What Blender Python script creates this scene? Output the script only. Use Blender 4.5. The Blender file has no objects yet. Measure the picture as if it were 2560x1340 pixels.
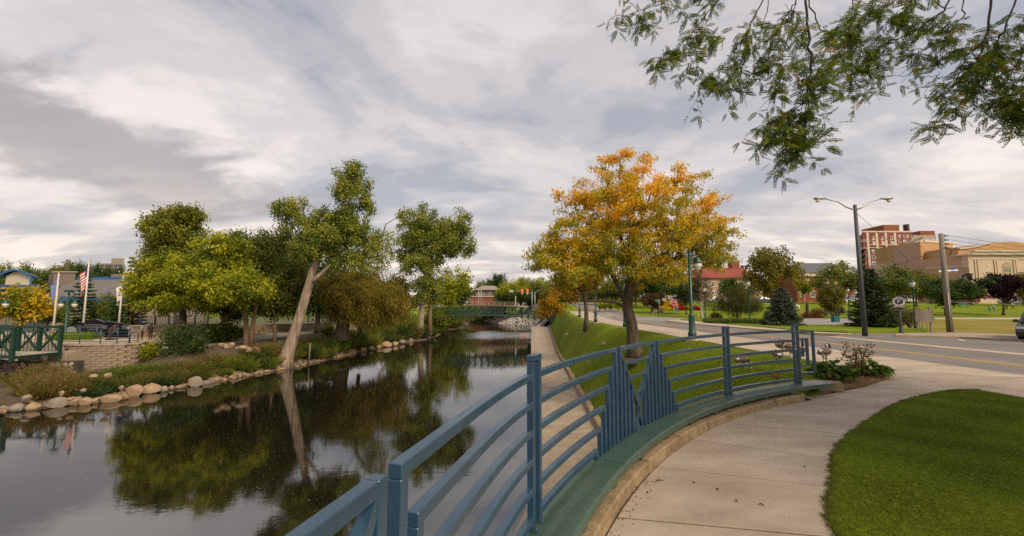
import bpy, bmesh, math, random
import numpy as np
from mathutils import Vector, Matrix

# ------------------------------------------------------------------ camera, sky, sun, exposure
scene = bpy.context.scene
COL = scene.collection
random.seed(7)
RNG = np.random.default_rng(7)
EYE = 1.75
F_PX, W_PX, H_PX, HORIZON = 1050.0, 2560.0, 1340.0, 767.0
PITCH = math.atan((HORIZON - H_PX / 2) / F_PX)
cam_data = bpy.data.cameras.new('camera')
cam_data.sensor_width = 36.0
cam_data.lens = 36.0 * F_PX / W_PX
cam_data.clip_start = 0.05
cam_data.clip_end = 6000
cam = bpy.data.objects.new('camera', cam_data)
COL.objects.link(cam)
cam.location = (0, 0, EYE)
cam.rotation_euler = (math.pi / 2 + PITCH, 0, 0)
scene.camera = cam

SUN_EL, SUN_AZ = math.radians(42), math.radians(140)   # azimuth clockwise from +Y: behind the camera, to its right
world = bpy.data.worlds.new('World')
scene.world = world
world.use_nodes = True
wn, wl = world.node_tree.nodes, world.node_tree.links
wn.clear()
def WN(t, **k):
    n = wn.new(t)
    for a, b in k.items():
        setattr(n, a, b)
    return n
def wmath(op, a, b=None, clamp=False):
    n = WN('ShaderNodeMath', operation=op, use_clamp=clamp)
    for i, v in enumerate((a, b)):
        if v is None: continue
        if isinstance(v, (int, float)): n.inputs[i].default_value = v
        else: wl.new(v, n.inputs[i])
    return n.outputs[0]
def wramp(fac, stops, interp='EASE'):
    n = WN('ShaderNodeValToRGB'); cr = n.color_ramp; cr.interpolation = interp
    while len(cr.elements) > 1: cr.elements.remove(cr.elements[-1])
    cr.elements[0].position = stops[0][0]; cr.elements[0].color = (*stops[0][1], 1)
    for p, c in stops[1:]:
        e = cr.elements.new(p); e.color = (*c, 1)
    wl.new(fac, n.inputs[0])
    return n.outputs[0]
def wmix(fac, a, b, mode='MIX'):
    n = WN('ShaderNodeMix', data_type='RGBA', blend_type=mode)
    for i, v in ((0, fac), (6, a), (7, b)):
        if isinstance(v, (int, float)): n.inputs[i].default_value = v
        elif isinstance(v, tuple): n.inputs[i].default_value = (*v, 1)
        else: wl.new(v, n.inputs[i])
    return n.outputs[2]
sky = WN('ShaderNodeTexSky', sky_type='NISHITA', sun_disc=False, sun_elevation=SUN_EL, sun_rotation=SUN_AZ)
sky.air_density, sky.dust_density = 1.0, 2.0
geo = WN('ShaderNodeNewGeometry')
neg = WN('ShaderNodeVectorMath', operation='SCALE'); wl.new(geo.outputs['Incoming'], neg.inputs[0]); neg.inputs['Scale'].default_value = -1
sep = WN('ShaderNodeSeparateXYZ'); wl.new(neg.outputs[0], sep.inputs[0])
zc = wmath('MAXIMUM', sep.outputs['Z'], 0.0)
zd = wmath('ADD', zc, 0.21)
cu, cv = wmath('DIVIDE', sep.outputs['X'], zd), wmath('DIVIDE', sep.outputs['Y'], zd)
comb = WN('ShaderNodeCombineXYZ'); wl.new(cu, comb.inputs[0]); wl.new(cv, comb.inputs[1])
def cloud_noise(scale, detail, rough, off, dist=0.0, sx=1.0):
    mp = WN('ShaderNodeMapping'); wl.new(comb.outputs[0], mp.inputs[0])
    mp.inputs['Location'].default_value = off
    mp.inputs['Scale'].default_value = (sx, 1, 1)
    n = WN('ShaderNodeTexNoise'); wl.new(mp.outputs[0], n.inputs['Vector'])
    n.inputs['Scale'].default_value = scale; n.inputs['Detail'].default_value = detail
    n.inputs['Roughness'].default_value = rough; n.inputs['Distortion'].default_value = dist
    return n.outputs['Fac']
n1 = cloud_noise(0.95, 10, 0.57, (3.1, 1.7, 0), 0.7)
n2 = cloud_noise(3.2, 10, 0.60, (7.3, 2.2, 0), 0.5, 0.75)
n3 = cloud_noise(0.2, 2, 0.5, (1.0, 8.0, 0))
dens = wmath('ADD', wmath('ADD', wmath('MULTIPLY', n1, 0.56), wmath('MULTIPLY', n2, 0.30)), wmath('MULTIPLY', n3, 0.14))
# the one heavy cloud bank that hangs low over the far bank
def bank(cx, cy, rx, ry, tilt):
    dx, dy = wmath('SUBTRACT', sep.outputs['X'], cx), wmath('SUBTRACT', sep.outputs['Z'], cy)
    a = wmath('ADD', wmath('MULTIPLY', dx, math.cos(tilt) / rx), wmath('MULTIPLY', dy, math.sin(tilt) / rx))
    b = wmath('ADD', wmath('MULTIPLY', dx, -math.sin(tilt) / ry), wmath('MULTIPLY', dy, math.cos(tilt) / ry))
    d = wmath('SQRT', wmath('ADD', wmath('MULTIPLY', a, a), wmath('MULTIPLY', b, b)))
    d = wmath('ADD', d, wmath('MULTIPLY', wmath('SUBTRACT', n2, 0.5), 2.4))
    m = WN('ShaderNodeMapRange', interpolation_type='SMOOTHSTEP'); wl.new(d, m.inputs[0])
    m.inputs[1].default_value = 1.25; m.inputs[2].default_value = 0.45; m.inputs[3].default_value = 0.0; m.inputs[4].default_value = 1.0
    return m.outputs[0]
bk = bank(-0.73, 0.275, 0.34, 0.085, -0.33)
cloud = wramp(dens, [(0.40, (0.345, 0.35, 0.39)), (0.455, (0.445, 0.43, 0.445)), (0.51, (0.56, 0.52, 0.51)), (0.585, (0.71, 0.645, 0.61))])
cloud = wmix(wmath('MULTIPLY', bk, 0.80), cloud, (0.285, 0.262, 0.268))
hz = WN('ShaderNodeMapRange', interpolation_type='SMOOTHSTEP'); wl.new(sep.outputs['Z'], hz.inputs[0])
hz.inputs[1].default_value = 0.30; hz.inputs[2].default_value = 0.02; hz.inputs[3].default_value = 0.0; hz.inputs[4].default_value = 0.72
streak = cloud_noise(4.2, 5, 0.55, (0.4, 5.1, 0), 0.2, 0.38)
warm = wramp(streak, [(0.40, (0.40, 0.375, 0.375)), (0.5, (0.58, 0.51, 0.46)), (0.59, (0.90, 0.765, 0.63))])
cloud = wmix(hz.outputs[0], cloud, warm)
up = WN('ShaderNodeMapRange', interpolation_type='SMOOTHSTEP'); wl.new(sep.outputs['Z'], up.inputs[0])
up.inputs[1].default_value = 0.25; up.inputs[2].default_value = 0.75; up.inputs[3].default_value = 0.0; up.inputs[4].default_value = 1.0
cloud = wmix(up.outputs[0], cloud, wmix(1.0, cloud, (0.76, 0.785, 0.84), 'MULTIPLY'))
skyc = wmix(1.0, sky.outputs[0], (0.1, 0.1, 0.1), 'MULTIPLY')
final = wmix(0.93, skyc, cloud)
bg = WN('ShaderNodeBackground'); wl.new(final, bg.inputs[0]); bg.inputs[1].default_value = 0.85
wo = WN('ShaderNodeOutputWorld'); wl.new(bg.outputs[0], wo.inputs[0])

sun_data = bpy.data.lights.new('sun', 'SUN')
sun_data.energy = 2.4
sun_data.angle = math.radians(24)
sun_data.color = (1.0, 0.84, 0.64)
sun = bpy.data.objects.new('sun', sun_data)
COL.objects.link(sun)
sdir = Vector((math.sin(SUN_AZ) * math.cos(SUN_EL), math.cos(SUN_AZ) * math.cos(SUN_EL), math.sin(SUN_EL)))
sun.rotation_euler = sdir.to_track_quat('Z', 'Y').to_euler()
sun.location = sdir * 60
vs = scene.view_settings
vs.view_transform = 'Standard'; vs.look = 'None'; vs.exposure = 0.70; vs.gamma = 1.0; vs.use_curve_mapping = False
scene.cycles.max_bounces = 6
scene.cycles.diffuse_bounces = 3
scene.cycles.transparent_max_bounces = 8
scene.cycles.use_denoising = False
scene.cycles.sample_clamp_indirect = 4.0

# ------------------------------------------------------------------ places in the world, sighted from the photographer's eye
CT, ST = math.cos(PITCH), math.sin(PITCH)
def ray(px, py):
    u, v = (px - W_PX / 2) / F_PX, (H_PX / 2 - py) / F_PX
    return u, CT - v * ST, ST + v * CT
def on(px, py, z=0.0):
    """the point of the level z that lies in that direction"""
    a, b, c = ray(px, py); t = (z - EYE) / c
    return (a * t, b * t, z)
def at(px, py, Y):
    """the point at the distance Y up the river"""
    a, b, c = ray(px, py); t = Y / b
    return (a * t, Y, EYE + c * t)

# ------------------------------------------------------------------ objects
def tag(o, label=None, cat=None, group=None, kind=None):
    if label: o['label'] = label
    if cat: o['category'] = cat
    if group: o['group'] = group
    if kind: o['kind'] = kind
    return o
def thing(name, label, cat, loc=(0, 0, 0), group=None, rotz=0.0):
    o = bpy.data.objects.new(name, None)
    o.empty_display_size = 0.2
    COL.objects.link(o)
    o.location = loc; o.rotation_euler = (0, 0, rotz)
    return tag(o, label, cat, group)
def world_off(p):
    v = Vector((0, 0, 0))
    while p is not None:
        v += p.location; p = p.parent
    return v
class MB:
    def __init__(self):
        self.v, self.f, self.m, self.s = [], [], [], []
    def add(self, vs, fs, mi=0, smooth=False):
        b = len(self.v)
        self.v.extend([tuple(map(float, p)) for p in vs])
        for f in fs:
            self.f.append([b + i for i in f]); self.m.append(mi); self.s.append(smooth)
        return self
    def box(self, c, s, rz=0.0, mi=0, taper=1.0):
        hx, hy, hz = s[0] / 2, s[1] / 2, s[2] / 2
        ca, sa = math.cos(rz), math.sin(rz)
        vs = []
        for z, k in ((-hz, 1.0), (hz, taper)):
            for x, y in ((-hx, -hy), (hx, -hy), (hx, hy), (-hx, hy)):
                x, y = x * k, y * k
                vs.append((c[0] + x * ca - y * sa, c[1] + x * sa + y * ca, c[2] + z))
        return self.add(vs, [(3, 2, 1, 0), (4, 5, 6, 7), (0, 1, 5, 4), (1, 2, 6, 5), (2, 3, 7, 6), (3, 0, 4, 7)], mi)
    def bar(self, a, b, w, h=None, up=(0, 0, 1), mi=0):
        """a square bar from a to b, w wide across, h along 'up'"""
        h = h or w
        a, b = Vector(a), Vector(b); d = (b - a).normalized(); u = Vector(up)
        if abs(d.dot(u)) > 0.98: u = Vector((0, 1, 0)) if abs(d.y) < 0.9 else Vector((1, 0, 0))
        sd = d.cross(u).normalized(); u = sd.cross(d).normalized()
        vs = []
        for p in (a, b):
            for i, j in ((-1, -1), (1, -1), (1, 1), (-1, 1)):
                vs.append(p + sd * (i * w / 2) + u * (j * h / 2))
        return self.add(vs, [(0, 1, 2, 3), (7, 6, 5, 4), (1, 0, 4, 5), (2, 1, 5, 6), (3, 2, 6, 7), (0, 3, 7, 4)], mi)
    def tube(self, pts, rad, n=8, mi=0, caps=True, smooth=True, squash=None):
        pts = [Vector(p) for p in pts]
        if not hasattr(rad, '__len__'): rad = [rad] * len(pts)
        rings, ref = [], None
        for i, p in enumerate(pts):
            d = (pts[min(i + 1, len(pts) - 1)] - pts[max(i - 1, 0)])
            d = d.normalized() if d.length > 1e-9 else Vector((0, 0, 1))
            if ref is None:
                ref = Vector((1, 0, 0)) if abs(d.x) < 0.9 else Vector((0, 1, 0))
            e1 = (ref - d * ref.dot(d)).normalized(); e2 = d.cross(e1); ref = e1
            q = squash or (1, 1)
            rings.append([p + (e1 * math.cos(t) * q[0] + e2 * math.sin(t) * q[1]) * rad[i] for t in (2 * math.pi * k / n for k in range(n))])
        vs = [v for r in rings for v in r]
        fs = [(i * n + k, i * n + (k + 1) % n, (i + 1) * n + (k + 1) % n, (i + 1) * n + k) for i in range(len(rings) - 1) for k in range(n)]
        if caps:
            fs.append(tuple(range(n - 1, -1, -1))); fs.append(tuple(range((len(rings) - 1) * n, len(rings) * n)))
        return self.add(vs, fs, mi, smooth)
    def lathe(self, c, prof, n=16, mi=0, smooth=True, sx=1.0, sy=1.0):
        vs = [(c[0] + r * math.cos(2 * math.pi * k / n) * sx, c[1] + r * math.sin(2 * math.pi * k / n) * sy, c[2] + z) for r, z in prof for k in range(n)]
        fs = [(i * n + k, i * n + (k + 1) % n, (i + 1) * n + (k + 1) % n, (i + 1) * n + k) for i in range(len(prof) - 1) for k in range(n)]
        fs.append(tuple(range(n - 1, -1, -1))); fs.append(tuple(range((len(prof) - 1) * n, len(prof) * n)))
        return self.add(vs, fs, mi, smooth)
    def prism(self, poly, z0, z1, mi=0):
        """poly: xy points, counter-clockwise"""
        n = len(poly)
        vs = [(p[0], p[1], z0 if not callable(z0) else z0(p)) for p in poly] + [(p[0], p[1], z1 if not callable(z1) else z1(p)) for p in poly]
        fs = [tuple(range(n - 1, -1, -1)), tuple(range(n, 2 * n))] + [(i, (i + 1) % n, n + (i + 1) % n, n + i) for i in range(n)]
        return self.add(vs, fs, mi)
    def wall(self, poly, depth, mi=0):
        """poly: 3-D points of a planar outline, given thickness along the vector depth"""
        n = len(poly); d = Vector(depth)
        vs = [Vector(p) for p in poly] + [Vector(p) + d for p in poly]
        fs = [tuple(range(n)), tuple(range(2 * n - 1, n - 1, -1))] + [(i, n + i, n + (i + 1) % n, (i + 1) % n) for i in range(n)]
        return self.add(vs, fs, mi)
    def build(self, name, mats, parent=None, world=True, col=None):
        me = bpy.data.meshes.new(name)
        off = world_off(parent) if (parent is not None and world) else Vector((0, 0, 0))
        me.from_pydata([(p[0] - off.x, p[1] - off.y, p[2] - off.z) for p in self.v], [], self.f)
        mats = mats if isinstance(mats, (list, tuple)) else [mats]
        for m in mats: me.materials.append(m)
        me.polygons.foreach_set('material_index', self.m)
        me.polygons.foreach_set('use_smooth', self.s)
        me.update()
        return link(name, me, parent)
def link(name, me, parent=None):
    o = bpy.data.objects.new(name, me)
    COL.objects.link(o)
    if parent is not None: o.parent = parent
    return o
def fixn(o):
    bm = bmesh.new(); bm.from_mesh(o.data); bmesh.ops.recalc_face_normals(bm, faces=bm.faces); bm.to_mesh(o.data); bm.free()
    return o
def bevel(o, w, seg=1):
    bm = bmesh.new(); bm.from_mesh(o.data)
    bmesh.ops.recalc_face_normals(bm, faces=bm.faces)
    bmesh.ops.bevel(bm, geom=list(bm.edges), offset=w, segments=seg, affect='EDGES', profile=0.5)
    bm.to_mesh(o.data); bm.free()
    return o
def copy_tree(o, parent=None):
    c = o.copy(); COL.objects.link(c); c.parent = parent
    for ch in list(o.children): copy_tree(ch, c)
    return c

# ------------------------------------------------------------------ materials
MATS = {}
def mat(name, color, rough=0.7, var=0.12, scale=3.0, bump=0.0, bscale=40.0, spec=0.5, metal=0.0, color2=None, detail=5.0, stretch=(1, 1, 1), coat=0.0, bdist=0.02):
    if name in MATS: return MATS[name]
    m = bpy.data.materials.new(name); m.use_nodes = True; MATS[name] = m
    nt = m.node_tree; N, L = nt.nodes, nt.links
    b = N['Principled BSDF']
    b.inputs['Roughness'].default_value = rough; b.inputs['Specular IOR Level'].default_value = spec
    b.inputs['Metallic'].default_value = metal; b.inputs['Coat Weight'].default_value = coat
    tc = N.new('ShaderNodeTexCoord'); mp = N.new('ShaderNodeMapping'); mp.inputs['Scale'].default_value = stretch
    L.new(tc.outputs['Object'], mp.inputs[0])
    nz = N.new('ShaderNodeTexNoise'); nz.inputs['Scale'].default_value = scale; nz.inputs['Detail'].default_value = detail; nz.inputs['Roughness'].default_value = 0.6
    L.new(mp.outputs[0], nz.inputs['Vector'])
    cr = N.new('ShaderNodeValToRGB')
    c2 = color2 or tuple(min(1, c * (1 + var)) for c in color)
    c1 = color if color2 else tuple(c * (1 - var) for c in color)
    cr.color_ramp.elements[0].position = 0.32; cr.color_ramp.elements[1].position = 0.68
    cr.color_ramp.elements[0].color = (*c1, 1); cr.color_ramp.elements[1].color = (*c2, 1)
    L.new(nz.outputs['Fac'], cr.inputs[0]); L.new(cr.outputs[0], b.inputs['Base Color'])
    if bump:
        n2 = N.new('ShaderNodeTexNoise'); n2.inputs['Scale'].default_value = bscale; n2.inputs['Detail'].default_value = 4
        L.new(mp.outputs[0], n2.inputs['Vector'])
        bp = N.new('ShaderNodeBump'); bp.inputs['Strength'].default_value = bump; bp.inputs['Distance'].default_value = bdist
        L.new(n2.outputs['Fac'], bp.inputs['Height']); L.new(bp.outputs[0], b.inputs['Normal'])
    return m
def leaf_mat(name, rough=0.55, trans=0.45):
    """colour of each leaf from the mesh's own 'tint' attribute"""
    if name in MATS: return MATS[name]
    m = bpy.data.materials.new(name); m.use_nodes = True; MATS[name] = m
    N, L = m.node_tree.nodes, m.node_tree.links
    b = N['Principled BSDF']; b.inputs['Roughness'].default_value = rough; b.inputs['Specular IOR Level'].default_value = 0.25
    at_ = N.new('ShaderNodeAttribute'); at_.attribute_name = 'tint'
    L.new(at_.outputs['Color'], b.inputs['Base Color'])
    t = N.new('ShaderNodeBsdfTranslucent'); L.new(at_.outputs['Color'], t.inputs[0])
    mx = N.new('ShaderNodeMixShader'); mx.inputs[0].default_value = trans
    L.new(b.outputs[0], mx.inputs[1]); L.new(t.outputs[0], mx.inputs[2]); L.new(mx.outputs[0], N['Material Output'].inputs[0])
    return m
LEAF = leaf_mat('leaf')
NEEDLE = leaf_mat('needle', 0.6, 0.12)
def np_mesh(name, V, Fq, tint=None, mats=(), smooth=False):
    """fast mesh of equal-sided faces; tint: one rgb per vertex"""
    me = bpy.data.meshes.new(name)
    nv, nf, k = len(V), len(Fq), Fq.shape[1]
    me.vertices.add(nv); me.vertices.foreach_set('co', np.ascontiguousarray(V, np.float32).ravel())
    me.loops.add(nf * k); me.loops.foreach_set('vertex_index', np.ascontiguousarray(Fq, np.int32).ravel())
    me.polygons.add(nf); me.polygons.foreach_set('loop_start', np.arange(0, nf * k, k, dtype=np.int32))
    me.polygons.foreach_set('loop_total', np.full(nf, k, np.int32))
    if smooth: me.polygons.foreach_set('use_smooth', np.ones(nf, bool))
    for m in mats: me.materials.append(m)
    if tint is not None:
        a = me.color_attributes.new('tint', 'FLOAT_COLOR', 'POINT')
        a.data.foreach_set('color', np.ascontiguousarray(np.c_[tint, np.ones(nv)], np.float32).ravel())
    me.update(calc_edges=True)
    return me
def unit(a): return a / np.maximum(np.linalg.norm(a, axis=1, keepdims=True), 1e-9)
def leaves_mesh(name, P, dirs, length, width, tint, mats=(LEAF,), fold=0.25):
    """one rhombic leaf at each P, along dirs; two triangles each, folded on the midrib"""
    n = len(P)
    dirs = unit(dirs); side = unit(np.cross(dirs, unit(RNG.normal(size=(n, 3)))))
    nor = np.cross(side, dirs)
    L = np.broadcast_to(np.asarray(length, float).reshape(-1, 1), (n, 1)); Wd = np.broadcast_to(np.asarray(width, float).reshape(-1, 1), (n, 1))
    mid = P + dirs * L * 0.45 + nor * Wd * fold
    V = np.empty((n, 4, 3)); V[:, 0] = P; V[:, 1] = mid + side * Wd * 0.5; V[:, 2] = P + dirs * L; V[:, 3] = mid - side * Wd * 0.5
    base = np.arange(n)[:, None] * 4
    Fq = np.concatenate([base + np.array([[0, 1, 2]]), base + np.array([[0, 2, 3]])])
    return np_mesh(name, V.reshape(-1, 3), Fq, np.repeat(tint, 4, axis=0), mats)
# ------------------------------------------------------------------ materials of the place
CONCRETE = mat('concrete', (0.315, 0.245, 0.172), 0.85, 0.14, 0.8, 0.3, 90, color2=(0.49, 0.40, 0.30), detail=8, stretch=(1, 2.2, 1))
CONCRETE_OLD = mat('old_concrete', (0.25, 0.19, 0.125), 0.9, 0.18, 1.4, 0.4, 60, color2=(0.36, 0.29, 0.20), detail=8)
CONCRETE_TAN = mat('tan_kerb_concrete', (0.20, 0.135, 0.065), 0.9, 0.3, 5, 0.8, 55, color2=(0.42, 0.30, 0.165), detail=8)
JOINT = mat('joint_dirt', (0.055, 0.045, 0.033), 0.95, 0.3, 6)
ASPHALT = mat('asphalt', (0.135, 0.117, 0.105), 0.9, 0.12, 0.35, 0.3, 120, color2=(0.19, 0.168, 0.152), detail=9)
PAINT_Y = mat('yellow_road_paint', (0.62, 0.33, 0.05), 0.7, 0.25, 3)
PAINT_W = mat('white_road_paint', (0.62, 0.6, 0.55), 0.7, 0.2, 4)
SOIL = mat('bank_soil', (0.055, 0.035, 0.02), 0.95, 0.35, 0.9, 0.9, 14, color2=(0.12, 0.085, 0.05), detail=9)
MULCH = mat('mulch', (0.14, 0.065, 0.028), 0.95, 0.4, 30, 1.0, 70, color2=(0.33, 0.18, 0.09))
def grass_material():
    m = bpy.data.materials.new('grass_sward'); m.use_nodes = True
    N, L = m.node_tree.nodes, m.node_tree.links
    b = N['Principled BSDF']; b.inputs['Roughness'].default_value = 0.8; b.inputs['Specular IOR Level'].default_value = 0.1
    tc = N.new('ShaderNodeTexCoord')
    def noise(s, d):
        n = N.new('ShaderNodeTexNoise'); n.inputs['Scale'].default_value = s; n.inputs['Detail'].default_value = d; n.inputs['Roughness'].default_value = 0.65
        L.new(tc.outputs['Object'], n.inputs['Vector']); return n.outputs['Fac']
    r1 = N.new('ShaderNodeValToRGB'); L.new(noise(0.22, 5), r1.inputs[0])
    e = r1.color_ramp.elements; e[0].position = 0.3; e[0].color = (0.12, 0.18, 0.006, 1); e[1].position = 0.7; e[1].color = (0.25, 0.30, 0.011, 1)
    r2 = N.new('ShaderNodeValToRGB'); L.new(noise(16, 6), r2.inputs[0])
    e = r2.color_ramp.elements; e[0].position = 0.3; e[0].color = (0.45, 0.45, 0.45, 1); e[1].position = 0.72; e[1].color = (1.25, 1.25, 1.2, 1)
    mx = N.new('ShaderNodeMix'); mx.data_type = 'RGBA'; mx.blend_type = 'MULTIPLY'; mx.inputs[0].default_value = 1
    L.new(r1.outputs[0], mx.inputs[6]); L.new(r2.outputs[0], mx.inputs[7]); L.new(mx.outputs[2], b.inputs['Base Color'])
    bp = N.new('ShaderNodeBump'); bp.inputs['Strength'].default_value = 0.9; bp.inputs['Distance'].default_value = 0.05
    L.new(noise(28, 5), bp.inputs['Height']); L.new(bp.outputs[0], b.inputs['Normal'])
    return m
GRASS = grass_material()
DRYGRASS = mat('dry_grass_sward', (0.13, 0.13, 0.018), 0.9, 0.2, 0.35, 0.8, 26, spec=0.1, color2=(0.30, 0.22, 0.05), detail=7, stretch=(0.5, 1.6, 1))

# ------------------------------------------------------------------ the lie of the land
def smooth(a, b, x):
    t = np.clip((np.asarray(x, float) - a) / (b - a), 0, 1); return t * t * (3 - 2 * t)
def gz(X, Y):
    """street and park level east of the river: flat by the terrace, climbing up the street"""
    return -0.14 + 3.1 * smooth(48, 115, Y)
def ong(px, py):
    a, b, c = ray(px, py); lo = 2.0
    for k in range(4000):
        Y = 6 + k * 0.1; t = Y / b
        if EYE + c * t <= gz(a * t, Y): return Vector((a * t, Y, float(gz(a * t, Y))))
    return Vector((a * 200 / b, 200, float(gz(0, 200))))
Z_WATER, Z_UP, Z_PATH, Z_LEFT, ZP = -5.07, -4.05, -4.55, -2.55, -1.85
def path_l(Y): return -0.22 + 0.0485 * Y
def path_r(Y): return path_l(Y) + 3.55
def path_z(Y): return Z_PATH + 2.15 * float(smooth(56, 91, Y))
CX, CY, RR = 10.06, -1.44, 10.87            # the curved terrace: centre and radius of its railing
def arc(r, a, z): return (CX + r * math.cos(math.radians(a)), CY + r * math.sin(math.radians(a)), z)
def slope_z(X, Y):
    xr = path_r(Y) + 0.35
    xt = 5.9 + 3.4 * float(smooth(8, 20, Y))
    xt = max(xt, xr + 2.2)
    t = min(1.0, max(0.0, (X - xr) / (xt - xr)))
    top = float(gz(9.8, Y)) + 0.105
    z0 = path_z(Y) + 0.12
    z = z0 + (top - z0) * (0.35 * t + 0.65 * math.sin(t * math.pi / 2))
    if math.hypot(X - CX, Y - CY) < 10.86: z = min(z, -0.2)
    return z
def grid_mesh(name, rows, material, kind='structure', smooth_=True):
    V = np.array([p for r in rows for p in r], float); nr, nc = len(rows), len(rows[0])
    i, j = np.meshgrid(np.arange(nr - 1), np.arange(nc - 1), indexing='ij')
    a = (i * nc + j).ravel()
    me = np_mesh(name, V, np.stack([a, a + 1, a + nc + 1, a + nc], 1), None, (material,), smooth_)
    o = link(name, me); fixn(o)
    return tag(o, kind=kind)

# river bed, water
mb = MB(); mb.add([(-120, -60, -6.8), (40, -60, -6.8), (40, 230, -6.8), (-120, 230, -6.8)], [(0, 1, 2, 3)])
tag(mb.build('riverbed', mat('river_mud', (0.03, 0.022, 0.012), 0.9, 0.3, 0.6)), kind='structure')
def water_material():
    m = bpy.data.materials.new('river_water'); m.use_nodes = True
    N, L = m.node_tree.nodes, m.node_tree.links
    b = N['Principled BSDF']
    b.inputs['Base Color'].default_value = (0.008, 0.007, 0.004, 1); b.inputs['Roughness'].default_value = 0.045
    b.inputs['IOR'].default_value = 2.5; b.inputs['Specular IOR Level'].default_value = 0.5
    tc = N.new('ShaderNodeTexCoord')
    def noise(s, d, sc, dist=0.0):
        mp = N.new('ShaderNodeMapping'); mp.inputs['Scale'].default_value = sc; L.new(tc.outputs['Object'], mp.inputs[0])
        n = N.new('ShaderNodeTexNoise'); n.inputs['Scale'].default_value = s; n.inputs['Detail'].default_value = d; n.inputs['Distortion'].default_value = dist
        L.new(mp.outputs[0], n.inputs['Vector']); return n.outputs['Fac']
    def math_(op, a, b_):
        n = N.new('ShaderNodeMath'); n.operation = op
        for k, v in enumerate((a, b_)):
            if isinstance(v, (int, float)): n.inputs[k].default_value = v
            else: L.new(v, n.inputs[k])
        return n.outputs[0]
    sepx = N.new('ShaderNodeSeparateXYZ'); L.new(tc.outputs['Object'], sepx.inputs[0])
    rif = N.new('ShaderNodeMapRange'); rif.interpolation_type = 'SMOOTHSTEP'; L.new(sepx.outputs['Y'], rif.inputs[0])
    rif.inputs[1].default_value = 70; rif.inputs[2].default_value = 97; rif.inputs[3].default_value = 0.0; rif.inputs[4].default_value = 1.0
    h = math_('ADD', math_('MULTIPLY', noise(0.9, 3, (1, 1.6, 1), 0.4), 0.5), math_('MULTIPLY', noise(5.0, 3, (1, 1.7, 1)), 0.10))
    h = math_('ADD', h, math_('MULTIPLY', math_('MULTIPLY', noise(2.6, 4, (1, 1.2, 1), 0.6), rif.outputs[0]), 2.6))
    bp = N.new('ShaderNodeBump'); bp.inputs['Strength'].default_value = 0.055; bp.inputs['Distance'].default_value = 0.10
    L.new(h, bp.inputs['Height']); L.new(bp.outputs[0], b.inputs['Normal'])
    # drifting specks of foam and seed fluff
    vo = N.new('ShaderNodeTexVoronoi'); vo.inputs['Scale'].default_value = 5.0; L.new(tc.outputs['Object'], vo.inputs['Vector'])
    spk = math_('LESS_THAN', vo.outputs['Distance'], 0.075)
    pat = math_('GREATER_THAN', noise(0.22, 3, (1, 1, 1), 0.8), 0.50)
    foam = math_('MULTIPLY', spk, pat)
    rf = math_('MULTIPLY', math_('GREATER_THAN', noise(1.6, 5, (1.0, 2.2, 1), 1.2), 0.66), rif.outputs[0])
    foam = math_('MAXIMUM', foam, math_('MULTIPLY', rf, 0.8))
    mx = N.new('ShaderNodeMix'); mx.data_type = 'RGBA'; L.new(math_('MULTIPLY', foam, 0.75), mx.inputs[0])
    mx.inputs[6].default_value = (0.008, 0.007, 0.004, 1); mx.inputs[7].default_value = (0.45, 0.43, 0.38, 1)
    L.new(mx.outputs[2], b.inputs['Base Color'])
    ro = math_('ADD', math_('MULTIPLY', foam, 0.5), 0.045); L.new(ro, b.inputs['Roughness'])
    return m
WATER = water_material()
rows = []
for Y in np.r_[np.arange(-60, 82, 8.0), np.arange(84, 112, 1.4), np.arange(118, 230, 8.0)]:
    z = Z_WATER + (Z_UP - Z_WATER) * float(smooth(87, 106, Y))
    rows.append([(X, Y, z + (0.07 * math.sin(X * 1.5 + Y) * float(smooth(84, 91, Y)) * (1 - float(smooth(103, 112, Y))))) for X in np.arange(-120, 41, 2.5)])
grid_mesh('river', rows, WATER)

# far bank: earth bank lofted along the waterline
BANK = [(-60, 15.5), (-34, 16.5), (-27.5, 18.2), (-24.5, 18.8), (-22.3, 19.6), (-21.2, 22.6), (-19.6, 25.0), (-18.2, 28.5), (-17.2, 32.5), (-16.4, 38), (-15.8, 45), (-14.4, 55), (-12.0, 62), (-10.4, 72), (-9.6, 85), (-10.5, 110), (-12, 140)]
BANK = [(x * 1.45, y * 1.45) for x, y in BANK]
NORM = [(-0.2, 1), (-0.25, 1), (-0.4, 0.9), (-0.45, 0.9), (-0.62, 0.78), (-0.72, 0.70), (-0.78, 0.62), (-0.9, 0.42), (-0.96, 0.28), (-1, 0.1), (-1, 0.05), (-0.96, 0.2), (-0.98, 0.15), (-1, 0), (-1, 0), (-1, 0), (-1, 0)]
def lerp_list(L_, s):
    i = min(int(s), len(L_) - 2); t = s - i
    return tuple(a + (b - a) * t for a, b in zip(L_[i], L_[i + 1]))
def wz(Y): return Z_WATER + (Z_UP - Z_WATER) * float(smooth(87, 106, Y))
PROF = [(-2.5, -1.6), (-0.4, -0.35), (0.0, 0.02), (0.8, 0.5), (1.8, 0.95), (3.0, 1.5), (4.2, 2.1), (5.2, 2.45), (6.2, 2.56), (8, 2.56), (10.0, 2.50), (12.0, 2.3)]
def bank_pt(s, d, dz=0.0):
    b, n = lerp_list(BANK, s), lerp_list(NORM, s)
    h = np.interp(d, [p[0] for p in PROF], [p[1] for p in PROF])
    lo = 1 - float(smooth(5.3, 6.6, s))
    if d > 0: h = h * (1 - lo) + lo * np.interp(d, [0, 1.5, 12.0, 16], [0.02, 0.30, 0.62, 0.9])
    w = wz(b[1]); k = (Z_LEFT - 0.02 - w) / 2.56
    return Vector((b[0] + n[0] * d, b[1] + n[1] * d, w + (h * k if h > 0 else h) + dz))
rows = []
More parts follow.
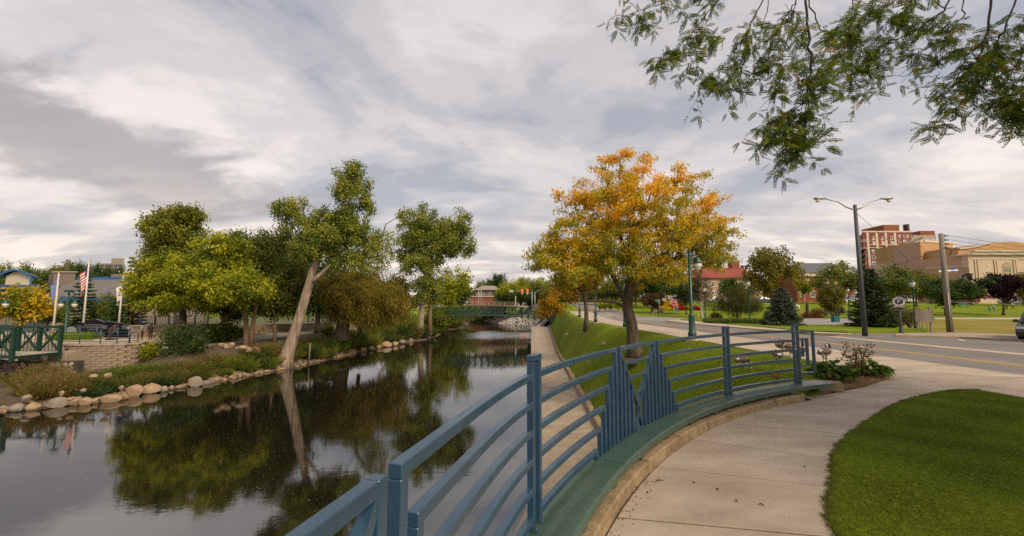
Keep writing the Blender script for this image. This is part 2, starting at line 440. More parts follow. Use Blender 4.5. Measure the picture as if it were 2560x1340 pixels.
for s in np.arange(2.0, len(BANK) - 1 - 1e-6, 0.08):
    r = []
    for d in np.r_[-2.5, np.arange(-0.5, 16.1, 0.5)]:
        p = bank_pt(s, d)
        j = 0.10 * math.sin(p.x * 3.1 + p.y * 1.7) + 0.08 * math.sin(p.x * 1.3 - p.y * 2.9) if 0.3 < d < 6.5 else 0
        r.append((p.x, p.y, p.z + j))
    rows.append(r)
grid_mesh('riverbank_ground', rows, SOIL)
poly = [tuple(bank_pt(s, 6.6 if s > 6 else 11))[:2] for s in np.arange(5.6, len(BANK) - 1, 0.2)]
poly = [(-46, 50), (-42, 43)] + poly + [(-600, 203), (-600, 66), (-46, 66)]
tag(MB().prism(poly, Z_LEFT - 0.6, Z_LEFT - 0.03).build('park_ground', mat('plaza_park_ground', (0.05, 0.06, 0.012), 0.95, 0.3, 0.5, 0.8, 12, color2=(0.10, 0.10, 0.03))), kind='structure')
tag(MB().prism([(-1500, 180), (1500, 180), (1500, 3000), (-1500, 3000)], -6, -1.2).build('distant_ground', GRASS), kind='structure')

# lawn on the slope beside the lower path, and the street-level ground
rows = []
for Y in np.r_[np.arange(4.5, 30, 0.4), np.arange(30, 92, 1.0)]:
    rows.append([(X, Y, slope_z(X, Y) + 0.02 * math.sin(X * 2.3 + Y * 0.7)) for X in path_r(Y) + 0.3 + (9.82 - path_r(Y) - 0.3) * np.linspace(0, 1, 26)])
grid_mesh('sloping_lawn', rows, GRASS)
rows = []
for Y in np.r_[np.arange(-60, 44, 8.0), np.arange(44, 124, 4.0), np.arange(130, 300, 20.0)]:
    rows.append([(X, Y, float(gz(X, Y))) for X in np.r_[9.6, 13.0, 20, 30, 45, 70, 110, 180, 300, 600]])
grid_mesh('street_ground', rows, GRASS)
rows = []                                            # land beyond the head of the lower path
def up_xl(Y): return 4.6 - 19 * float(smooth(104, 190, Y))
def up_z(t, Y): return -5.2 + 4.0 * min(1, t * 1.6) ** 0.8 + (1.2 + float(gz(9.7, Y)) + 0.02) * float(smooth(0.72, 1.0, t))
for Y in np.r_[np.arange(91.5, 130, 2.0), np.arange(130, 200, 5.0)]:
    xl = up_xl(Y)
    rows.append([(xl + (9.7 - xl) * t, Y, up_z(t, Y)) for t in np.linspace(0, 1, 14)])
grid_mesh('upstream_bank_ground', rows, mat('rubble_bank', (0.10, 0.085, 0.06), 0.95, 0.4, 1.2, 1.0, 9, color2=(0.27, 0.24, 0.19)))

def gslab(name, poly, z1, z0, material, parent=None, bev=0.0):
    o = MB().prism(poly, z0, z1).build(name, material, parent)
    if bev: bevel(o, bev)
    else: fixn(o)
    return o
# ------------------------------------------------------------------ lower river path: slabs, river wall, kerb stones
lp = tag(bpy.data.objects.new('lower_path', None), kind='structure'); COL.objects.link(lp)
rows = []
for Y in np.arange(-6, 92.1, 2):
    xo = -1.9 * (1 - float(smooth(7.3, 13.8, Y)))
    rows.append([(path_l(Y) + xo + 0.02, Y, path_z(Y) - 0.03), (path_r(Y), Y, path_z(Y) - 0.03)])
g = grid_mesh('path_bed', rows, JOINT); g.parent = lp; del g['kind']
Yj = list(np.arange(-6, 92, 2.2))
for a, b in zip(Yj[:-1], Yj[1:]):
    q = []
    for Y in (a + 0.012, b - 0.012):
        xo = -1.9 * (1 - float(smooth(7.3, 13.8, Y)))
        q.append((path_l(Y) + xo + 0.46, path_r(Y) - 0.02, Y, path_l(Y) + xo))
    zf = lambda p: path_z(p[1])
    o = MB().prism([(q[0][0], q[0][2]), (q[0][1], q[0][2]), (q[1][1], q[1][2]), (q[1][0], q[1][2])], lambda p: path_z(p[1]) - 0.12, zf).build('slab', CONCRETE_OLD, lp)
    fixn(o)
    o = MB().prism([(q[0][3], q[0][2]), (q[0][0] - 0.012, q[0][2]), (q[1][0] - 0.012, q[1][2]), (q[1][3], q[1][2])], lambda p: -6.7, lambda p: path_z(p[1]) + 0.004).build('edge_slab', CONCRETE_OLD, lp)
    fixn(o)
kerb_me = []
for k in range(4):
    mb = MB().box((0, 0, 0), (0.34, 1.32, 0.56)); o = mb.build('kerb_stone', CONCRETE_TAN, lp); bevel(o, 0.02)
    for v in o.data.vertices: v.co += Vector((random.uniform(-.02, .02), random.uniform(-.01, .01), random.uniform(-.02, .02)))
    kerb_me.append(o.data); bpy.data.objects.remove(o)
for i, Y in enumerate(np.arange(6.0, 91, 1.36)):
    o = link('kerb_stone', kerb_me[i % 4], lp); o.location = (path_r(Y) + 0.17 + random.uniform(-.02, .02), Y, path_z(Y) + random.uniform(-0.02, 0.04)); o.rotation_euler = (random.uniform(-.02, .02), random.uniform(-.06, .06), -0.0485)

# ------------------------------------------------------------------ terrace walk: slabs between kerb and lawn
walk = tag(bpy.data.objects.new('walk', None), kind='structure'); COL.objects.link(walk)
LAWN = [(1.2, -3.0), (1.75, 0.0), (2.05, 1.8), (2.48, 3.38), (3.25, 4.44), (4.2, 5.56), (5.86, 6.95), (7.2, 7.95), (8.46, 8.66), (9.3, 9.02), (9.86, 9.06)]
def spline(pts, n=8):
    out = []
    P = [np.array(p, float) for p in pts]
    for i in range(len(P) - 1):
        p0, p1, p2, p3 = P[max(i - 1, 0)], P[i], P[i + 1], P[min(i + 2, len(P) - 1)]
        for t in np.linspace(0, 1, n, endpoint=False):
            out.append(tuple(0.5 * ((2 * p1) + (-p0 + p2) * t + (2 * p0 - 5 * p1 + 4 * p2 - p3) * t * t + (-p0 + 3 * p1 - 3 * p2 + p3) * t ** 3)))
    out.append(tuple(P[-1])); return out
lawn_s = spline(LAWN, 12)
def lawn_at(f): return lerp_list(lawn_s, f * (len(lawn_s) - 1))
RK = 10.52                                         # inner face of the kerb
# joints: (angle on the kerb circle, position along the lawn edge)
JT = [(192, 0.0), (176, 0.08), (167, 0.17), (158.5, 0.25), (150.8, 0.30), (143.6, 0.385), (136.8, 0.455), (130.6, 0.53), (125.0, 0.61), (119.6, 0.70), (114.6, 0.80)]
for (a0, f0), (a1, f1) in zip(JT[:-1], JT[1:]):
    out = [arc(RK, a, 0)[:2] for a in np.linspace(a0 - .07, a1 + .07, 8)]
    inn = [lawn_at(f) for f in np.linspace(f1 - .0009, f0 + .0009, 10)]
    poly = out + inn
    c = np.mean(np.array(poly), 0)
    e0, e1 = np.array(poly[7]), np.array(poly[8])
    poly = [tuple(np.array(p) + (c - np.array(p)) * 0.003) for p in poly]
    gslab('slab', poly, 0.0, -0.14, CONCRETE, walk, 0.006)
bed = [on(2008, 992)[:2], on(2075, 985)[:2], on(2160, 968)[:2], on(2228, 945)[:2], on(2215, 925)[:2]]
end = [arc(RK, 114.6, 0)[:2], (bed[0][0], bed[0][1]), bed[1], bed[2], bed[3], (9.82, 11.2), (9.82, 9.08)] + [lawn_at(f) for f in np.linspace(0.985, 0.80, 8)]
gslab('slab', end, 0.0, -0.14, CONCRETE, walk)
tag(MB().prism([arc(RK + 0.02, a, 0)[:2] for a in np.linspace(192, 114.6, 30)] + [bed[0], bed[2], bed[3], (9.9, 11.2), (9.9, 9)] + [lawn_at(f) for f in np.linspace(1, 0, 30)], -0.3, -0.012).build('walk_bed', JOINT, walk))
walk['kind'] = 'structure'
# sidewalk along the street
sw = tag(bpy.data.objects.new('sidewalk', None), kind='structure'); COL.objects.link(sw)
for Y in np.arange(-10.4, 72, 1.6):
    o = MB().prism([(9.84, Y + 0.006), (13.0, Y + 0.006), (13.0, Y + 1.594), (9.84, Y + 1.594)], lambda p: float(gz(9, p[1])) - 0.1, lambda p: float(gz(9, p[1])) + 0.14).build('slab', CONCRETE, sw); fixn(o)
for Y in np.arange(-10.4, 72, 4.8):
    o = MB().prism([(13.006, Y + 0.006), (13.18, Y + 0.006), (13.18, Y + 4.79), (13.006, Y + 4.79)], lambda p: float(gz(9, p[1])) - 0.1, lambda p: float(gz(9, p[1])) + 0.142).build('kerb', CONCRETE, sw); fixn(o)
# near lawn
near_lawn = [lawn_at(f) for f in np.linspace(0, 1, 70)] + [(9.83, 8.9), (9.83, -3.0)]
o = gslab('near_lawn', near_lawn[::-1], 0.01, -0.2, GRASS); tag(o, kind='structure')
# terrace kerb stones and the retaining wall below the bench
tk = tag(bpy.data.objects.new('terrace_kerb', None), kind='structure'); COL.objects.link(tk)
ang = list(np.arange(190, 118, -11.3)) + [115.6]
for a0, a1 in zip(ang[:-1], ang[1:]):
    aa = np.linspace(a0 - 0.03, a1 + 0.03, 9)
    r1 = RK + random.uniform(-0.012, 0.012)
    poly = [arc(10.84, a, 0)[:2] for a in aa] + [arc(r1 + random.uniform(-.006, .006), a, 0)[:2] for a in aa[::-1]]
    gslab('kerb_stone', poly, 0.115 + random.uniform(-0.01, 0.01), -0.15, CONCRETE_TAN, tk, 0.014)
o = MB().prism([arc(10.95, a, 0)[:2] for a in np.linspace(200, 115, 50)] + [arc(10.86, a, 0)[:2] for a in np.linspace(115, 200, 50)], -6.0, 0.05).build('retaining_wall', CONCRETE_OLD, tk); fixn(o)

# ------------------------------------------------------------------ street
def strip(name, x0, x1, y0, y1, dz, material, parent=None, n=40, kind='structure'):
    rows = [[(x0 if not callable(x0) else x0(Y), Y, float(gz(0, Y)) + dz), (x1 if not callable(x1) else x1(Y), Y, float(gz(0, Y)) + dz)] for Y in np.linspace(y0, y1, n)]
    o = grid_mesh(name, rows, material)
    if parent: o.parent = parent; del o['kind']
    return o
road = strip('road', 13.15, 19.6, -40, 150, 0.035, ASPHALT)
for k, X in enumerate((15.95, 16.22)):
    strip('centre_line', X, X + 0.11, -40, 140, 0.040, PAINT_Y, road)
strip('parking_bay_surface', 19.7, 24.2, -40, 27.5, 0.036, ASPHALT)
strip('kerb_ribbon', 19.5, 20.35, -40, 26.5, 0.045, CONCRETE, road)
# parking lane, drive mouth and the curving lane behind the island
pl = MB()
def flat(name, pts, dz, material, par=None):
    P = [ong(*p) for p in pts]
    me = MB(); me.add([(p.x, p.y, p.z + dz) for p in P], [tuple(range(len(P)))])
    o = me.build(name, material, par); fixn(o)
    if o.data.polygons[0].normal.z < 0: o.data.flip_normals()
    if par is None: tag(o, kind='structure')
    return o
flat('parking_lane', [(2900, 905), (2560, 879.5), (2300, 855), (2130, 842), (1985, 833.5), (2050, 829), (2250, 834), (2400, 846), (2560, 858), (2900, 880)], 0.037, ASPHALT)
flat('side_lane', [(1500, 782), (1560, 790), (1700, 795), (1960, 797), (2150, 797), (2155, 806), (2060, 815), (1990, 815), (1800, 818), (1720, 805), (1640, 803), (1480, 795)], 0.033, mat('lane_concrete', (0.24, 0.22, 0.20), 0.9, 0.1, 0.4, 0.2, 90))
flat('park_path', [(2330, 794.5), (2560, 794.5), (2560, 799.5), (2330, 799)], 0.03, CONCRETE)
flat('dry_verge', [(2225, 832), (2560, 842), (2560, 801), (2340, 800), (2225, 806)], 0.02, DRYGRASS)
# raised strips: sidewalk islands with kerbs
def island(name, pts, h, material):
    P = [ong(*p) for p in pts]
    mb = MB(); n = len(P)
    mb.add([(p.x, p.y, p.z - 0.1) for p in P] + [(p.x, p.y, p.z + h) for p in P], [tuple(range(n, 2 * n))] + [(i, (i + 1) % n, n + (i + 1) % n, n + i) for i in range(n)])
    o = mb.build(name, material); fixn(o); return tag(o, kind='structure')
island('far_pavement', [(2238, 844), (2400, 848), (2560, 857), (2700, 868), (2700, 848), (2560, 842.5), (2400, 836.5), (2245, 838)], 0.15, CONCRETE_OLD)
island('corner_pavement', [(1665, 803.5), (1720, 811), (1800, 818), (1880, 825), (1960, 831), (2040, 837), (2130, 841), (2130, 838), (2040, 833.5), (1960, 827), (1880, 820), (1800, 813), (1740, 805), (1700, 801), (1680, 801)], 0.12, CONCRETE)
island('verge_lawn', [(1700, 802.5), (1745, 806), (1800, 812), (1880, 819), (1960, 826), (2040, 832), (2120, 835), (2200, 834), (2320, 834), (2320, 826), (2200, 822), (2080, 815.5), (1960, 815.5), (1900, 814), (1880, 806), (1800, 799), (1720, 797)], 0.16, GRASS)
for px, py, ex, ey in ((2396, 850, 2412, 854.5), (2530, 853.5, 2552, 857)):
    A, B = ong(px, py), ong(ex, ey)
    o = MB().bar((A.x, A.y, A.z + 0.046), (B.x, B.y, B.z + 0.046), 0.12, 0.006).build('bay_marking', PAINT_W, road)
# ------------------------------------------------------------------ curved blue railing
BLUE = mat('blue_paint', (0.009, 0.040, 0.078), 0.38, 0.16, 5, 0.10, 90, color2=(0.022, 0.066, 0.112), detail=10, coat=0.35)
GREEN = mat('bench_green_paint', (0.036, 0.072, 0.048), 0.42, 0.2, 4, 0.06, 60, color2=(0.056, 0.102, 0.072), detail=8, coat=0.2)
LAMP_GREEN = mat('lamp_green_paint', (0.006, 0.052, 0.031), 0.4, 0.15, 5)
RZ = [1.29, 1.10, 0.915, 0.725, 0.535, 0.345]
SEAT = 0.25
rail_t = thing('railing', 'curved blue steel railing with stepped rails and V panels behind the green bench', 'railing', arc(RR, 141, SEAT))
BW = 0.046
def RF(a): return RR - 0.115 * float(smooth(155, 166, a))
def vbar(a, z0, z1, name='bar', par=rail_t, w=BW):
    x, y, _ = arc(RF(a), a, 0)
    o = MB().box((x, y, (z0 + z1) / 2), (w, w, z1 - z0), math.radians(a)).build(name, BLUE, par)
    return bevel(o, 0.003)
def arail(a0, a1, z, name='rail', par=rail_t, h=BW, w=BW):
    n = max(3, int(abs(a1 - a0) * 1.5)); aa = np.linspace(a0, a1, n)
    mb = MB(); vs = []
    for a in aa:
        q = RF(a); vs += [arc(q - w / 2, a, z - h), arc(q + w / 2, a, z - h), arc(q + w / 2, a, z), arc(q - w / 2, a, z)]
    fs = [(i * 4 + k, i * 4 + (k + 1) % 4, i * 4 + 4 + (k + 1) % 4, i * 4 + 4 + k) for i in range(n - 1) for k in range(4)] + [(3, 2, 1, 0), tuple(range(4 * n - 4, 4 * n))]
    mb.add(vs, fs); o = mb.build(name, BLUE, par); fixn(o)
    bm = bmesh.new(); bm.from_mesh(o.data)
    es = [e for e in bm.edges if len(e.link_faces) == 2 and e.calc_face_angle(0) > 0.8]
    bmesh.ops.bevel(bm, geom=es, offset=0.003, segments=1, affect='EDGES'); bm.to_mesh(o.data); bm.free()
    return o
HALF = math.degrees(BW / 2 / RR)
def double_post(a0, a1):
    vbar(a0, SEAT, 1.37, 'post'); vbar(a1, SEAT, 1.37, 'post')
    arail(a0 + HALF, a1 - HALF, 1.412, 'post_cap', h=0.040, w=BW + 0.006)
def v_panel(aL, aR):
    am = (aL + aR) / 2
    vbar(aL, SEAT, RZ[0], 'bar'); vbar(aR, SEAT, RZ[0], 'bar')
    arail(aL - HALF, aR + HALF, RZ[0])
    vb, db = 0.56, 0.13
    def vx(z):                                         # half-opening of the V at height z
        return (aL - am) * ((z - vb) / (RZ[0] - 0.05 - vb)) * 0.93 + db
    for s in (1, -1):
        p0, p1 = arc(RF(am), am + s * vx(RZ[0] - 0.05), RZ[0] - 0.05), arc(RF(am), am + s * db, vb)
        MB().bar(p0, p1, BW - 0.006, BW - 0.006, arc(1, 141, 0) and (math.cos(math.radians(am)), math.sin(math.radians(am)), 0)).build('diagonal_bar', BLUE, rail_t)
        MB().bar(arc(RF(am), am + s * db, 0.41), arc(RF(am), am + s * 0.62, SEAT + 0.01), BW - 0.008, BW - 0.008, (math.cos(math.radians(am)), math.sin(math.radians(am)), 0)).build('diagonal_bar', BLUE, rail_t)
        vbar(am + s * 0.16, 0.41, vb, w=BW - 0.010)
        k = 1
        while k * 0.62 < (aL - am) - 0.45:
            a = aL - k * 0.62 if s > 0 else aR + k * 0.62
            off = abs(a - am)
            zt = vb + (off - db) / ((aL - am) * 0.93) * (RZ[0] - 0.05 - vb)
            if off > 0.45: vbar(a, SEAT, min(RZ[0], zt) - 0.01)
            k += 1
    for z in (RZ[1], RZ[2], RZ[3], 0.56):
        arail(am + vx(z) - 0.05, am - vx(z) + 0.05, z, 'cross_bar', h=0.036, w=BW - 0.012)
    arail(am + 0.16, am - 0.16, 0.42, 'cross_bar', h=0.03, w=BW - 0.012)
    arail(am + 0.66, am - 0.66, SEAT + 0.03, 'cross_bar', h=0.03, w=BW - 0.012)
def steps(a_post, a_top, step):
    """six rails from a double post to uprights that step down toward it"""
    for k, z in enumerate(RZ):
        a = a_top + k * step
        arail(a_post, a + (HALF if a > a_post else -HALF), z)
        vbar(a, SEAT, z - BW)
double_post(156.0, 155.3); double_post(126.0, 125.3); double_post(114.1, 113.45); double_post(184.0, 183.3)
steps(156.0 + HALF, 165.2, -0.62)
steps(155.3 - HALF, 145.0, 0.62)
v_panel(171.6, 165.85); v_panel(144.32, 138.55)
steps(126.0 + HALF, 137.9, -0.62)
steps(183.3 - HALF, 172.2, 0.62)
for z in RZ: arail(125.3 - HALF, 114.1 + HALF, z)
for aE, zt, zb in ((111.0, 1.27, 0.44), (112.0, 1.115, 0.60), (112.72, 0.93, 0.79)):
    arail(113.45 - HALF, aE - HALF, zt, 'hook_rail', h=0.038); arail(113.45 - HALF, aE - HALF, zb, 'hook_rail', h=0.038); vbar(aE, zb, zt - 0.038, 'hook_upright')
# ------------------------------------------------------------------ bench
bench = thing('bench', 'long curved green metal bench on the terrace kerb in front of the blue railing', 'bench', arc(10.72, 141, 0.115))
def seat_piece(a0, a1):
    aa = np.linspace(a0, a1, max(4, int((a0 - a1) * 1.2))); n = len(aa)
    prof = [(10.585, 0.172), (10.595, 0.166), (10.925, 0.166), (10.935, 0.176), (10.935, 0.240), (10.925, 0.25), (10.607, 0.25), (10.592, 0.246), (10.585, 0.238)]
    k = len(prof); vs = [arc(r, a, z) for a in aa for r, z in prof]
    fs = [(i * k + j, i * k + (j + 1) % k, (i + 1) * k + (j + 1) % k, (i + 1) * k + j) for i in range(n - 1) for j in range(k)] + [tuple(range(k)), tuple(range(n * k - 1, n * k - k - 1, -1))]
    o = MB().add(vs, fs).build('seat', GREEN, bench); return fixn(o)
for a0, a1 in ((190, 172.1), (172.06, 148.0), (147.96, 125.7), (125.66, 110.5)): seat_piece(a0, a1)
for a in list(np.arange(186, 112, -4.6)):
    x, y, _ = arc(10.74, a, 0)
    o = MB().box((x, y, 0.137), (0.26, 0.10, 0.058), math.radians(a)).build('bracket', GREEN, bench)
# litter, sticks and fallen leaves on the walk
for px, py, L_, rz in ((1650, 1203, 0.13, 0.5), (1620, 1232, 0.05, 1.1), (2011, 1168, 0.03, 1.5), (1793, 1225, 0.035, 2.0), (1905, 1264, 0.045, -0.25), (1842, 1254, 0.03, 0.4), (1735, 1208, 0.02, 0)):
    x, y, _ = on(px, py)
    pts = [(x + L_ * (t - .5) * math.cos(rz), y + L_ * (t - .5) * math.sin(rz), 0.008 + 0.01 * math.sin(t * 5)) for t in np.linspace(0, 1, 5)]
    o = MB().tube(pts, [0.004, 0.006, 0.005, 0.004, 0.002], 6).build('twig', mat('twig_bark', (0.06, 0.04, 0.025), 0.9))
    tag(o, 'broken brown twig lying on the concrete walk beside the bench', 'twig', 'twigs dropped on the walk')
n = 60
aa = RNG.uniform(146, 154, n); rr = RK - np.abs(RNG.normal(0, 0.07, n)) - 0.005
P = np.array([arc(r, a, 0.006) for r, a in zip(rr, aa)])
dirs = np.c_[RNG.normal(size=(n, 2)), np.zeros(n)]
o = link('leaf_litter', leaves_mesh('leaf_litter', P, dirs, RNG.uniform(.015, .03, n), 0.012, np.array([(0.30, 0.14, 0.03)]) * RNG.uniform(.3, 1.2, (n, 1))))
tag(o, 'small brown dead leaves swept against the kerb', 'leaf litter', kind='stuff')

# ------------------------------------------------------------------ near grass blades
def inside(poly, P):
    x, y = P[:, 0], P[:, 1]; r = np.zeros(len(P), bool); n = len(poly)
    for i in range(n):
        x0, y0 = poly[i]; x1, y1 = poly[(i + 1) % n]
        c = ((y0 > y) != (y1 > y)) & (x < (x1 - x0) * (y - y0) / (y1 - y0 + 1e-12) + x0)
        r ^= c
    return r
def blades(name, P, h, w, tint, lean=0.5):
    n = len(P)
    up = np.c_[RNG.normal(0, lean, (n, 2)), np.ones(n)]; up = unit(up) * h.reshape(-1, 1)
    a = RNG.uniform(0, 2 * math.pi, n); sd = np.c_[np.cos(a), np.sin(a), np.zeros(n)] * w
    V = np.empty((n, 3, 3)); V[:, 0] = P - sd; V[:, 1] = P + sd; V[:, 2] = P + up
    return np_mesh(name, V.reshape(-1, 3), np.arange(n * 3).reshape(-1, 3), np.repeat(tint, 3, axis=0), (LEAF,))
def patch(n):
    a, b = np.array((0.105, 0.172, 0.006)), np.array((0.225, 0.27, 0.012))
    t = RNG.beta(2, 2, (n, 1)); c = a + (b - a) * t
    y = RNG.random((n, 1)) < 0.04
    return np.where(y, np.array((0.26, 0.22, 0.07)), c) * RNG.uniform(.7, 1.2, (n, 1))
n = 620000
u = RNG.random(n)
P = np.c_[RNG.uniform(1.6, 9.83, n), 0.2 + (9.1 - 0.2) * u, np.full(n, 0.008)]
P = P[inside(near_lawn, P)]
P = P[(P[:, 0] / P[:, 1] < 1.3) | (RNG.random(len(P)) < .6)]
dd = np.sqrt(P[:, 0] ** 2 + P[:, 1] ** 2)
o = link('grass', blades('grass', P, RNG.uniform(0.018, 0.042, len(P)), 0.0026, patch(len(P)) * 0.95 * (1 + 0.34 * np.sin(P[:, :1] * 3.1 + 1.3 * np.sin(P[:, 1:2] * 2.3)) * np.sin(P[:, 1:2] * 2.7 + P[:, :1])), 0.9)); tag(o, 'short dark green mown grass of the lawn inside the walk', 'grass', kind='stuff')
n = 150000
Yr = 6 + 30 * RNG.random(n) ** 1.6; Xr = path_r(Yr) + 0.4 + RNG.random(n) * (9.75 - path_r(Yr) - 0.4)
keep = (np.hypot(Xr - CX, Yr - CY) > 11.0) & ~inside(end, np.c_[Xr, Yr]) & ~((Xr > 6.2) & (Yr < 10.6)); Xr, Yr = Xr[keep], Yr[keep]
Zr = np.array([slope_z(x, y) for x, y in zip(Xr, Yr)])
o = link('grass', blades('grass', np.c_[Xr, Yr, Zr], RNG.uniform(0.04, 0.085, len(Xr)) , 0.008, patch(len(Xr)) * 1.15, 0.9)); tag(o, 'bright green grass of the bank between lower path and sidewalk', 'grass', kind='stuff')

# frayed, soil-stained edge of the lawn and leaves fallen on it
n = 26000; f = RNG.random(n); E0 = np.array([lawn_at(t) for t in f]); E1 = np.array([lawn_at(min(1, t + .004)) for t in f])
tn_ = E1 - E0; tn_ /= np.linalg.norm(tn_, axis=1, keepdims=True) + 1e-9; nr_ = np.c_[-tn_[:, 1], tn_[:, 0]]
off_ = RNG.normal(0, 0.022, n) + 0.012 * np.sin(f * 180) + 0.01 * np.sin(f * 410)
P = np.c_[E0 + nr_ * off_[:, None], np.full(n, 0.002)]
tt = np.where(RNG.random((n, 1)) < .45, np.array([(0.24, 0.17, 0.06)]), patch(n)) * RNG.uniform(.5, 1.1, (n, 1))
o = link('grass_edge', blades('grass_edge', P, RNG.uniform(.012, .04, n), .003, tt, 1.2)); tag(o, 'ragged dry grass along the rim of the lawn', 'grass', kind='stuff')
n = 170; P = np.c_[RNG.uniform(2.6, 9.5, n), RNG.uniform(3, 8.9, n), np.full(n, .038)]; P = P[inside(near_lawn, P)]; n = len(P)
o = link('fallen_leaves', leaves_mesh('fallen_leaves', P, np.c_[RNG.normal(size=(n, 2)), RNG.normal(0, .2, n)], RNG.uniform(.02, .04, n), .014, np.array([(0.42, 0.30, 0.06)]) * RNG.uniform(.3, 1.1, (n, 1)))); tag(o, 'small yellow leaves fallen on the near lawn', 'leaves', kind='stuff')
# weld plates and bolts where the posts meet the seat
STEELB = mat('bolt_steel', (0.16, 0.15, 0.14), .5, .3, 20, metal=.6)
for a in (184.0, 183.3, 156.0, 155.3, 126.0, 125.3, 114.1, 113.45):
    x, y, _ = arc(RF(a), a, 0); pl_ = MB().box((x, y, SEAT + .004), (.085, .058, .008), math.radians(a)).build('base_plate', BLUE, rail_t)
    for s_ in (-1, 1):
        q = arc(RF(a) + s_ * .034, a, SEAT + .008); MB().lathe(q, [(.007, 0), (.007, .007), (.003, .010)], 6).build('bolt', STEELB, pl_)
# ------------------------------------------------------------------ flower bed at the end of the bench
BARK = mat('bark', (0.04, 0.027, 0.017), 0.95, 0.35, 6, 1.0, 12, color2=(0.125, 0.09, 0.06), stretch=(1, 1, 0.22), bdist=.06)
BARK_PALE = mat('pale_bark', (0.115, 0.078, 0.052), 0.9, 0.3, 3.4, 1.0, 7, color2=(0.42, 0.315, 0.23), stretch=(1, 1, 0.12), detail=10, bdist=.12)
BARK_RED = mat('reddish_bark', (0.14, 0.08, 0.045), 0.95, 0.3, 4, 0.8, 18, color2=(0.22, 0.135, 0.08), stretch=(1, 1, 0.25))
BARK_WHITE = mat('birch_bark', (0.42, 0.36, 0.28), 0.8, 0.3, 5, 0.3, 20, color2=(0.6, 0.54, 0.45))
bp = [on(2042, 972)[:2], on(2060, 983)[:2], on(2130, 970)[:2], on(2226, 944)[:2], on(2220, 930)[:2], on(2150, 925)[:2], on(2060, 935)[:2]]
o = MB().prism(bp, -0.2, 0.05).build('flower_bed', MULCH); fixn(o); tag(o, kind='structure')
x, y, _ = on(2060, 978)
o = MB().box((x, y + 0.05, 0.10), (0.75, 0.16, 0.22), -0.35, taper=0.9).build('edging_stone', CONCRETE_TAN); bevel(o, 0.03)
tag(o, 'weathered tan edging stone between the bench end and the flower bed', 'stone')
def chips(n, poly, z):
    xs, ys = [p[0] for p in poly], [p[1] for p in poly]
    P = np.c_[RNG.uniform(min(xs), max(xs), n * 3), RNG.uniform(min(ys), max(ys), n * 3), np.full(n * 3, z)]
    P = P[inside(poly, P)]; m = len(P)
    t = np.array([(0.33, 0.19, 0.09)]) * RNG.uniform(.35, 1.5, (m, 1))
    return leaves_mesh('wood_chips', P + np.c_[np.zeros((m, 2)), RNG.uniform(0, .02, m)], np.c_[RNG.normal(size=(m, 2)), RNG.normal(0, .3, m)], RNG.uniform(.03, .07, m), 0.022, t)
o = link('wood_chips', chips(1400, bp, 0.05)); tag(o, 'shredded brown bark mulch covering the flower bed', 'mulch', kind='stuff')
def broad_leaf_plant(name, label, loc, rad, h, nl, ll, lw, cols, stem_mat=None, group=None, cat='plant'):
    t = thing(name, label, cat, loc, group)
    a = RNG.uniform(0, 2 * math.pi, nl); el = RNG.uniform(0.15, 1.1, nl); r = rad * np.sqrt(RNG.random(nl)) * 0.75
    P = np.c_[r * np.cos(a), r * np.sin(a), h * (1 - (r / rad) ** 2) * RNG.uniform(.35, 1, nl)]
    d = np.c_[np.cos(a + RNG.normal(0, .4, nl)) * np.cos(el), np.sin(a + RNG.normal(0, .4, nl)) * np.cos(el), np.sin(el) * RNG.uniform(-.6, .8, nl)]
    # broad leaf: 6-point blade with a bent midrib
    n = nl; d = unit(d); sd = unit(np.cross(d, np.array([[0, 0, 1.0]]) + RNG.normal(0, .25, (n, 3)))); nr = np.cross(sd, d)
    L = RNG.uniform(.7, 1.2, (n, 1)) * ll; Wd = L * lw / ll
    V = np.empty((n, 7, 3)); V[:, 0] = P
    V[:, 1] = P + d * L * .35 + sd * Wd * .5 + nr * Wd * .18; V[:, 2] = P + d * L * .7 + sd * Wd * .36 + nr * Wd * .10
    V[:, 3] = P + d * L - nr * Wd * .25
    V[:, 4] = P + d * L * .7 - sd * Wd * .36 + nr * Wd * .10; V[:, 5] = P + d * L * .35 - sd * Wd * .5 + nr * Wd * .18; V[:, 6] = P + d * L * .5
    b = np.arange(n)[:, None] * 7
    Fq = np.concatenate([b + np.array([q]) for q in ((0, 1, 6), (1, 2, 6), (2, 3, 6), (3, 4, 6), (4, 5, 6), (5, 0, 6))])
    c = np.array(cols)[RNG.integers(0, len(cols), n)] * RNG.uniform(.75, 1.2, (n, 1))
    link('leaves', np_mesh('leaves', V.reshape(-1, 3), Fq, np.repeat(c, 7, axis=0), (LEAF,), True), t)
    mb = MB()
    for k in range(0, nl, max(1, nl // 26)):
        mb.tube([(P[k, 0] * .2, P[k, 1] * .2, -0.03), tuple(P[k])], 0.006, 4)
    mb.build('stems', mat('green_stem', (0.07, 0.09, 0.02)), t, world=False)
    return t
HG = [(0.06, 0.125, 0.012), (0.10, 0.18, 0.015), (0.16, 0.23, 0.02), (0.045, 0.10, 0.012)]
broad_leaf_plant('hosta', 'lush green broad-leaved hosta clump beside the bench end', on(2080, 950, 0.05), 0.52, 0.42, 190, 0.20, 0.12, HG)
broad_leaf_plant('hosta', 'low green hosta clump at the pavement corner of the flower bed', on(2175, 938, 0.05), 0.46, 0.34, 170, 0.18, 0.12, HG)
broad_leaf_plant('hosta', 'small yellowing hosta between the two large clumps', on(2138, 936, 0.05), 0.35, 0.3, 80, 0.14, 0.09, HG + [(0.28, 0.24, 0.03)])
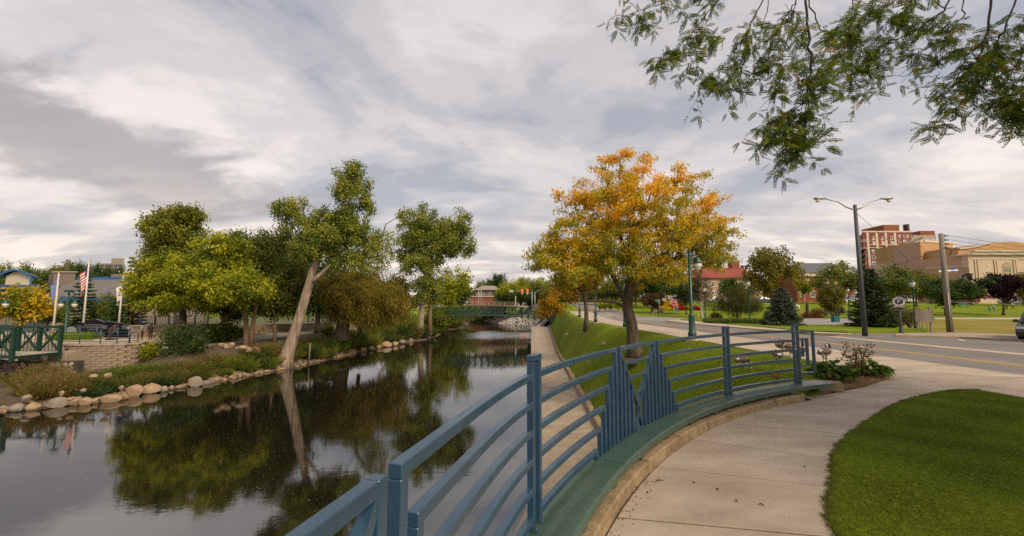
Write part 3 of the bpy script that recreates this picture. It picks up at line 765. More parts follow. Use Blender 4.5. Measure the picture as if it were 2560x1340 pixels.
def twiggy(name, label, loc, h, rad, nstem, nleaf, cols, ll=0.035, bark=BARK_RED, group=None, flowers=None, cat='shrub', seed=0):
    t = thing(name, label, cat, loc, group)
    mb = MB(); tips = []
    for k in range(nstem):
        a = random.uniform(0, 2 * math.pi); e = random.uniform(.35, 1.0) * rad
        p = [Vector((0, 0, -0.05))]
        hh = h * random.uniform(.65, 1.0)
        for i in range(1, 6):
            f = i / 5
            p.append(Vector((e * f ** 1.3 * math.cos(a) + random.uniform(-.05, .05) * rad, e * f ** 1.3 * math.sin(a) + random.uniform(-.05, .05) * rad, hh * f)))
        mb.tube(p, [0.012 * h, 0.010 * h, 0.008 * h, 0.006 * h, 0.004 * h, 0.002 * h], 5)
        tips += [(p[i], f) for i, f in ((2, .4), (3, .6), (4, .8), (5, 1.0), (5, 1.0))]
        for i in (3, 4):
            q = p[i] + Vector((random.uniform(-1, 1), random.uniform(-1, 1), random.uniform(.2, 1))) * rad * 0.35
            mb.tube([p[i], q], [0.004 * h, 0.0015 * h], 4); tips.append((q, 1))
    mb.build('stems', bark, t, world=False)
    idx = RNG.integers(0, len(tips), nleaf)
    P = np.array([tips[i][0] for i in idx]) + RNG.normal(0, rad * 0.13, (nleaf, 3)); P[:, 2] = np.maximum(P[:, 2], 0.03)
    c = np.array(cols)[RNG.integers(0, len(cols), nleaf)] * RNG.uniform(.7, 1.25, (nleaf, 1))
    link('leaves', leaves_mesh('leaves', P, RNG.normal(size=(nleaf, 3)) + np.array([[0, 0, -.2]]), RNG.uniform(.7, 1.3, nleaf) * ll, ll * 0.55, c), t)
    if flowers:
        nf, fc, fs = flowers
        for k in range(nf):
            q = random.choice(tips)[0] + Vector((random.uniform(-.04, .04), random.uniform(-.04, .04), 0.02))
            fm = MB()
            for i in range(14):
                th = i * 2.4; rr_ = fs * (0.2 + 0.06 * i); up = fs * (0.7 - 0.05 * i)
                fm.add([q, q + Vector((math.cos(th - .5) * rr_, math.sin(th - .5) * rr_, up)), q + Vector((math.cos(th) * rr_ * 1.25, math.sin(th) * rr_ * 1.25, up * 0.8)), q + Vector((math.cos(th + .5) * rr_, math.sin(th + .5) * rr_, up))], [(0, 1, 2, 3)])
            fm.build('flower', mat(fc[0], fc[1], 0.6, 0.15, 30), t, world=False)
    return t
twiggy('rose_bush', 'thin spindly rose bush with reddish and yellowing leaves amid the hostas', on(2138, 945, 0.05), 0.78, 0.36, 11, 520, [(0.13, 0.14, 0.02), (0.20, 0.16, 0.03), (0.26, 0.11, 0.03), (0.09, 0.11, 0.02)], 0.06)
ROSE = ('coral_petal', (0.78, 0.10, 0.06))
p = Vector(on(1958, 966, 0.0)); p += Vector((0, 0.35, 0.0))
twiggy('rose_bush', 'low rose bush with a cluster of coral blooms behind the bench', (p.x + 0.02, p.y, -0.12), 0.42, 0.16, 6, 60, HG, 0.04, flowers=(7, ROSE, 0.055))
twiggy('rose_bush', 'tiny rose sprig with coral buds near the railing hook', (p.x + 0.68, p.y + 0.20, -0.1), 0.44, 0.12, 4, 30, HG, 0.035, flowers=(2, ROSE, 0.045))
twiggy('weed', 'scraggly weed growing at the bench end beside the edging stone', on(2020, 990, 0.0), 0.16, 0.2, 8, 140, HG + [(0.2, 0.12, 0.04)], 0.05, cat='weed')

# ------------------------------------------------------------------ Canada geese
GOOSE = {k: mat('goose_' + k, c, 0.75, 0.25, 22, 0.4, 60) for k, c in (('brown', (0.125, 0.078, 0.048)), ('pale', (0.34, 0.27, 0.21)), ('black', (0.010, 0.009, 0.009)), ('white', (0.66, 0.62, 0.56)), ('leg', (0.02, 0.018, 0.016)))}
GL = [GOOSE[k] for k in ('brown', 'pale', 'black', 'white', 'leg')]
def goose(loc, heading, pose, label, s=1.0):
    t = thing('goose', label, 'goose', loc, 'geese by the sidewalk', heading)
    # spine from tail tip to breast (x forward), z up
    body = [((-0.36, 0, 0.34), 0.012, .5, 2), ((-0.30, 0, 0.35), 0.045, .6, 2), ((-0.24, 0, 0.36), 0.085, .8, 3), ((-0.15, 0, 0.375), 0.125, .95, 0), ((-0.04, 0, 0.385), 0.148, 1, 0), ((0.07, 0, 0.395), 0.145, 1, 0), ((0.15, 0, 0.41), 0.118, 1, 0), ((0.20, 0, 0.445), 0.083, 1, 1)]
    neck = {'up': [(0.225, .49), (0.235, .55), (0.24, .62), (0.245, .69), (0.255, .74)], 'down': [(0.27, .44), (0.32, .36), (0.36, .26), (0.385, .16), (0.40, .10)],
            'preen': [(0.225, .50), (0.24, .57), (0.225, .64), (0.17, .675), (0.11, .66)], 'rest': [(0.215, .48), (0.21, .53), (0.19, .57), (0.155, .59), (0.12, .585)]}[pose]
    hd = {'up': [(0.29, .765), (0.325, .76), (0.345, .75), (0.375, .742)], 'down': [(0.415, .065), (0.43, .04), (0.435, .02), (0.44, .005)],
          'preen': [(0.075, .625), (0.055, .59), (0.05, .565), (0.045, .535)], 'rest': [(0.085, .565), (0.06, .545), (0.045, .53), (0.03, .51)]}[pose]
    nr = [0.048, 0.036, 0.031, 0.030, 0.033]; hr = [0.037, 0.029, 0.016, 0.006]
    sec = body + [((x, 0, z), r, 1, 2) for (x, z), r in zip(neck, nr)] + [((x, 0, z), r, 1, 2) for (x, z), r in zip(hd, hr)]
    N_ = 12; mb = MB(); pts = [Vector(p[0]) for p in sec]; vs = []
    for i, (p, r, sq, m_) in enumerate(sec):
        d = (pts[min(i + 1, len(pts) - 1)] - pts[max(i - 1, 0)]).normalized()
        e1 = Vector((0, 1, 0)); e2 = d.cross(e1)
        vs += [pts[i] + (e1 * math.cos(q) + e2 * math.sin(q) * sq) * r * (1.0 if i > 7 else 1.0) for q in (2 * math.pi * k / N_ for k in range(N_))]
    b = len(mb.v)
    for v in vs: mb.v.append(tuple(v))
    for i in range(len(sec) - 1):
        for k in range(N_):
            mi = sec[i][3]; ang_ = 2 * math.pi * (k + .5) / N_
            zc_ = (vs[i * N_ + k].z + vs[i * N_ + (k + 1) % N_].z) / 2
            if i < 7 and i > 2 and zc_ < sec[i][0][2] - 0.05: mi = 3 if i < 4 else 1
            if i == 12 and abs(math.cos(ang_)) > 0.6: mi = 3           # white cheek
            if i == 13 and abs(math.cos(ang_)) > 0.75: mi = 3
            mb.f.append([b + i * N_ + k, b + i * N_ + (k + 1) % N_, b + (i + 1) * N_ + (k + 1) % N_, b + (i + 1) * N_ + k]); mb.m.append(mi); mb.s.append(True)
    for sgn in (1, -1):                                 # legs and webbed feet, one mesh with the body
        y = 0.06 * sgn
        mb.tube([(-0.03, y, 0.30), (-0.02, y, 0.19), (-0.035, y, 0.10), (-0.03, y, 0.015)], [0.035, 0.017, 0.010, 0.010], 6, 4)
        mb.add([(-0.05, y, 0.012), (0.06, y - 0.035, 0.006), (0.075, y, 0.008), (0.06, y + 0.035, 0.006), (-0.05, y, 0.0)], [(0, 1, 2), (0, 2, 3), (4, 2, 1), (4, 3, 2)], 4)
    o = mb.build('body', GL, t, world=False)
    for sgn in (1, -1):                                 # folded wings
        wm = MB(); prof = [(-0.34, .36, .006), (-0.27, .385, .03), (-0.15, .41, .07), (-0.02, .425, .095), (0.08, .43, .085), (0.15, .43, .05)]
        vs2 = []
        for x, z, w in prof:
            for q in np.linspace(-0.9, 1.1, 6):
                vs2.append((x, sgn * (0.04 + (w + 0.065) * math.cos(q)) if x > -0.2 else sgn * (0.01 + (w + 0.03) * math.cos(q)), z - 0.01 + math.sin(q) * w * 1.15))
        wm.add(vs2, [(i * 6 + k, i * 6 + k + 1, i * 6 + 7 + k, i * 6 + 6 + k) for i in range(5) for k in range(5)], 0, True)
        fixn(wm.build('wing', GOOSE['brown'], t, world=False))
    t.scale = (s, s, s)
    return t
goose(on(2064, 907), math.radians(168 - 180 + 25), 'preen', 'brown goose standing alone on the sidewalk bending its head to its breast', 0.86)
goose(on(1955, 885), math.radians(150), 'rest', 'goose with its head tucked back, at the head of the lawn edge', 0.80)
goose(on(1974, 889), math.radians(160), 'up', 'goose standing with raised head beside the one tucking its head', 0.80)
goose(on(1998, 908), math.radians(25), 'up', 'tall alert goose on the grass behind the railing hook', 0.98)
goose(on(1945, 911), math.radians(80), 'rest', 'small hunched goose facing away on the grass by the sidewalk', 0.72)
goose(on(1856, 925, -0.05), math.radians(15), 'down', 'goose grazing with its head in the grass of the bank', 0.72)
# ------------------------------------------------------------------ trees
def ell_sample(ells, n, rng, bias=0.45):
    """points in a set of ellipsoids (cx,cy,cz,rx,ry,rz[,weight]), biased outward"""
    w = np.array([(e[3] * e[4] * e[5]) ** 0.8 * (e[6] if len(e) > 6 else 1) for e in ells]); w /= w.sum()
    idx = rng.choice(len(ells), n, p=w); E_ = np.array([e[:6] for e in ells])[idx]
    d = unit(rng.normal(size=(n, 3))); r = rng.random((n, 1)) ** bias
    return E_[:, :3] + d * r * E_[:, 3:6]
def grow(trunks, attract, step, wander, rng, sag=0.0, rootw=0.35):
    """branch skeleton: every attractor is joined to the nearest wood, the innermost first"""
    P, par, chains = [], [], []
    for tr in trunks:
        prev = -1; ch = []
        for i, p in enumerate(tr):
            if i == 0 and P:
                d = [(Vector(q) - Vector(p)).length for q in P]; prev = int(np.argmin(d)); ch = [prev]
                continue
            a, b = (Vector(P[prev]) if prev >= 0 else Vector(p)), Vector(p)
            m = max(1, int((b - a).length / step)) if prev >= 0 else 1
            for k in range(1, m + 1):
                P.append(tuple(a.lerp(b, k / m))); par.append(prev); prev = len(P) - 1; ch.append(prev)
        chains.append(ch)
    n_trunk = len(P)
    cap = len(P) + len(attract) * 12
    A = np.zeros((cap, 3)); A[:len(P)] = P
    dep = np.zeros(cap); cnt = len(P)
    for i in range(cnt):
        dep[i] = 0 if par[i] < 0 else dep[par[i]] + np.linalg.norm(A[i] - A[par[i]])
    low = np.zeros(cap, bool)
    zmin = min(a[2] for a in attract)
    tip_ids = []
    c0 = np.array(trunks[0][-1])
    order = np.argsort(np.linalg.norm(attract - c0, axis=1) + rng.normal(0, .3, len(attract)))
    start_ok = A[:, 2] > -1e9
    z0 = trunks[0][0][2]; ztop = trunks[0][-1][2]
    for i in range(n_trunk):
        if A[i, 2] < z0 + 0.45 * (ztop - z0): start_ok[i] = False
    for oi in order:
        q = attract[oi]
        dist = np.linalg.norm(A[:cnt] - q, axis=1)
        cost = dist + rootw * dep[:cnt] * 0.25 + np.where(start_ok[:cnt], 0, 1e6) + np.where(A[:cnt, 2] > q[2] + 0.3 * dist, dist * 0.5, 0)
        s = int(np.argmin(cost)); a = A[s].copy(); L = np.linalg.norm(q - a)
        m = int(min(10, max(2, round(L / step)))); ch = [s]; prev = s
        rise = np.array([0, 0, 1.0]) * L * 0.12
        off = rng.normal(0, wander * L / 5, 3)
        for k in range(1, m + 1):
            t = k / m
            p = a + (q - a) * t + rise * math.sin(math.pi * t) + off * math.sin(math.pi * t) + rng.normal(0, wander * step * 0.16, 3) * (k < m)
            p[2] -= sag * L * t * t
            A[cnt] = p; par.append(prev); dep[cnt] = dep[prev] + np.linalg.norm(p - A[prev]); prev = cnt; ch.append(cnt); cnt += 1
        tip_ids.append(prev); chains.append(ch)
    return A[:cnt], np.array(par), chains, n_trunk, tip_ids
def wood(name, trunks, radii, attract, r_tip, step, wander, rng, material, parent, sag=0.0, flare=1.5, sides=6, power=0.46, rootw=0.35):
    A, par, chains, nt, tips = grow(trunks, attract, step, wander, rng, sag, rootw)
    w = np.zeros(len(A)); w[tips] = 1
    for i in range(len(A) - 1, 0, -1):
        if par[i] >= 0: w[par[i]] += w[i]
    R = r_tip * np.maximum(w, 0.4) ** power
    # trunks keep their given girth
    mb = MB(); gi = 0
    for ci, ch in enumerate(chains):
        if ci < len(trunks):
            r0, r1 = radii[ci]; m = len(ch); rad = [r0 + (r1 - r0) * (k / (m - 1)) for k in range(m)]
            if ci == 0:
                for k in range(m):
                    hgt = np.linalg.norm(A[ch[k]] - A[ch[0]]); rad[k] *= 1 + (flare - 1) * math.exp(-hgt / (r0 * 1.4))
            R[ch] = rad
            mb.tube([A[i] for i in ch], rad, 10 if ci == 0 else 8)
        else:
            rad = [min(R[i], R[ch[0]] * 0.9) for i in ch]; rad[0] = rad[1]
            mb.tube([A[i] for i in ch], rad, sides if max(rad) > 0.04 else 4, caps=False)
    o = mb.build(name, material, parent)
    return A, chains[len(trunks):], o
def crown_mesh(name, A, chains, per, spread, ll, lw, palette, rng, droop=0.3, along=0.55, mats=(LEAF,), tintf=None, flat=1.0):
    """leaves in bunches along the outer part of each branch chain"""
    C, Cid = [], []
    for k, ch in enumerate(chains):
        m = len(ch); s = max(1, int(m * (1 - along)))
        for i in range(s, m): C.append(A[ch[i]]); Cid.append(k)
    C, Cid = np.array(C), np.array(Cid)
    n = int(per * len(chains)); idx = rng.integers(0, len(C), n)
    d = rng.normal(size=(n, 3))
    P = C[idx] + unit(d) * np.array([[1, 1, flat]]) * spread * 1.45 * rng.random((n, 1)) ** 0.6
    tone = rng.random(len(chains))[Cid[idx]]
    pal = np.array(palette); m = len(pal)
    if tintf is None: f = np.clip(tone + rng.normal(0, .18, n), 0, 0.999)
    else: f = np.clip(tintf(P, tone) + rng.normal(0, .14, n), 0, 0.999)
    x = f * (m - 1); i0 = x.astype(int); c = pal[i0] + (pal[np.minimum(i0 + 1, m - 1)] - pal[i0]) * (x - i0)[:, None]
    c = c * rng.uniform(.72, 1.22, (n, 1))
    dirs = rng.normal(size=(n, 3)); dirs[:, 2] -= droop * 2
    return leaves_mesh(name, P, dirs, rng.uniform(.7, 1.3, n) * ll, lw, c, mats)
def tree(name, label, base, trunks, radii, ells, nc, per, spread, ll, lw, palette, seed, bark=BARK, r_tip=0.012, step=0.6, wander=0.5, sag=0.0, droop=0.3, group=None, cat='tree', tintf=None, flare=1.5, bias=0.45, along=0.55, power=0.46, flat=1.0, rootw=0.35):
    rng = np.random.default_rng(seed)
    t = thing(name, label, cat, base, group)
    off = np.array(base)
    att = ell_sample(ells, nc, rng, bias)
    A, ch, _ = wood('trunk', trunks, radii, att, r_tip, step, wander, rng, bark, t, sag, flare, power=power, rootw=rootw)
    me = crown_mesh('crown', A - off, ch, per, spread, ll, lw, palette, rng, droop, along, tintf=tintf, flat=flat)
    link('crown', me, t)
    return t
def bright(pal, k): return [tuple(c * k for c in p) for p in pal]
def sc(px, py, Y, r): return r * Y / F_PX            # size of r photo pixels at the distance Y

ORANGE = [(0.065, 0.088, 0.008), (0.125, 0.135, 0.010), (0.24, 0.185, 0.010), (0.38, 0.225, 0.010), (0.46, 0.215, 0.008)]
YG = [(0.065, 0.085, 0.006), (0.12, 0.14, 0.008), (0.19, 0.20, 0.010), (0.27, 0.25, 0.012)]
MIDG = [(0.035, 0.055, 0.010), (0.06, 0.085, 0.012), (0.10, 0.115, 0.016), (0.14, 0.14, 0.02)]
DARKG = [(0.018, 0.034, 0.008), (0.03, 0.055, 0.012), (0.05, 0.078, 0.014)]
OLIVE = [(0.06, 0.062, 0.010), (0.105, 0.098, 0.013), (0.155, 0.13, 0.017), (0.20, 0.155, 0.02)]
PURPLE = [(0.016, 0.007, 0.010), (0.03, 0.012, 0.016), (0.05, 0.02, 0.022)]

ORANGE, YG, MIDG, DARKG, OLIVE = bright(ORANGE, 2.3), bright(YG, 1.85), bright(MIDG, 1.95), bright(DARKG, 1.95), bright(OLIVE, 1.8)
# --- the golden honey locust on the bank
Yt = 25.6
def W(px, py, Y=Yt): return at(px, py, Y)
b0 = W(1588, 838); b0 = (b0[0], b0[1], slope_z(b0[0], b0[1]) - 0.05)
trunks = [[b0, W(1578, 805), W(1568, 770), W(1572, 735), W(1576, 700)],
          [W(1566, 758), W(1552, 728), W(1535, 696, Yt - .3), W(1518, 668, Yt - .6), W(1500, 640, Yt - 1.0)],
          [W(1576, 712), W(1568, 668, Yt + .4), W(1556, 610, Yt + .5), W(1545, 540, Yt + .5), W(1540, 470, Yt + .3)],
          [W(1577, 705), W(1600, 690, Yt - .4), W(1640, 655, Yt - 1.0), W(1690, 610, Yt - 1.4)],
          [W(1574, 700), W(1582, 640, Yt + .2), W(1600, 560, Yt), W(1625, 490, Yt - .4)],
          [W(1563, 765), W(1540, 756, Yt - .3), W(1500, 752, Yt - .8), W(1462, 752, Yt - 1.2)],
          [W(1580, 722), W(1606, 708, Yt + .8), W(1650, 690, Yt + 2.0), W(1710, 668, Yt + 2.6)]]
radii = [(0.40, 0.29), (0.19, 0.08), (0.17, 0.05), (0.15, 0.05), (0.15, 0.05), (0.11, 0.05), (0.12, 0.05)]
def E(px, py, Y, rx, rz, ry=None, w=1.0):
    x, y, z = at(px, py, Y); a, c = rx * Y / F_PX, rz * Y / F_PX
    return (x, y, z, a, ry if ry is not None else a * 0.85, c, w)
ells = [E(1560, 470, Yt, 120, 105), E(1590, 560, Yt, 205, 120), E(1455, 600, Yt - 1, 115, 95), E(1700, 570, Yt - .5, 105, 110), E(1560, 640, Yt - .5, 190, 70),
        E(1385, 618, Yt - 1, 80, 50, None, 1.5), E(1360, 655, Yt - 1, 50, 30, 2.5, 1.6), E(1430, 680, Yt - 1.5, 70, 35, 2.5, 1.2), E(1765, 625, Yt, 75, 50, None, 1.4), E(1785, 652, Yt, 48, 26, 2.5, 1.4), E(1690, 680, Yt - 1, 70, 30, 2.5, 1.1), E(1700, 455, Yt, 70, 55), E(1530, 395, Yt, 55, 38), E(1455, 500, Yt, 80, 60), E(1620, 690, Yt - 2, 90, 30, 2.0, .7), E(1765, 510, Yt, 35, 60, 2.0, .8), E(1800, 590, Yt, 38, 60, 2.5, 1.6)]
zt = at(1560, 480, Yt)[2]
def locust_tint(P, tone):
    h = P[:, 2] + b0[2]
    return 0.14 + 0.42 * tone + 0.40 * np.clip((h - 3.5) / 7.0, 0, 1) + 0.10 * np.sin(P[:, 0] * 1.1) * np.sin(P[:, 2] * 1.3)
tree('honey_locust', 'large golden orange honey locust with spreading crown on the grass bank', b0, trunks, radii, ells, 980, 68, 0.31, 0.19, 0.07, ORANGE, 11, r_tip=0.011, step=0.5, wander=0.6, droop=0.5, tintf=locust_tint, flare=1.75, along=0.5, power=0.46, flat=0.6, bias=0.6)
# root flare soil
o = MB().lathe((b0[0], b0[1], b0[2] - 0.05), [(1.25, -0.12), (0.9, 0.06), (0.55, 0.17), (0.2, 0.24)], 18).build('root_mound', mat('root_mound_soil', (0.09, 0.055, 0.03), 0.95, 0.3, 4, .8, 20)); tag(o, kind='structure')
# --- second locust further along the walk, its golden branch drooping over the lower path
Y2 = 47.0
b2 = W(1465, 803, Y2); b2 = (b2[0], b2[1], slope_z(b2[0], b2[1]) - 0.05)
trunks = [[b2, W(1466, 775, Y2), W(1462, 740, Y2), W(1464, 700, Y2)], [W(1463, 735, Y2), W(1440, 715, Y2), W(1415, 705, Y2)], [W(1463, 745, Y2), W(1430, 735, Y2 - .5), W(1395, 745, Y2 - 1), W(1372, 765, Y2 - 1.5)]]
ells = [E(1440, 690, Y2, 75, 45), E(1480, 660, Y2, 70, 40), E(1395, 755, Y2 - 1, 48, 26), E(1370, 780, Y2 - 1.5, 28, 14, 1.5, 1.4), E(1420, 720, Y2, 55, 30)]
GOLD = [(0.13, 0.115, 0.010), (0.30, 0.20, 0.010), (0.48, 0.27, 0.012), (0.56, 0.28, 0.012)]
tree('honey_locust', 'smaller golden honey locust drooping a yellow branch toward the lower path', b2, trunks, [(0.26, .16), (.08, .03), (.08, .03)], ells, 150, 110, 0.5, 0.28, 0.11, GOLD, 12, step=0.8, droop=0.6)

# --- far bank trees
def simple_tree(name, label, px, py, Y, z, top_py, ells, nc, per, palette, seed, bark=BARK, rad=0.2, spread=0.5, ll=0.22, lw=0.11, lean=0, group=None, **k):
    b = at(px, py, Y); b = (b[0], b[1], z)
    tp = at(px + lean, top_py, Y)
    mid = at(px + lean * .4, (py + top_py) / 2, Y)
    return tree(name, label, b, [[b, mid, tp]], [(rad, rad * .45)], ells, nc, per, spread, ll, lw, palette, seed, bark, group=group, **k)
simple_tree('maple_tree', 'bright yellow green broad tree with dark trunk beside the stone wall', 458, 853, 52.5, Z_LEFT, 690,
            [E(455, 690, 52.5, 120, 48), E(380, 715, 51.5, 68, 42), E(540, 690, 47, 95, 55), E(600, 725, 45.5, 78, 45, None, 1.5), E(490, 745, 50.5, 95, 28), E(400, 765, 51, 60, 22), E(560, 620, 48, 60, 40)], 560, 84, YG, 21, rad=0.44, step=1.0, r_tip=.02, spread=0.68, ll=0.35, lw=0.19, along=0.5, flat=.6)
simple_tree('round_crowned_tree', 'tall olive green tree with rounded crown rising behind the yellow green one', 445, 800, 64, Z_LEFT, 590,
            [E(440, 580, 64, 72, 62), E(465, 540, 64, 42, 26), E(420, 640, 64, 60, 42), E(500, 640, 64, 50, 40)], 260, 85, bright([(0.06, 0.065, 0.008), (0.10, 0.105, 0.012), (0.16, 0.155, 0.015)], 2.3), 22, rad=0.45, step=1.0, r_tip=.02, spread=0.8, ll=0.42, lw=0.24)
simple_tree('willow_tree', 'dense mid green tree with twin trunks by the yellow table', 615, 862, 47.8, Z_LEFT - 0.1, 700,
            [E(650, 660, 55, 105, 95), E(600, 640, 57, 60, 65), E(690, 640, 56, 65, 90), E(665, 750, 52, 80, 45), E(730, 720, 53, 60, 75), E(580, 770, 53, 45, 30)], 330, 120, bright([(0.028, 0.042, 0.008), (0.055, 0.068, 0.011), (0.095, 0.105, 0.014), (0.13, 0.13, 0.018)], 1.6), 23, bark=BARK_RED, rad=0.28, step=1.0, r_tip=.018, spread=0.85, ll=0.42, lw=0.15, droop=0.7)
b = at(627, 862, 48); MBT = MB().tube([(b[0], b[1], Z_LEFT - .3), at(631, 820, 48), at(637, 780, 48), at(650, 735, 49)], [.32, .22, .19, .14], 8)
o = MBT.build('tree_trunk', BARK_RED); tag(o, 'slender reddish second trunk beside the twin trunked tree', 'tree trunk')
simple_tree('alder_tree', 'thin reddish trunked young tree between the yellow table and leaning cottonwood', 687, 853, 52, Z_LEFT, 740,
            [E(690, 735, 52, 55, 48), E(715, 690, 52, 48, 45), E(665, 770, 52, 38, 25)], 110, 90, MIDG, 24, bark=BARK_RED, rad=0.19, step=1.0, spread=0.7, ll=0.36, lw=0.16)
# dark trees that fill behind
simple_tree('shade_tree', 'dark shaded tree standing behind the leaning cottonwood', 795, 812, 70, Z_LEFT, 690,
            [E(790, 720, 70, 95, 70), E(760, 650, 71, 70, 55), E(700, 740, 70, 70, 50)], 200, 100, DARKG, 25, rad=0.4, step=1.2, spread=1.1, ll=0.52, lw=0.27)
simple_tree('shade_tree', 'dark leafy tree over the blue fence behind the stone wall', 560, 800, 70, Z_LEFT, 700,
            [E(560, 710, 70, 80, 65), E(620, 730, 70, 60, 50), E(500, 740, 70, 60, 40)], 170, 100, DARKG, 26, rad=0.4, step=1.2, spread=1.1, ll=0.52, lw=0.27)
# leaning cottonwood with pale trunk at the water's edge
Yc = 47.5
b = at(706, 912, Yc); b = (b[0], b[1], Z_WATER + 0.15)
def V_(px, py, Y=Yc): return at(px, py, Y)
trunks = [[b, V_(722, 875), V_(742, 815), V_(760, 755), V_(773, 710), V_(783, 675), V_(795, 640)],
          [V_(771, 716), V_(795, 692, Yc - .2), V_(820, 668, Yc - .3), V_(848, 632, Yc - .4), V_(880, 600, Yc)],
          [V_(795, 640), V_(822, 598), V_(842, 555), V_(858, 510), V_(872, 470), V_(880, 435)],
          [V_(800, 632), V_(780, 590, Yc + .7), V_(755, 555, Yc + .6), V_(725, 525, Yc + .4)]]
COTT = bright([(0.03, 0.046, 0.008), (0.055, 0.072, 0.011), (0.09, 0.10, 0.015), (0.15, 0.14, 0.016)], 3.2)
tree('cottonwood_tree', 'leaning cottonwood with pale forked trunk at the water edge', b, trunks, [(0.64, .38), (.29, .07), (.26, .07), (.17, .06)],
     [E(880, 470, Yc, 62, 62), E(885, 425, Yc, 28, 24), E(920, 515, Yc, 30, 28), E(850, 580, Yc, 75, 40), E(790, 570, Yc, 55, 45), E(735, 530, Yc, 48, 34), E(700, 522, Yc, 30, 22, None, 1.0), E(905, 600, Yc, 55, 42), E(800, 620, Yc, 70, 32), E(760, 610, Yc, 50, 36), E(870, 650, Yc - .3, 55, 28), E(860, 545, Yc, 55, 40)],
     560, 66, 0.50, 0.24, 0.17, COTT, 31, bark=BARK_PALE, r_tip=0.014, step=0.75, wander=0.6, flare=2.0, bias=0.6, along=.6)
# dead bare limbs of a snag beyond it
Yd = 62
o = thing('bare_snag', 'mostly bare twisted grey brown tree between the leaning cottonwood and the twin trunked poplar', 'tree', at(905, 790, Yd))
mb = MB()
def limb(pts, r0, r1): mb.tube(pts, list(np.linspace(r0, r1, len(pts))), 6)
limb([at(900, 835, Yd), at(898, 720, Yd), at(905, 650, Yd), at(930, 610, Yd), at(955, 590, Yd), at(985, 580, Yd)], .3, .06)
limb([at(930, 610, Yd), at(955, 622, Yd), at(975, 630, Yd), at(1000, 665, Yd)], .12, .03)
limb([at(955, 590, Yd), at(965, 560, Yd), at(990, 545, Yd), at(1010, 530, Yd)], .09, .02)
limb([at(905, 650, Yd), at(890, 620, Yd), at(885, 590, Yd)], .08, .02)
mb.build('trunk', BARK, o)
rng = np.random.default_rng(33)
A = ell_sample([E(945, 640, Yd, 40, 45), E(910, 690, Yd, 50, 40), E(970, 600, Yd, 30, 25, None, .6)], 2600, rng, .5)
link('crown', leaves_mesh('crown', A - np.array(o.location), rng.normal(size=(2600, 3)), .45, .18, np.array(YG)[rng.integers(0, 4, 2600)] * .9), o)
# weeping willow with thick dark trunk
Yw = 60
b = at(852, 838, Yw); b = (b[0], b[1], Z_LEFT - .3)
trunks = [[b, at(860, 800, Yw), at(868, 765, Yw), at(872, 730, Yw)], [at(868, 765, Yw), at(895, 730, Yw), at(930, 710, Yw)], [at(870, 745, Yw), at(850, 715, Yw), at(835, 690, Yw)]]
WIL = bright([(0.07, 0.062, 0.009), (0.12, 0.098, 0.012), (0.175, 0.135, 0.015), (0.22, 0.16, 0.018)], 1.5)
tree('willow_tree', 'olive gold willow with thick dark trunk above the riverside path', b, trunks, [(0.9, .5), (.3, .1), (.3, .1)],
     [E(900, 735, Yw, 95, 55), E(960, 750, Yw, 70, 50), E(850, 710, Yw, 60, 45), E(990, 765, Yw, 40, 40), E(930, 790, Yw, 85, 22), E(840, 760, Yw, 40, 40)], 300, 150, 0.8, 0.50, 0.08, WIL, 34, droop=1.1, step=1.0, r_tip=.018, flat=1.3)
# twin trunked tall poplar
Yp = 88
b = at(1048, 836, Yp); b = (b[0], b[1], -4.3)
trunks = [[b, at(1052, 800, Yp), at(1058, 750, Yp), at(1064, 690, Yp), at(1062, 620, Yp), at(1068, 560, Yp)], [at(1064, 700, Yp), at(1095, 640, Yp), at(1125, 590, Yp), at(1150, 555, Yp)], [at(1060, 690, Yp), at(1030, 640, Yp), at(1015, 600, Yp)]]
tree('poplar_tree', 'tall open crowned poplar with two pale trunks at the river bend', b, trunks, [(0.72, .16), (.26, .08), (.24, .08)],
     [E(1060, 560, Yp, 50, 52), E(1030, 590, Yp, 42, 55), E(1095, 610, Yp, 60, 55), E(1150, 565, Yp, 42, 42), E(1150, 620, Yp, 42, 34), E(1120, 590, Yp, 45, 50), E(1050, 660, Yp, 62, 55), E(1070, 720, Yp, 50, 38), E(1010, 640, Yp, 30, 40), E(1015, 545, Yp, 24, 22)],
     540, 58, 0.85, 0.40, 0.29, COTT, 35, bark=BARK_PALE, r_tip=0.022, step=1.25, wander=.6, bias=.6, along=.6)
b = at(1075, 828, Yp + 1); mb = MB().tube([(b[0], b[1], -4.2), at(1075, 780, Yp + 1), at(1080, 735, Yp + 1), at(1075, 680, Yp + 1)], [.55, .42, .36, .24], 8)
o = mb.build('tree_trunk', BARK_RED); tag(o, 'second brown trunk standing just behind the twin trunked poplar', 'tree trunk')

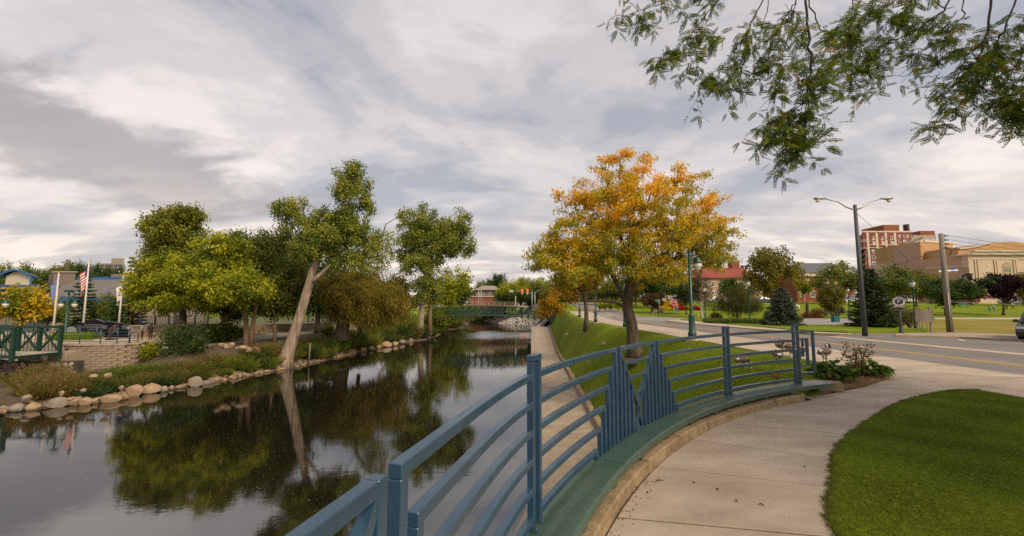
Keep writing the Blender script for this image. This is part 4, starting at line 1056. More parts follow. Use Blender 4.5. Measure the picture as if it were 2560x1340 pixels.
# --- broadleaf stock: a few models, each placed many times further off
def stock(h, cr, cb, palette, seed, nl=5200, ll=0.42, lw=0.24, bark=BARK, shape='round', ncl=110, weep=False):
    """tree of height h, crown radius cr, crown base cb; returns (trunk mesh, crown mesh) around the origin"""
    rng = np.random.default_rng(seed)
    hz_ = (h - cb) / 2
    if shape == 'round': el = [(0, 0, cb + hz_, cr, cr, hz_, 1)] + [(rng.normal(0, cr * .45), rng.normal(0, cr * .45), cb + hz_ * rng.uniform(.5, 1.6), cr * .55, cr * .55, hz_ * .45, 1) for _ in range(6)]
    else: el = [(0, 0, cb + (h - cb) * f, cr * (1.05 - f) + .2, cr * (1.05 - f) + .2, (h - cb) * .17, 1) for f in (.12, .3, .48, .66, .82)]
    att = ell_sample(el, ncl, rng, .4)
    tr = [[(0, 0, -.3), (rng.normal(0, .08), rng.normal(0, .08), cb * .6), (rng.normal(0, .2), rng.normal(0, .2), cb + hz_ * .7)]]
    d = bpy.data.objects.new('tmp', None)
    A, ch, wo_ = wood('trunk', tr, [(h * .02 + .05, h * .008)], att, .014, max(.5, h / 14), .5, rng, bark, None)
    me_w = wo_.data; bpy.data.objects.remove(wo_)
    me_c = crown_mesh('crown', A, ch, nl / ncl, cr * .17 + .1, ll, lw, palette, rng, 1.0 if weep else .3, .6)
    return me_w, me_c
def place_stock(st, name, label, loc, s=1.0, rz=None, group=None, sz=None, cat='tree'):
    t = thing(name, label, cat, loc, group, random.uniform(0, 6.28) if rz is None else rz)
    link('trunk', st[0], t); link('crown', st[1], t)
    t.scale = (s, s, sz or s)
    return t
ST_G = stock(9, 3.6, 2.2, MIDG, 51); ST_D = stock(9, 3.8, 2.0, DARKG, 52); ST_Y = stock(9, 3.6, 2.0, YG, 53); ST_O = stock(9, 3.4, 2.0, OLIVE, 54)
ST_T = stock(9, 2.6, 1.6, MIDG, 55, shape='cone'); ST_P = stock(7, 2.7, 1.9, PURPLE, 56, nl=7000, ll=.34, lw=.24); ST_GOLD = stock(8, 3.2, 2.0, ORANGE[0:4], 57)
ST_Y2 = stock(9, 3.2, 1.4, [(0.09, 0.10, 0.01), (0.16, 0.16, 0.012), (0.24, 0.2, 0.012)], 58)
ALLST = [ST_G, ST_D, ST_Y, ST_O]
def put(st, name, label, px, base_py, top_py, wpx, Y=None, group=None, ground='g', cat='tree', h0=9.0, r0=3.6):
    """place a model so that it stands on the ground there, as tall and wide as it should be"""
    if ground == 'g':
        p = ong(px, base_py) if Y is None else Vector(at(px, base_py, Y))
        if Y is not None: p.z = float(gz(p.x, p.y))
    else: p = Vector(at(px, base_py, Y)); p.z = ground
    top = at(px, top_py, p.y)[2]
    s = wpx / 2 * p.y / F_PX / r0; sz = (top - p.z) / h0
    return place_stock(st, name, label, p, s, None, group, sz, cat)
# far bank, left part
put(ST_GOLD, 'maple_tree', 'orange tinted round tree beside the school lamp', 55, 812, 706, 118, 60, ground=Z_LEFT, h0=8, r0=3.2)
put(ST_G, 'park_tree', 'light green low tree between the orange tree and the first flagpole', 120, 810, 745, 70, 66, ground=Z_LEFT)
put(ST_G, 'park_tree', 'pale leafed bushy tree beneath the flag by the memorial wall', 262, 805, 738, 60, 68, ground=Z_LEFT)
put(ST_O, 'park_tree', 'green tree at the river bend behind the willow', 985, 800, 690, 85, 92, ground=-2.5)
put(ST_Y, 'park_tree', 'yellow green tree just beyond the poplar', 1115, 790, 672, 110, 118, ground=-2.5)
put(ST_D, 'park_tree', 'dark green tree beside the yellow one near the footbridge', 1142, 770, 705, 70, 136, ground=-2)
# far treeline, each tree placed on its own
grp = 'trees of the far treeline'
far = []
for k, (x0, x1, yt0, yt1, Y, base) in enumerate([(-20, 70, 662, 675, 165, 0), (70, 160, 668, 680, 175, 0), (160, 250, 648, 672, 150, -1), (250, 370, 668, 690, 155, 0), (1235, 1345, 682, 706, 215, 0), (1180, 1240, 700, 715, 225, 0), (1340, 1420, 690, 712, 210, 1.0), (1470, 1560, 690, 720, 130, 3.0)]):
    n = max(2, int((x1 - x0) / 24))
    for i in range(n):
        far.append((x0 + (x1 - x0) * (i + random.uniform(.1, .9)) / n, random.uniform(yt0, yt1), Y + random.uniform(-10, 10), base))
for k, (px, top, Y, base) in enumerate(far):
    st = random.choice([ST_G, ST_D, ST_Y, ST_O, ST_G])
    zone = 'behind the gymnasium roof' if px < 160 else 'behind the school and its flagpoles' if px < 300 else 'beside the distant apartment block' if px < 900 else 'beyond the riverside brick building' if px < 1240 else 'beyond the traffic signals' if px < 1345 else 'at the head of the street behind the honey locusts'
    put(st, 'distant_tree', 'leafy tree in the far treeline ' + zone, px, 760, top, random.uniform(45, 70), Y, 'far treeline ' + zone, ground=base)
for k, (px, top, Y, st, w) in enumerate([(1262, 735, 168, ST_Y, 60), (1300, 725, 172, ST_Y, 62), (1340, 728, 174, ST_G, 60), (1272, 745, 166, ST_D, 60), (1325, 742, 165, ST_D, 60), (1375, 735, 160, ST_O, 50)]):
    put(st, 'street_tree', 'street tree standing behind the traffic signals at the road bridge', px, 770, top - 22, w, Y, 'street trees behind the signals', ground=-0.5)
# continuous far wood so that no bare horizon shows
rng = np.random.default_rng(61); n = 26000
X = rng.uniform(-620, 620, n); Yb = 310 + rng.uniform(0, 50, n); hh = 13 + 3.2 * np.sin(X * .11) + 2.4 * np.sin(X * .043 + 1) + 1.6 * np.sin(X * .31)
Pf = np.c_[X, Yb, hh * rng.random(n) ** .55]
tn = np.array(MIDG + OLIVE)[rng.integers(0, 8, n)] * (0.8 + 0.35 * np.sin(X * .19)[:, None])
o = link('distant_woods', leaves_mesh('distant_woods', Pf, rng.normal(size=(n, 3)), 3.6, 2.4, tn)); tag(o, 'far wooded skyline behind the town', 'woods', kind='stuff')

# --- street side trees
ST_BIRCH = stock(8, 2.6, 1.8, [(0.05, 0.038, 0.018), (0.085, 0.06, 0.028), (0.10, 0.085, 0.035)], 62, nl=6000, ll=.4, lw=.07, bark=BARK_WHITE, weep=True)
ST_WEEP = stock(7, 3.0, .6, [(0.06, 0.065, 0.012), (0.10, 0.105, 0.015), (0.135, 0.13, 0.02)], 63, nl=9000, ll=.55, lw=.06, weep=True)
ST_RED = stock(6, 2.4, 2.2, [(0.09, 0.045, 0.022), (0.13, 0.065, 0.03), (0.12, 0.09, 0.03)], 64)
put(ST_D, 'park_tree', 'dark green spreading tree behind the honey locust trunk', 1635, 772, 668, 95, 82)
put(ST_G, 'park_tree', 'green tree beyond the street seen under the golden crown', 1560, 770, 690, 80, 88)
put(ST_G, 'park_tree', 'pale green tree over the parked cars near the radio mast', 1668, 770, 690, 70, 98)
put(ST_GOLD, 'park_tree', 'yellow tree peeking behind the dark tree near the red roof', 1728, 770, 678, 50, 100)
put(ST_RED, 'park_tree', 'small reddish brown round tree on the lawn by the street sign', 1629, 783, 734, 52, None, h0=6, r0=2.4)
put(ST_D, 'park_tree', 'dark green tree in front of the flower display', 1716, 787, 690, 66, None, r0=3.8)
put(ST_BIRCH, 'birch_tree', 'brownish weeping birch with white trunk on the traffic island', 1755, 795, 678, 66, None, h0=8, r0=2.6)
put(ST_D, 'park_tree', 'rounded dark green tree behind the weeping tree', 1832, 782, 692, 60, 76)
put(ST_WEEP, 'weeping_tree', 'green weeping tree trailing to the ground on the traffic island', 1843, 801, 704, 88, None, h0=7, r0=3.0)
put(ST_O, 'park_tree', 'big olive conical tree behind the blue spruce', 1930, 775, 622, 130, 80)
put(ST_Y, 'park_tree', 'bright green young tree in front of the columned hall', 2012, 765, 690, 40, 105)
put(ST_G, 'park_tree', 'spreading green tree before the columns of the hall', 2095, 765, 660, 110, 96)
put(ST_Y2, 'ginkgo_tree', 'small yellow green tree standing before the tall statue', 2084, 790, 708, 58, 60, r0=3.2)
put(ST_G, 'park_tree', 'feathery green tree behind the dark spruce', 2235, 775, 668, 95, 70)
put(ST_O, 'park_tree', 'olive green tree behind the parking sign', 2292, 768, 676, 75, 88)
put(ST_D, 'park_tree', 'round dark green tree with visible trunk beside the utility pole', 2366, 788, 692, 120, None, r0=3.8)
put(ST_O, 'park_tree', 'small olive tree in front of the limestone auditorium', 2432, 768, 708, 60, 92)
put(ST_P, 'purple_maple', 'dark purple leafed maple on the park lawn', 2508, 788, 684, 78, None, h0=7, r0=2.7)
put(ST_O, 'park_tree', 'olive tree at the corner of the auditorium beyond the purple maple', 2562, 772, 684, 60, 88)
for px, py, tp, wd in ((1500, 770, 700, 60), (1530, 772, 705, 55), (1590, 772, 700, 55)):
    put(ST_G, 'street_tree', 'slim street tree on the lawn up the street', px, py, tp, wd, 92, 'slim trees along the upper street')
for px in (1500, 1513, 1528, 1545):
    put(ST_Y, 'young_tree', 'young staked tree on the lawn beyond the street', px, 783, 755, 20, 74, 'young trees beyond the street')

# --- conifers
def conifer(name, label, base, h, rad, palette, seed, dens=1.0, droop=0.25, nl=0.26, group=None, bark=BARK):
    rng = np.random.default_rng(seed); t = thing(name, label, 'tree', base, group)
    MB().tube([(0, 0, -.2), (0, 0, h * .5), (0, 0, h * .99)], [h * .022, h * .014, .02], 7).build('trunk', bark, t, world=False)
    P, D_, ph = [], [], 0
    z = h * .05; bm_ = MB()
    while z < h * .985:
        L = rad * (1 - z / h) ** .82 + .08
        nb = max(5, int(10 * dens * (0.6 + L / rad)))
        for k in range(nb):
            a = ph + 2 * math.pi * k / nb + rng.normal(0, .2); l = L * rng.uniform(.60, 1.15)
            m = max(4, int(l / .085))
            tt = np.linspace(.12, 1, m)
            zz = z + l * (-droop * tt + droop * 1.1 * tt ** 2.4 + .12 * (1 - z / h) * 0)
            pts = np.c_[np.cos(a) * l * tt, np.sin(a) * l * tt, zz]
            for rep in range(5):
                sw_ = rng.normal(0, .075 * l * (1.1 - tt)[:, None] + .05, (m, 3)) * np.array([1, 1, .35])
                P.append(pts + sw_)
                dd_ = np.c_[np.cos(a + rng.normal(0, .7, m)), np.sin(a + rng.normal(0, .7, m)), rng.normal(-.12, .25, m)]
                D_.append(dd_)
        ph += 1.1; z += max(.12, h * .026 / dens) * rng.uniform(.8, 1.25)
    P, D_ = np.concatenate(P), np.concatenate(D_); n = len(P)
    r = np.hypot(P[:, 0], P[:, 1]) / (rad * (1 - P[:, 2] / h) ** .82 + .1)
    pal = np.array(palette); f = np.clip(rng.normal(.45, .25, n), 0, .99); x = f * (len(pal) - 1); i0 = x.astype(int)
    c = pal[i0] + (pal[i0 + 1] - pal[i0]) * (x - i0)[:, None]
    link('crown', leaves_mesh('crown', P, D_, rng.uniform(.7, 1.2, n) * nl, nl * .28, c, (NEEDLE,)), t)
    return t
SPR0 = [(0.020, 0.036, 0.020), (0.032, 0.055, 0.028), (0.055, 0.085, 0.042)]
SPRB = [(0.045, 0.062, 0.038), (0.085, 0.11, 0.065), (0.16, 0.19, 0.11)]
p = ong(1957, 817); h = at(1957, 718, p.y)[2] - p.z
conifer('blue_spruce', 'bluish green spruce with layered boughs beside the curving lane', p, h, 42 * p.y / F_PX, SPRB, 71, 1.1)
p = ong(2185, 822); h = at(2183, 668, p.y)[2] - p.z
conifer('dark_spruce', 'tall dark green spruce behind the twin armed street lamp', p, h, 50 * p.y / F_PX, [(0.022, 0.040, 0.012), (0.05, 0.078, 0.02), (0.11, 0.14, 0.03)], 72, 0.95)
for px, py, tp, wd, Y, pal, lb in ((205, 812, 668, 62, 64, DARKG, 'dark green conical pine behind the flag of stripes'), (330, 812, 690, 60, 66, [(0.035, 0.03, 0.014), (0.06, 0.048, 0.02), (0.08, 0.07, 0.03)], 'brownish conical pine beside the white flag pole'), (318, 800, 640, 26, 76, DARKG, 'thin pointed pine top behind the yellow green tree'), (290, 806, 742, 50, 62, DARKG, 'low dark pine behind the memorial wall')):
    b = at(px, py, Y); b = (b[0], b[1], Z_LEFT); h = at(px, tp, Y)[2] - Z_LEFT
    conifer('pine_tree', lb, b, h, wd * .6 * Y / F_PX, pal, 73 + px, .55, nl=.45)
# ------------------------------------------------------------------ overhanging honey locust (its trunk stands beside the walk, out of the picture)
Yo = 5.6
def O(px, py, dY=0.0): return at(px, py - 34, Yo + dY)
oh = thing('honey_locust', 'green honey locust reaching its fine leaved branches over the walk', 'tree', (12.8, 0.4, 0.0))
limbs = [  # photo polylines of the branches: (points, start radius, end radius)
    ([(2010, -260, .5), (2012, -60, .2), (2016, 60, 0), (2024, 150, 0), (2027, 210, 0), (2018, 262, 0), (2020, 310, -.1), (2010, 352, -.1)], .030, .008),
    ([(2012, -20, .2), (1990, 40, .3), (1955, 90, .3), (1900, 200, .3), (1850, 245, .3)], .016, .004),
    ([(2018, 280, 0), (1985, 310, .1), (1945, 330, .2), (1905, 350, .2)], .011, .003),
    ([(2018, 285, 0), (1990, 325, 0), (1955, 355, -.1), (1920, 385, -.1)], .010, .003),
    ([(2012, 340, -.1), (2000, 375, -.1), (1985, 405, -.1), (1950, 430, -.1)], .008, .002),
    ([(2014, 20, 0), (2050, 110, .2), (2075, 118, .3), (2110, 90, .4), (2160, 100, .5)], .014, .004),
    ([(2160, 100, .5), (2130, 130, .4), (2100, 160, .3), (2060, 210, .1), (2050, 240, .1)], .010, .003),
    ([(1950, -160, .6), (1925, 0, .5), (1880, 90, .4), (1840, 170, .4), (1800, 210, .4), (1770, 250, .4)], .018, .004),
    ([(1900, -160, .9), (1850, -20, .8), (1780, 50, .7), (1720, 130, .7), (1680, 170, .7), (1640, 195, .7)], .016, .003),
    ([(1850, -20, .8), (1770, 0, .8), (1660, 30, .8), (1600, 62, .8), (1540, 82, .8)], .012, .003),
    ([(1790, 20, .7), (1740, 70, .6), (1740, 170, .6), (1745, 230, .6)], .010, .003),
    ([(1925, 30, .4), (1900, 130, .3), (1860, 180, .3), (1830, 260, .3)], .010, .003),
    ([(1990, 40, .3), (1960, 150, .1), (1950, 230, .1), (1940, 260, .1)], .010, .003),
    ([(2150, -140, 1.2), (2140, 0, 1.0), (2120, 110, .8), (2130, 200, .7), (2120, 260, .7)], .016, .004),
    ([(2420, -260, .6), (2400, -20, .5), (2360, 60, .4), (2290, 110, .4), (2230, 135, .4), (2180, 170, .4), (2150, 200, .4)], .024, .004),
    ([(2360, 60, .4), (2330, 0, .4), (2230, 30, .5), (2170, 60, .5), (2130, 100, .5)], .012, .003),
    ([(2400, -20, .5), (2410, 70, .2), (2370, 120, .2), (2320, 150, .2), (2280, 175, .2)], .014, .003),
    ([(2480, -260, 0), (2482, -10, 0), (2470, 110, -.1), (2445, 190, -.1), (2440, 235, -.1), (2395, 240, -.1), (2360, 262, -.1), (2335, 290, -.1)], .026, .004),
    ([(2360, 262, -.1), (2352, 290, -.1), (2345, 320, -.1), (2335, 342, -.1)], .005, .002),
    ([(2440, 235, -.1), (2460, 255, -.2), (2500, 268, -.2), (2540, 255, -.3), (2600, 240, -.3)], .009, .006),
    ([(2500, 268, -.2), (2490, 285, -.2), (2470, 292, -.2)], .004, .002),
    ([(2445, 190, -.1), (2420, 150, 0), (2400, 215, 0), (2390, 240, 0)], .008, .002),
    ([(2560, -260, .3), (2545, 20, .2), (2510, 110, .1), (2490, 150, .1), (2470, 200, .1), (2450, 235, .1)], .022, .005),
    ([(2380, 230, .1), (2320, 225, .2), (2260, 222, .2), (2190, 229, .2)], .006, .003),
    ([(2620, -200, .3), (2590, 40, .2), (2560, 150, .1), (2540, 200, .1), (2530, 250, .1)], .018, .003),
    ([(2600, 240, -.3), (2570, 280, -.3), (2545, 300, -.3), (2520, 290, -.3)], .007, .002),
    ([(2570, 280, -.3), (2560, 310, -.3), (2552, 330, -.3)], .004, .002),
    ([(2300, -200, .8), (2290, -20, .7), (2270, 50, .6), (2240, 80, .5), (2190, 110, .5)], .016, .003),
]
mb = MB(); tips = []; rng = np.random.default_rng(81)
SW, LEAFY = [], {}
for li, (pts, r0, r1) in enumerate(limbs):
    w = [Vector(O(*p)) for p in pts]
    sm = []
    for i in range(len(w) - 1):
        for t in np.linspace(0, 1, 6, endpoint=False):
            sm.append(w[i].lerp(w[i + 1], t) + Vector(rng.normal(0, .012, 3)))
    sm.append(w[-1])
    mb.tube(sm, list(np.linspace(r0 * .7, r1 * .8, len(sm))), 6)
    barren = li in (18, 20, 23)
    for i, p in enumerate(sm):
        f = i / len(sm)
        if f < .30 or (barren and f < .75) or (li in (17, 19) and f > .35 and rng.random() < .7): continue
        if rng.random() < .8:
            # side twig
            d = Vector(rng.normal(0, 1, 3)); d.z = d.z * .5 - .45; d.normalize(); l = rng.uniform(.12, .46)
            q = [p, p + d * l * .3 + Vector((0, 0, .025)), p + d * l * .6 + Vector((0, 0, .01)), p + d * l + Vector((0, 0, -.06))]
            mb.tube(q, [.0055, .0045, .0035, .002], 4, caps=False)
            tips += [q[1], q[1].lerp(q[2], .5), q[2], q[2].lerp(q[3], .5), q[3], q[3]]
            if l > .26:
                d2 = Vector(rng.normal(0, 1, 3)); d2.z = d2.z * .4 - .5; d2.normalize(); e = q[2] + d2 * l * .6
                mb.tube([q[2], q[2].lerp(e, .5) + Vector((0, 0, .015)), e], [.0035, .003, .0015], 4, caps=False); tips += [q[2].lerp(e, .5), e, e]
        tips.append(p)
# main limbs back to the trunk
top = Vector((12.2, 1.0, 7.6))
mb.tube([(12.8, .4, -.2), (12.75, .42, 1.2), (12.6, .5, 3.0), (12.4, .7, 5.2), top], [.42, .30, .27, .24, .2], 12)
for li in (0, 7, 8, 13, 14, 17, 22, 24, 27):
    e = Vector(O(*limbs[li][0][0])); m_ = top.lerp(e, .5) + Vector((0, 0, .8))
    mb.tube([top, top.lerp(m_, .6) + Vector((0, 0, .15)), m_, e.lerp(m_, .4), e], [.12, .085, .06, .045, limbs[li][1]], 7, caps=False)
mb.build('trunk', mat('dark_branch_bark', (0.045, 0.028, 0.020), 0.95, .3, 8, .8, 30), oh)
# pinnate leaves
def pinnate(P, dirs, L, cols, nl=9):
    """each leaf: a thin rachis with nl pairs of narrow leaflets"""
    n = len(P); dirs = unit(dirs); side = unit(np.cross(dirs, unit(rng.normal(size=(n, 3)) + np.array([[0, 0, .6]])))); nor = np.cross(side, dirs)
    Vs, Ts = [], []
    for k in range(nl):
        t = .18 + .82 * k / (nl - 1)
        c = P + dirs * (L * t)[:, None]; c[:, 2] -= .10 * (L * t * t)
        ll = (.036 * (1.05 - .35 * abs(t - .5) * 2) * (L / .17))[:, None]
        for s in (1, -1):
            d = unit(side * s + dirs * .38 + nor * rng.normal(0, .2, (n, 1)) - np.array([[0, 0, .25]]))
            wv = unit(np.cross(d, nor)) * ll * .27
            a, b, e = c, c + d * ll * .5, c + d * ll
            Vs.append(np.stack([a, b + wv, e, b - wv], 1)); Ts.append(cols)
    # rachis
    r0, r1 = P, P + dirs * L[:, None]; r1 = r1.copy(); r1[:, 2] -= .10 * L
    w_ = side * .0012
    Vs.append(np.stack([r0 - w_, r0 + w_, r1 + w_, r1 - w_], 1)); Ts.append(cols * .6)
    V = np.concatenate(Vs).reshape(-1, 3); T = np.repeat(np.concatenate(Ts), 4, axis=0)
    return V, np.arange(len(V)).reshape(-1, 4), T
tips = np.array([tuple(t) for t in tips])
n = 4300
idx = rng.integers(0, len(tips), n)
P = tips[idx] + rng.normal(0, .014, (n, 3))
cols = np.array([(0.05, 0.085, 0.007), (0.085, 0.125, 0.008), (0.13, 0.16, 0.009), (0.20, 0.20, 0.010), (0.40, 0.22, 0.01)])[rng.choice(5, n, p=[.3, .34, .24, .10, .02])] * rng.uniform(.95, 1.6, (n, 1))
d = rng.normal(size=(n, 3)); d[:, 2] = d[:, 2] * .6 - .55
V, Fq, T = pinnate(P, d, rng.uniform(.11, .20, n), cols)
link('crown', np_mesh('crown', V - np.array(oh.location), Fq, T, (LEAF,)), oh)
# unseen upper crown above the picture, enlarged and thickened to shade the near lawn
att = ell_sample([(12.8, -.5, 9.0, 5.2, 5.0, 1.8), (13.5, -4.0, 8.6, 5.0, 4.0, 1.4), (14, 1.5, 9.6, 4, 4, 1.8)], 12000, rng, .5)
link('upper_shade_crown', leaves_mesh('upper_shade_crown', att - np.array(oh.location), rng.normal(size=(12000, 3)) + np.array([[0, 0, -.5]]), .42, .2, np.array(MIDG)[rng.integers(0, 4, 12000)]), oh)

# ------------------------------------------------------------------ far bank: plaza, block wall, rubble walls
STONE = mat('boulder_stone', (0.19, 0.12, 0.065), 0.9, .3, 2.2, .8, 14, color2=(0.36, 0.25, 0.15), detail=8)
STONE_G = mat('grey_boulder_stone', (0.15, 0.12, 0.09), 0.9, .3, 2.5, .8, 14, color2=(0.29, 0.235, 0.175), detail=8)
BLOCK = mat('wall_block', (0.185, 0.135, 0.085), 0.95, .3, 2.4, .9, 26, color2=(0.34, 0.265, 0.18), detail=8)
plaza = [at(150, 868, 41.6)[:2], at(250, 862, 41.8)[:2], at(335, 857, 42.4)[:2], at(356, 853, 44.5)[:2], at(430, 845, 50)[:2], at(420, 828, 60)[:2], at(0, 828, 63)[:2], at(-60, 840, 50)[:2]]
o = MB().prism(plaza, -4.0, ZP).build('plaza', CONCRETE); fixn(o); tag(o, kind='structure')
# riverside path
def path_strip(name, pts, w, z, material):
    rows = []
    s = spline([on(px, py, z)[:2] for px, py in pts], 8)
    for i, p in enumerate(s):
        a, b = np.array(s[max(0, i - 1)]), np.array(s[min(len(s) - 1, i + 1)]); d = (b - a) / (np.linalg.norm(b - a) + 1e-9); nn = np.array((-d[1], d[0])) * w / 2
        rows.append([(p[0] + nn[0], p[1] + nn[1], z), (p[0] - nn[0], p[1] - nn[1], z)])
    return grid_mesh(name, rows, material)
pp = [on(px, py, Z_LEFT)[:2] for px, py in ((385, 872), (450, 870), (520, 864), (600, 857), (700, 843), (760, 834), (900, 819), (1000, 809), (1000, 804), (900, 810), (800, 818), (700, 826), (640, 830), (565, 833), (590, 838), (570, 843), (480, 847), (410, 850))]
o = MB().prism(pp, Z_LEFT - .2, Z_LEFT + .05).build('riverside_path', CONCRETE); fixn(o); tag(o, kind='structure')
_a, _b = Vector(at(352, 853, 45)), Vector(on(470, 862, Z_LEFT))
mb = MB().add([(_a.x, _a.y - .5, ZP + .005), (_b.x, _b.y - 1.6, Z_LEFT + .04), (_b.x, _b.y + 2.4, Z_LEFT + .04), (_a.x, _a.y + 4.0, ZP + .005)], [(0, 1, 2, 3)])
o = mb.build('plaza_ramp', CONCRETE_OLD); fixn(o); tag(o, kind='structure')
# curved block wall under the plaza
bw = thing('block_wall', 'curved retaining wall of tan split face blocks under the plaza', 'wall', (plaza[1][0], plaza[1][1], -5.0))
blk = MB().box((0, 0, 0), (.92, .36, .235)).build('block', BLOCK); bevel(blk, .018); blk_me = blk.data; bpy.data.objects.remove(blk)
cap_me = MB().box((0, 0, 0), (.94, .50, .16)).build('cap', CONCRETE_OLD); bevel(cap_me, .015); cm = cap_me.data; bpy.data.objects.remove(cap_me)
wl_ = spline([at(163, 870, 41.3)[:2], at(230, 866, 41.1)[:2], at(300, 861, 41.5)[:2], at(346, 857, 42.8)[:2], at(360, 853, 45.5)[:2]], 40)
cum = [0.0]
for a, b in zip(wl_[:-1], wl_[1:]): cum.append(cum[-1] + math.hypot(b[0] - a[0], b[1] - a[1]))
def along(s):
    i = max(0, min(int(np.searchsorted(cum, s)) - 1, len(wl_) - 2)); t = (s - cum[i]) / (cum[i + 1] - cum[i] + 1e-9)
    a, b = wl_[i], wl_[i + 1]
    return (a[0] + (b[0] - a[0]) * t, a[1] + (b[1] - a[1]) * t), math.atan2(b[1] - a[1], b[0] - a[0])
for c in range(13):
    s = .46 + (.46 if c % 2 else 0)
    while s < cum[-1] - .2:
        p, rz = along(s)
        o = link('block', blk_me, bw); o.location = Vector((p[0] + random.uniform(-.012, .012), p[1] + random.uniform(-.02, .02), ZP - .29 - c * .245)) - bw.location; o.rotation_euler = (0, random.uniform(-.008, .008), rz + random.uniform(-.015, .015))
        s += .935
s = .47
while s < cum[-1] - .2:
    p, rz = along(s); o = link('cap', cm, bw); o.location = Vector((p[0], p[1], ZP - .075)) - bw.location; o.rotation_euler = (0, 0, rz); s += .955
mb = MB()
for i in range(0, len(wl_) - 4, 4):
    a, b = wl_[i], wl_[i + 4]; mb.bar((a[0], a[1] + .18, -3.6), (b[0], b[1] + .18, -3.6), .16, 3.2)
mb.build('core', JOINT, bw)
# rubble walls
def rock_mesh(seed, flat=.7):
    rg = random.Random(seed); bm = bmesh.new(); bmesh.ops.create_icosphere(bm, subdivisions=2, radius=.5)
    ph = [rg.uniform(0, 6.28) for _ in range(6)]
    cuts = []
    for _ in range(9):
        v = Vector((rg.uniform(-1, 1), rg.uniform(-1, 1), rg.uniform(-.4, 1))).normalized(); cuts.append((v, rg.uniform(.22, .40)))
    for v in bm.verts:
        n = v.co.normalized()
        k = 1 + .10 * math.sin(3.1 * n.x + ph[0]) + .09 * math.sin(4.3 * n.y + ph[1]) + .08 * math.sin(5 * n.z + ph[2])
        v.co = v.co * k
        for c, d in cuts:
            e = v.co.dot(c)
            if e > d: v.co -= c * (e - d) * .97
        v.co.z *= flat
    me = bpy.data.meshes.new('boulder'); bm.to_mesh(me); bm.free()
    for p in me.polygons: p.use_smooth = rg.random() < 0.0
    return me
ROCKS = []
for i in range(9):
    me = rock_mesh(i + 3); me.materials.append(STONE if i % 3 else STONE_G); ROCKS.append(me)
def rubble_wall(name, label, pts, zb, ht, size, mats_, thick=.35, cap=True):
    """pts: two xy ends; single stones set in mortar"""
    a, b = Vector((*pts[0], 0)), Vector((*pts[1], 0)); L = (b - a).length; rz = math.atan2(b.y - a.y, b.x - a.x)
    t = thing(name, label, 'wall', (a.x, a.y, zb)); t.rotation_euler = (0, 0, rz)
    MB().box((L / 2, thick * .5 + .03, ht / 2), (L, thick, ht)).build('mortar', mats_[0], t, world=False)
    z = size * .4; r = 0
    while z < ht - size * .25:
        x = size * (.3 + .4 * (r % 2))
        while x < L:
            s = size * random.uniform(.75, 1.3)
            o = link('stone', random.choice(mats_[1]), t); o.location = (x, .02, z + random.uniform(-.1, .1) * size); o.scale = (s * 1.15, s * .5, s * 1.15); o.rotation_euler = (random.uniform(-.3, .3), random.uniform(0, 6.28), random.uniform(-.2, .2))
            x += s * .95
        z += size * .8; r += 1
    if cap: MB().box((L / 2, thick * .5, ht + .05), (L + .1, thick + .16, .1)).build('coping', CONCRETE_OLD, t, world=False)
    return t
FIELD = []
for i, c in enumerate(((0.30, 0.21, 0.15), (0.24, 0.17, 0.13), (0.34, 0.28, 0.21), (0.20, 0.17, 0.15), (0.28, 0.16, 0.11))):
    me = rock_mesh(40 + i, 1.0); me.materials.append(mat('fieldstone%d' % i, c, .9, .25, 3, .5, 20)); FIELD.append(me)
MORTAR = mat('mortar', (0.19, 0.15, 0.11), .95, .25, 4)
a, b = at(322, 838, 49)[:2], at(578, 838, 56)[:2]
rubble_wall('fieldstone_wall', 'low wall of rounded multicoloured fieldstones behind the statues', (a, b), ZP - .5, 1.85, .46, (MORTAR, FIELD))
a, b = at(-60, 950, 38.6)[:2], at(190, 935, 39.4)[:2]
rubble_wall('old_stone_wall', 'crumbling old fieldstone river wall below the footbridge', (a, b), -5.4, 2.15, .5, (JOINT, FIELD), .7, False)
a, b = at(575, 812, 66)[:2], at(960, 822, 88)[:2]
o = MB().bar((a[0], a[1], Z_LEFT + .6), (b[0], b[1], Z_LEFT + .6), .4, 1.6).build('concrete_wall', CONCRETE_OLD); tag(o, 'plain low concrete wall beside the riverside path behind the willow', 'wall')

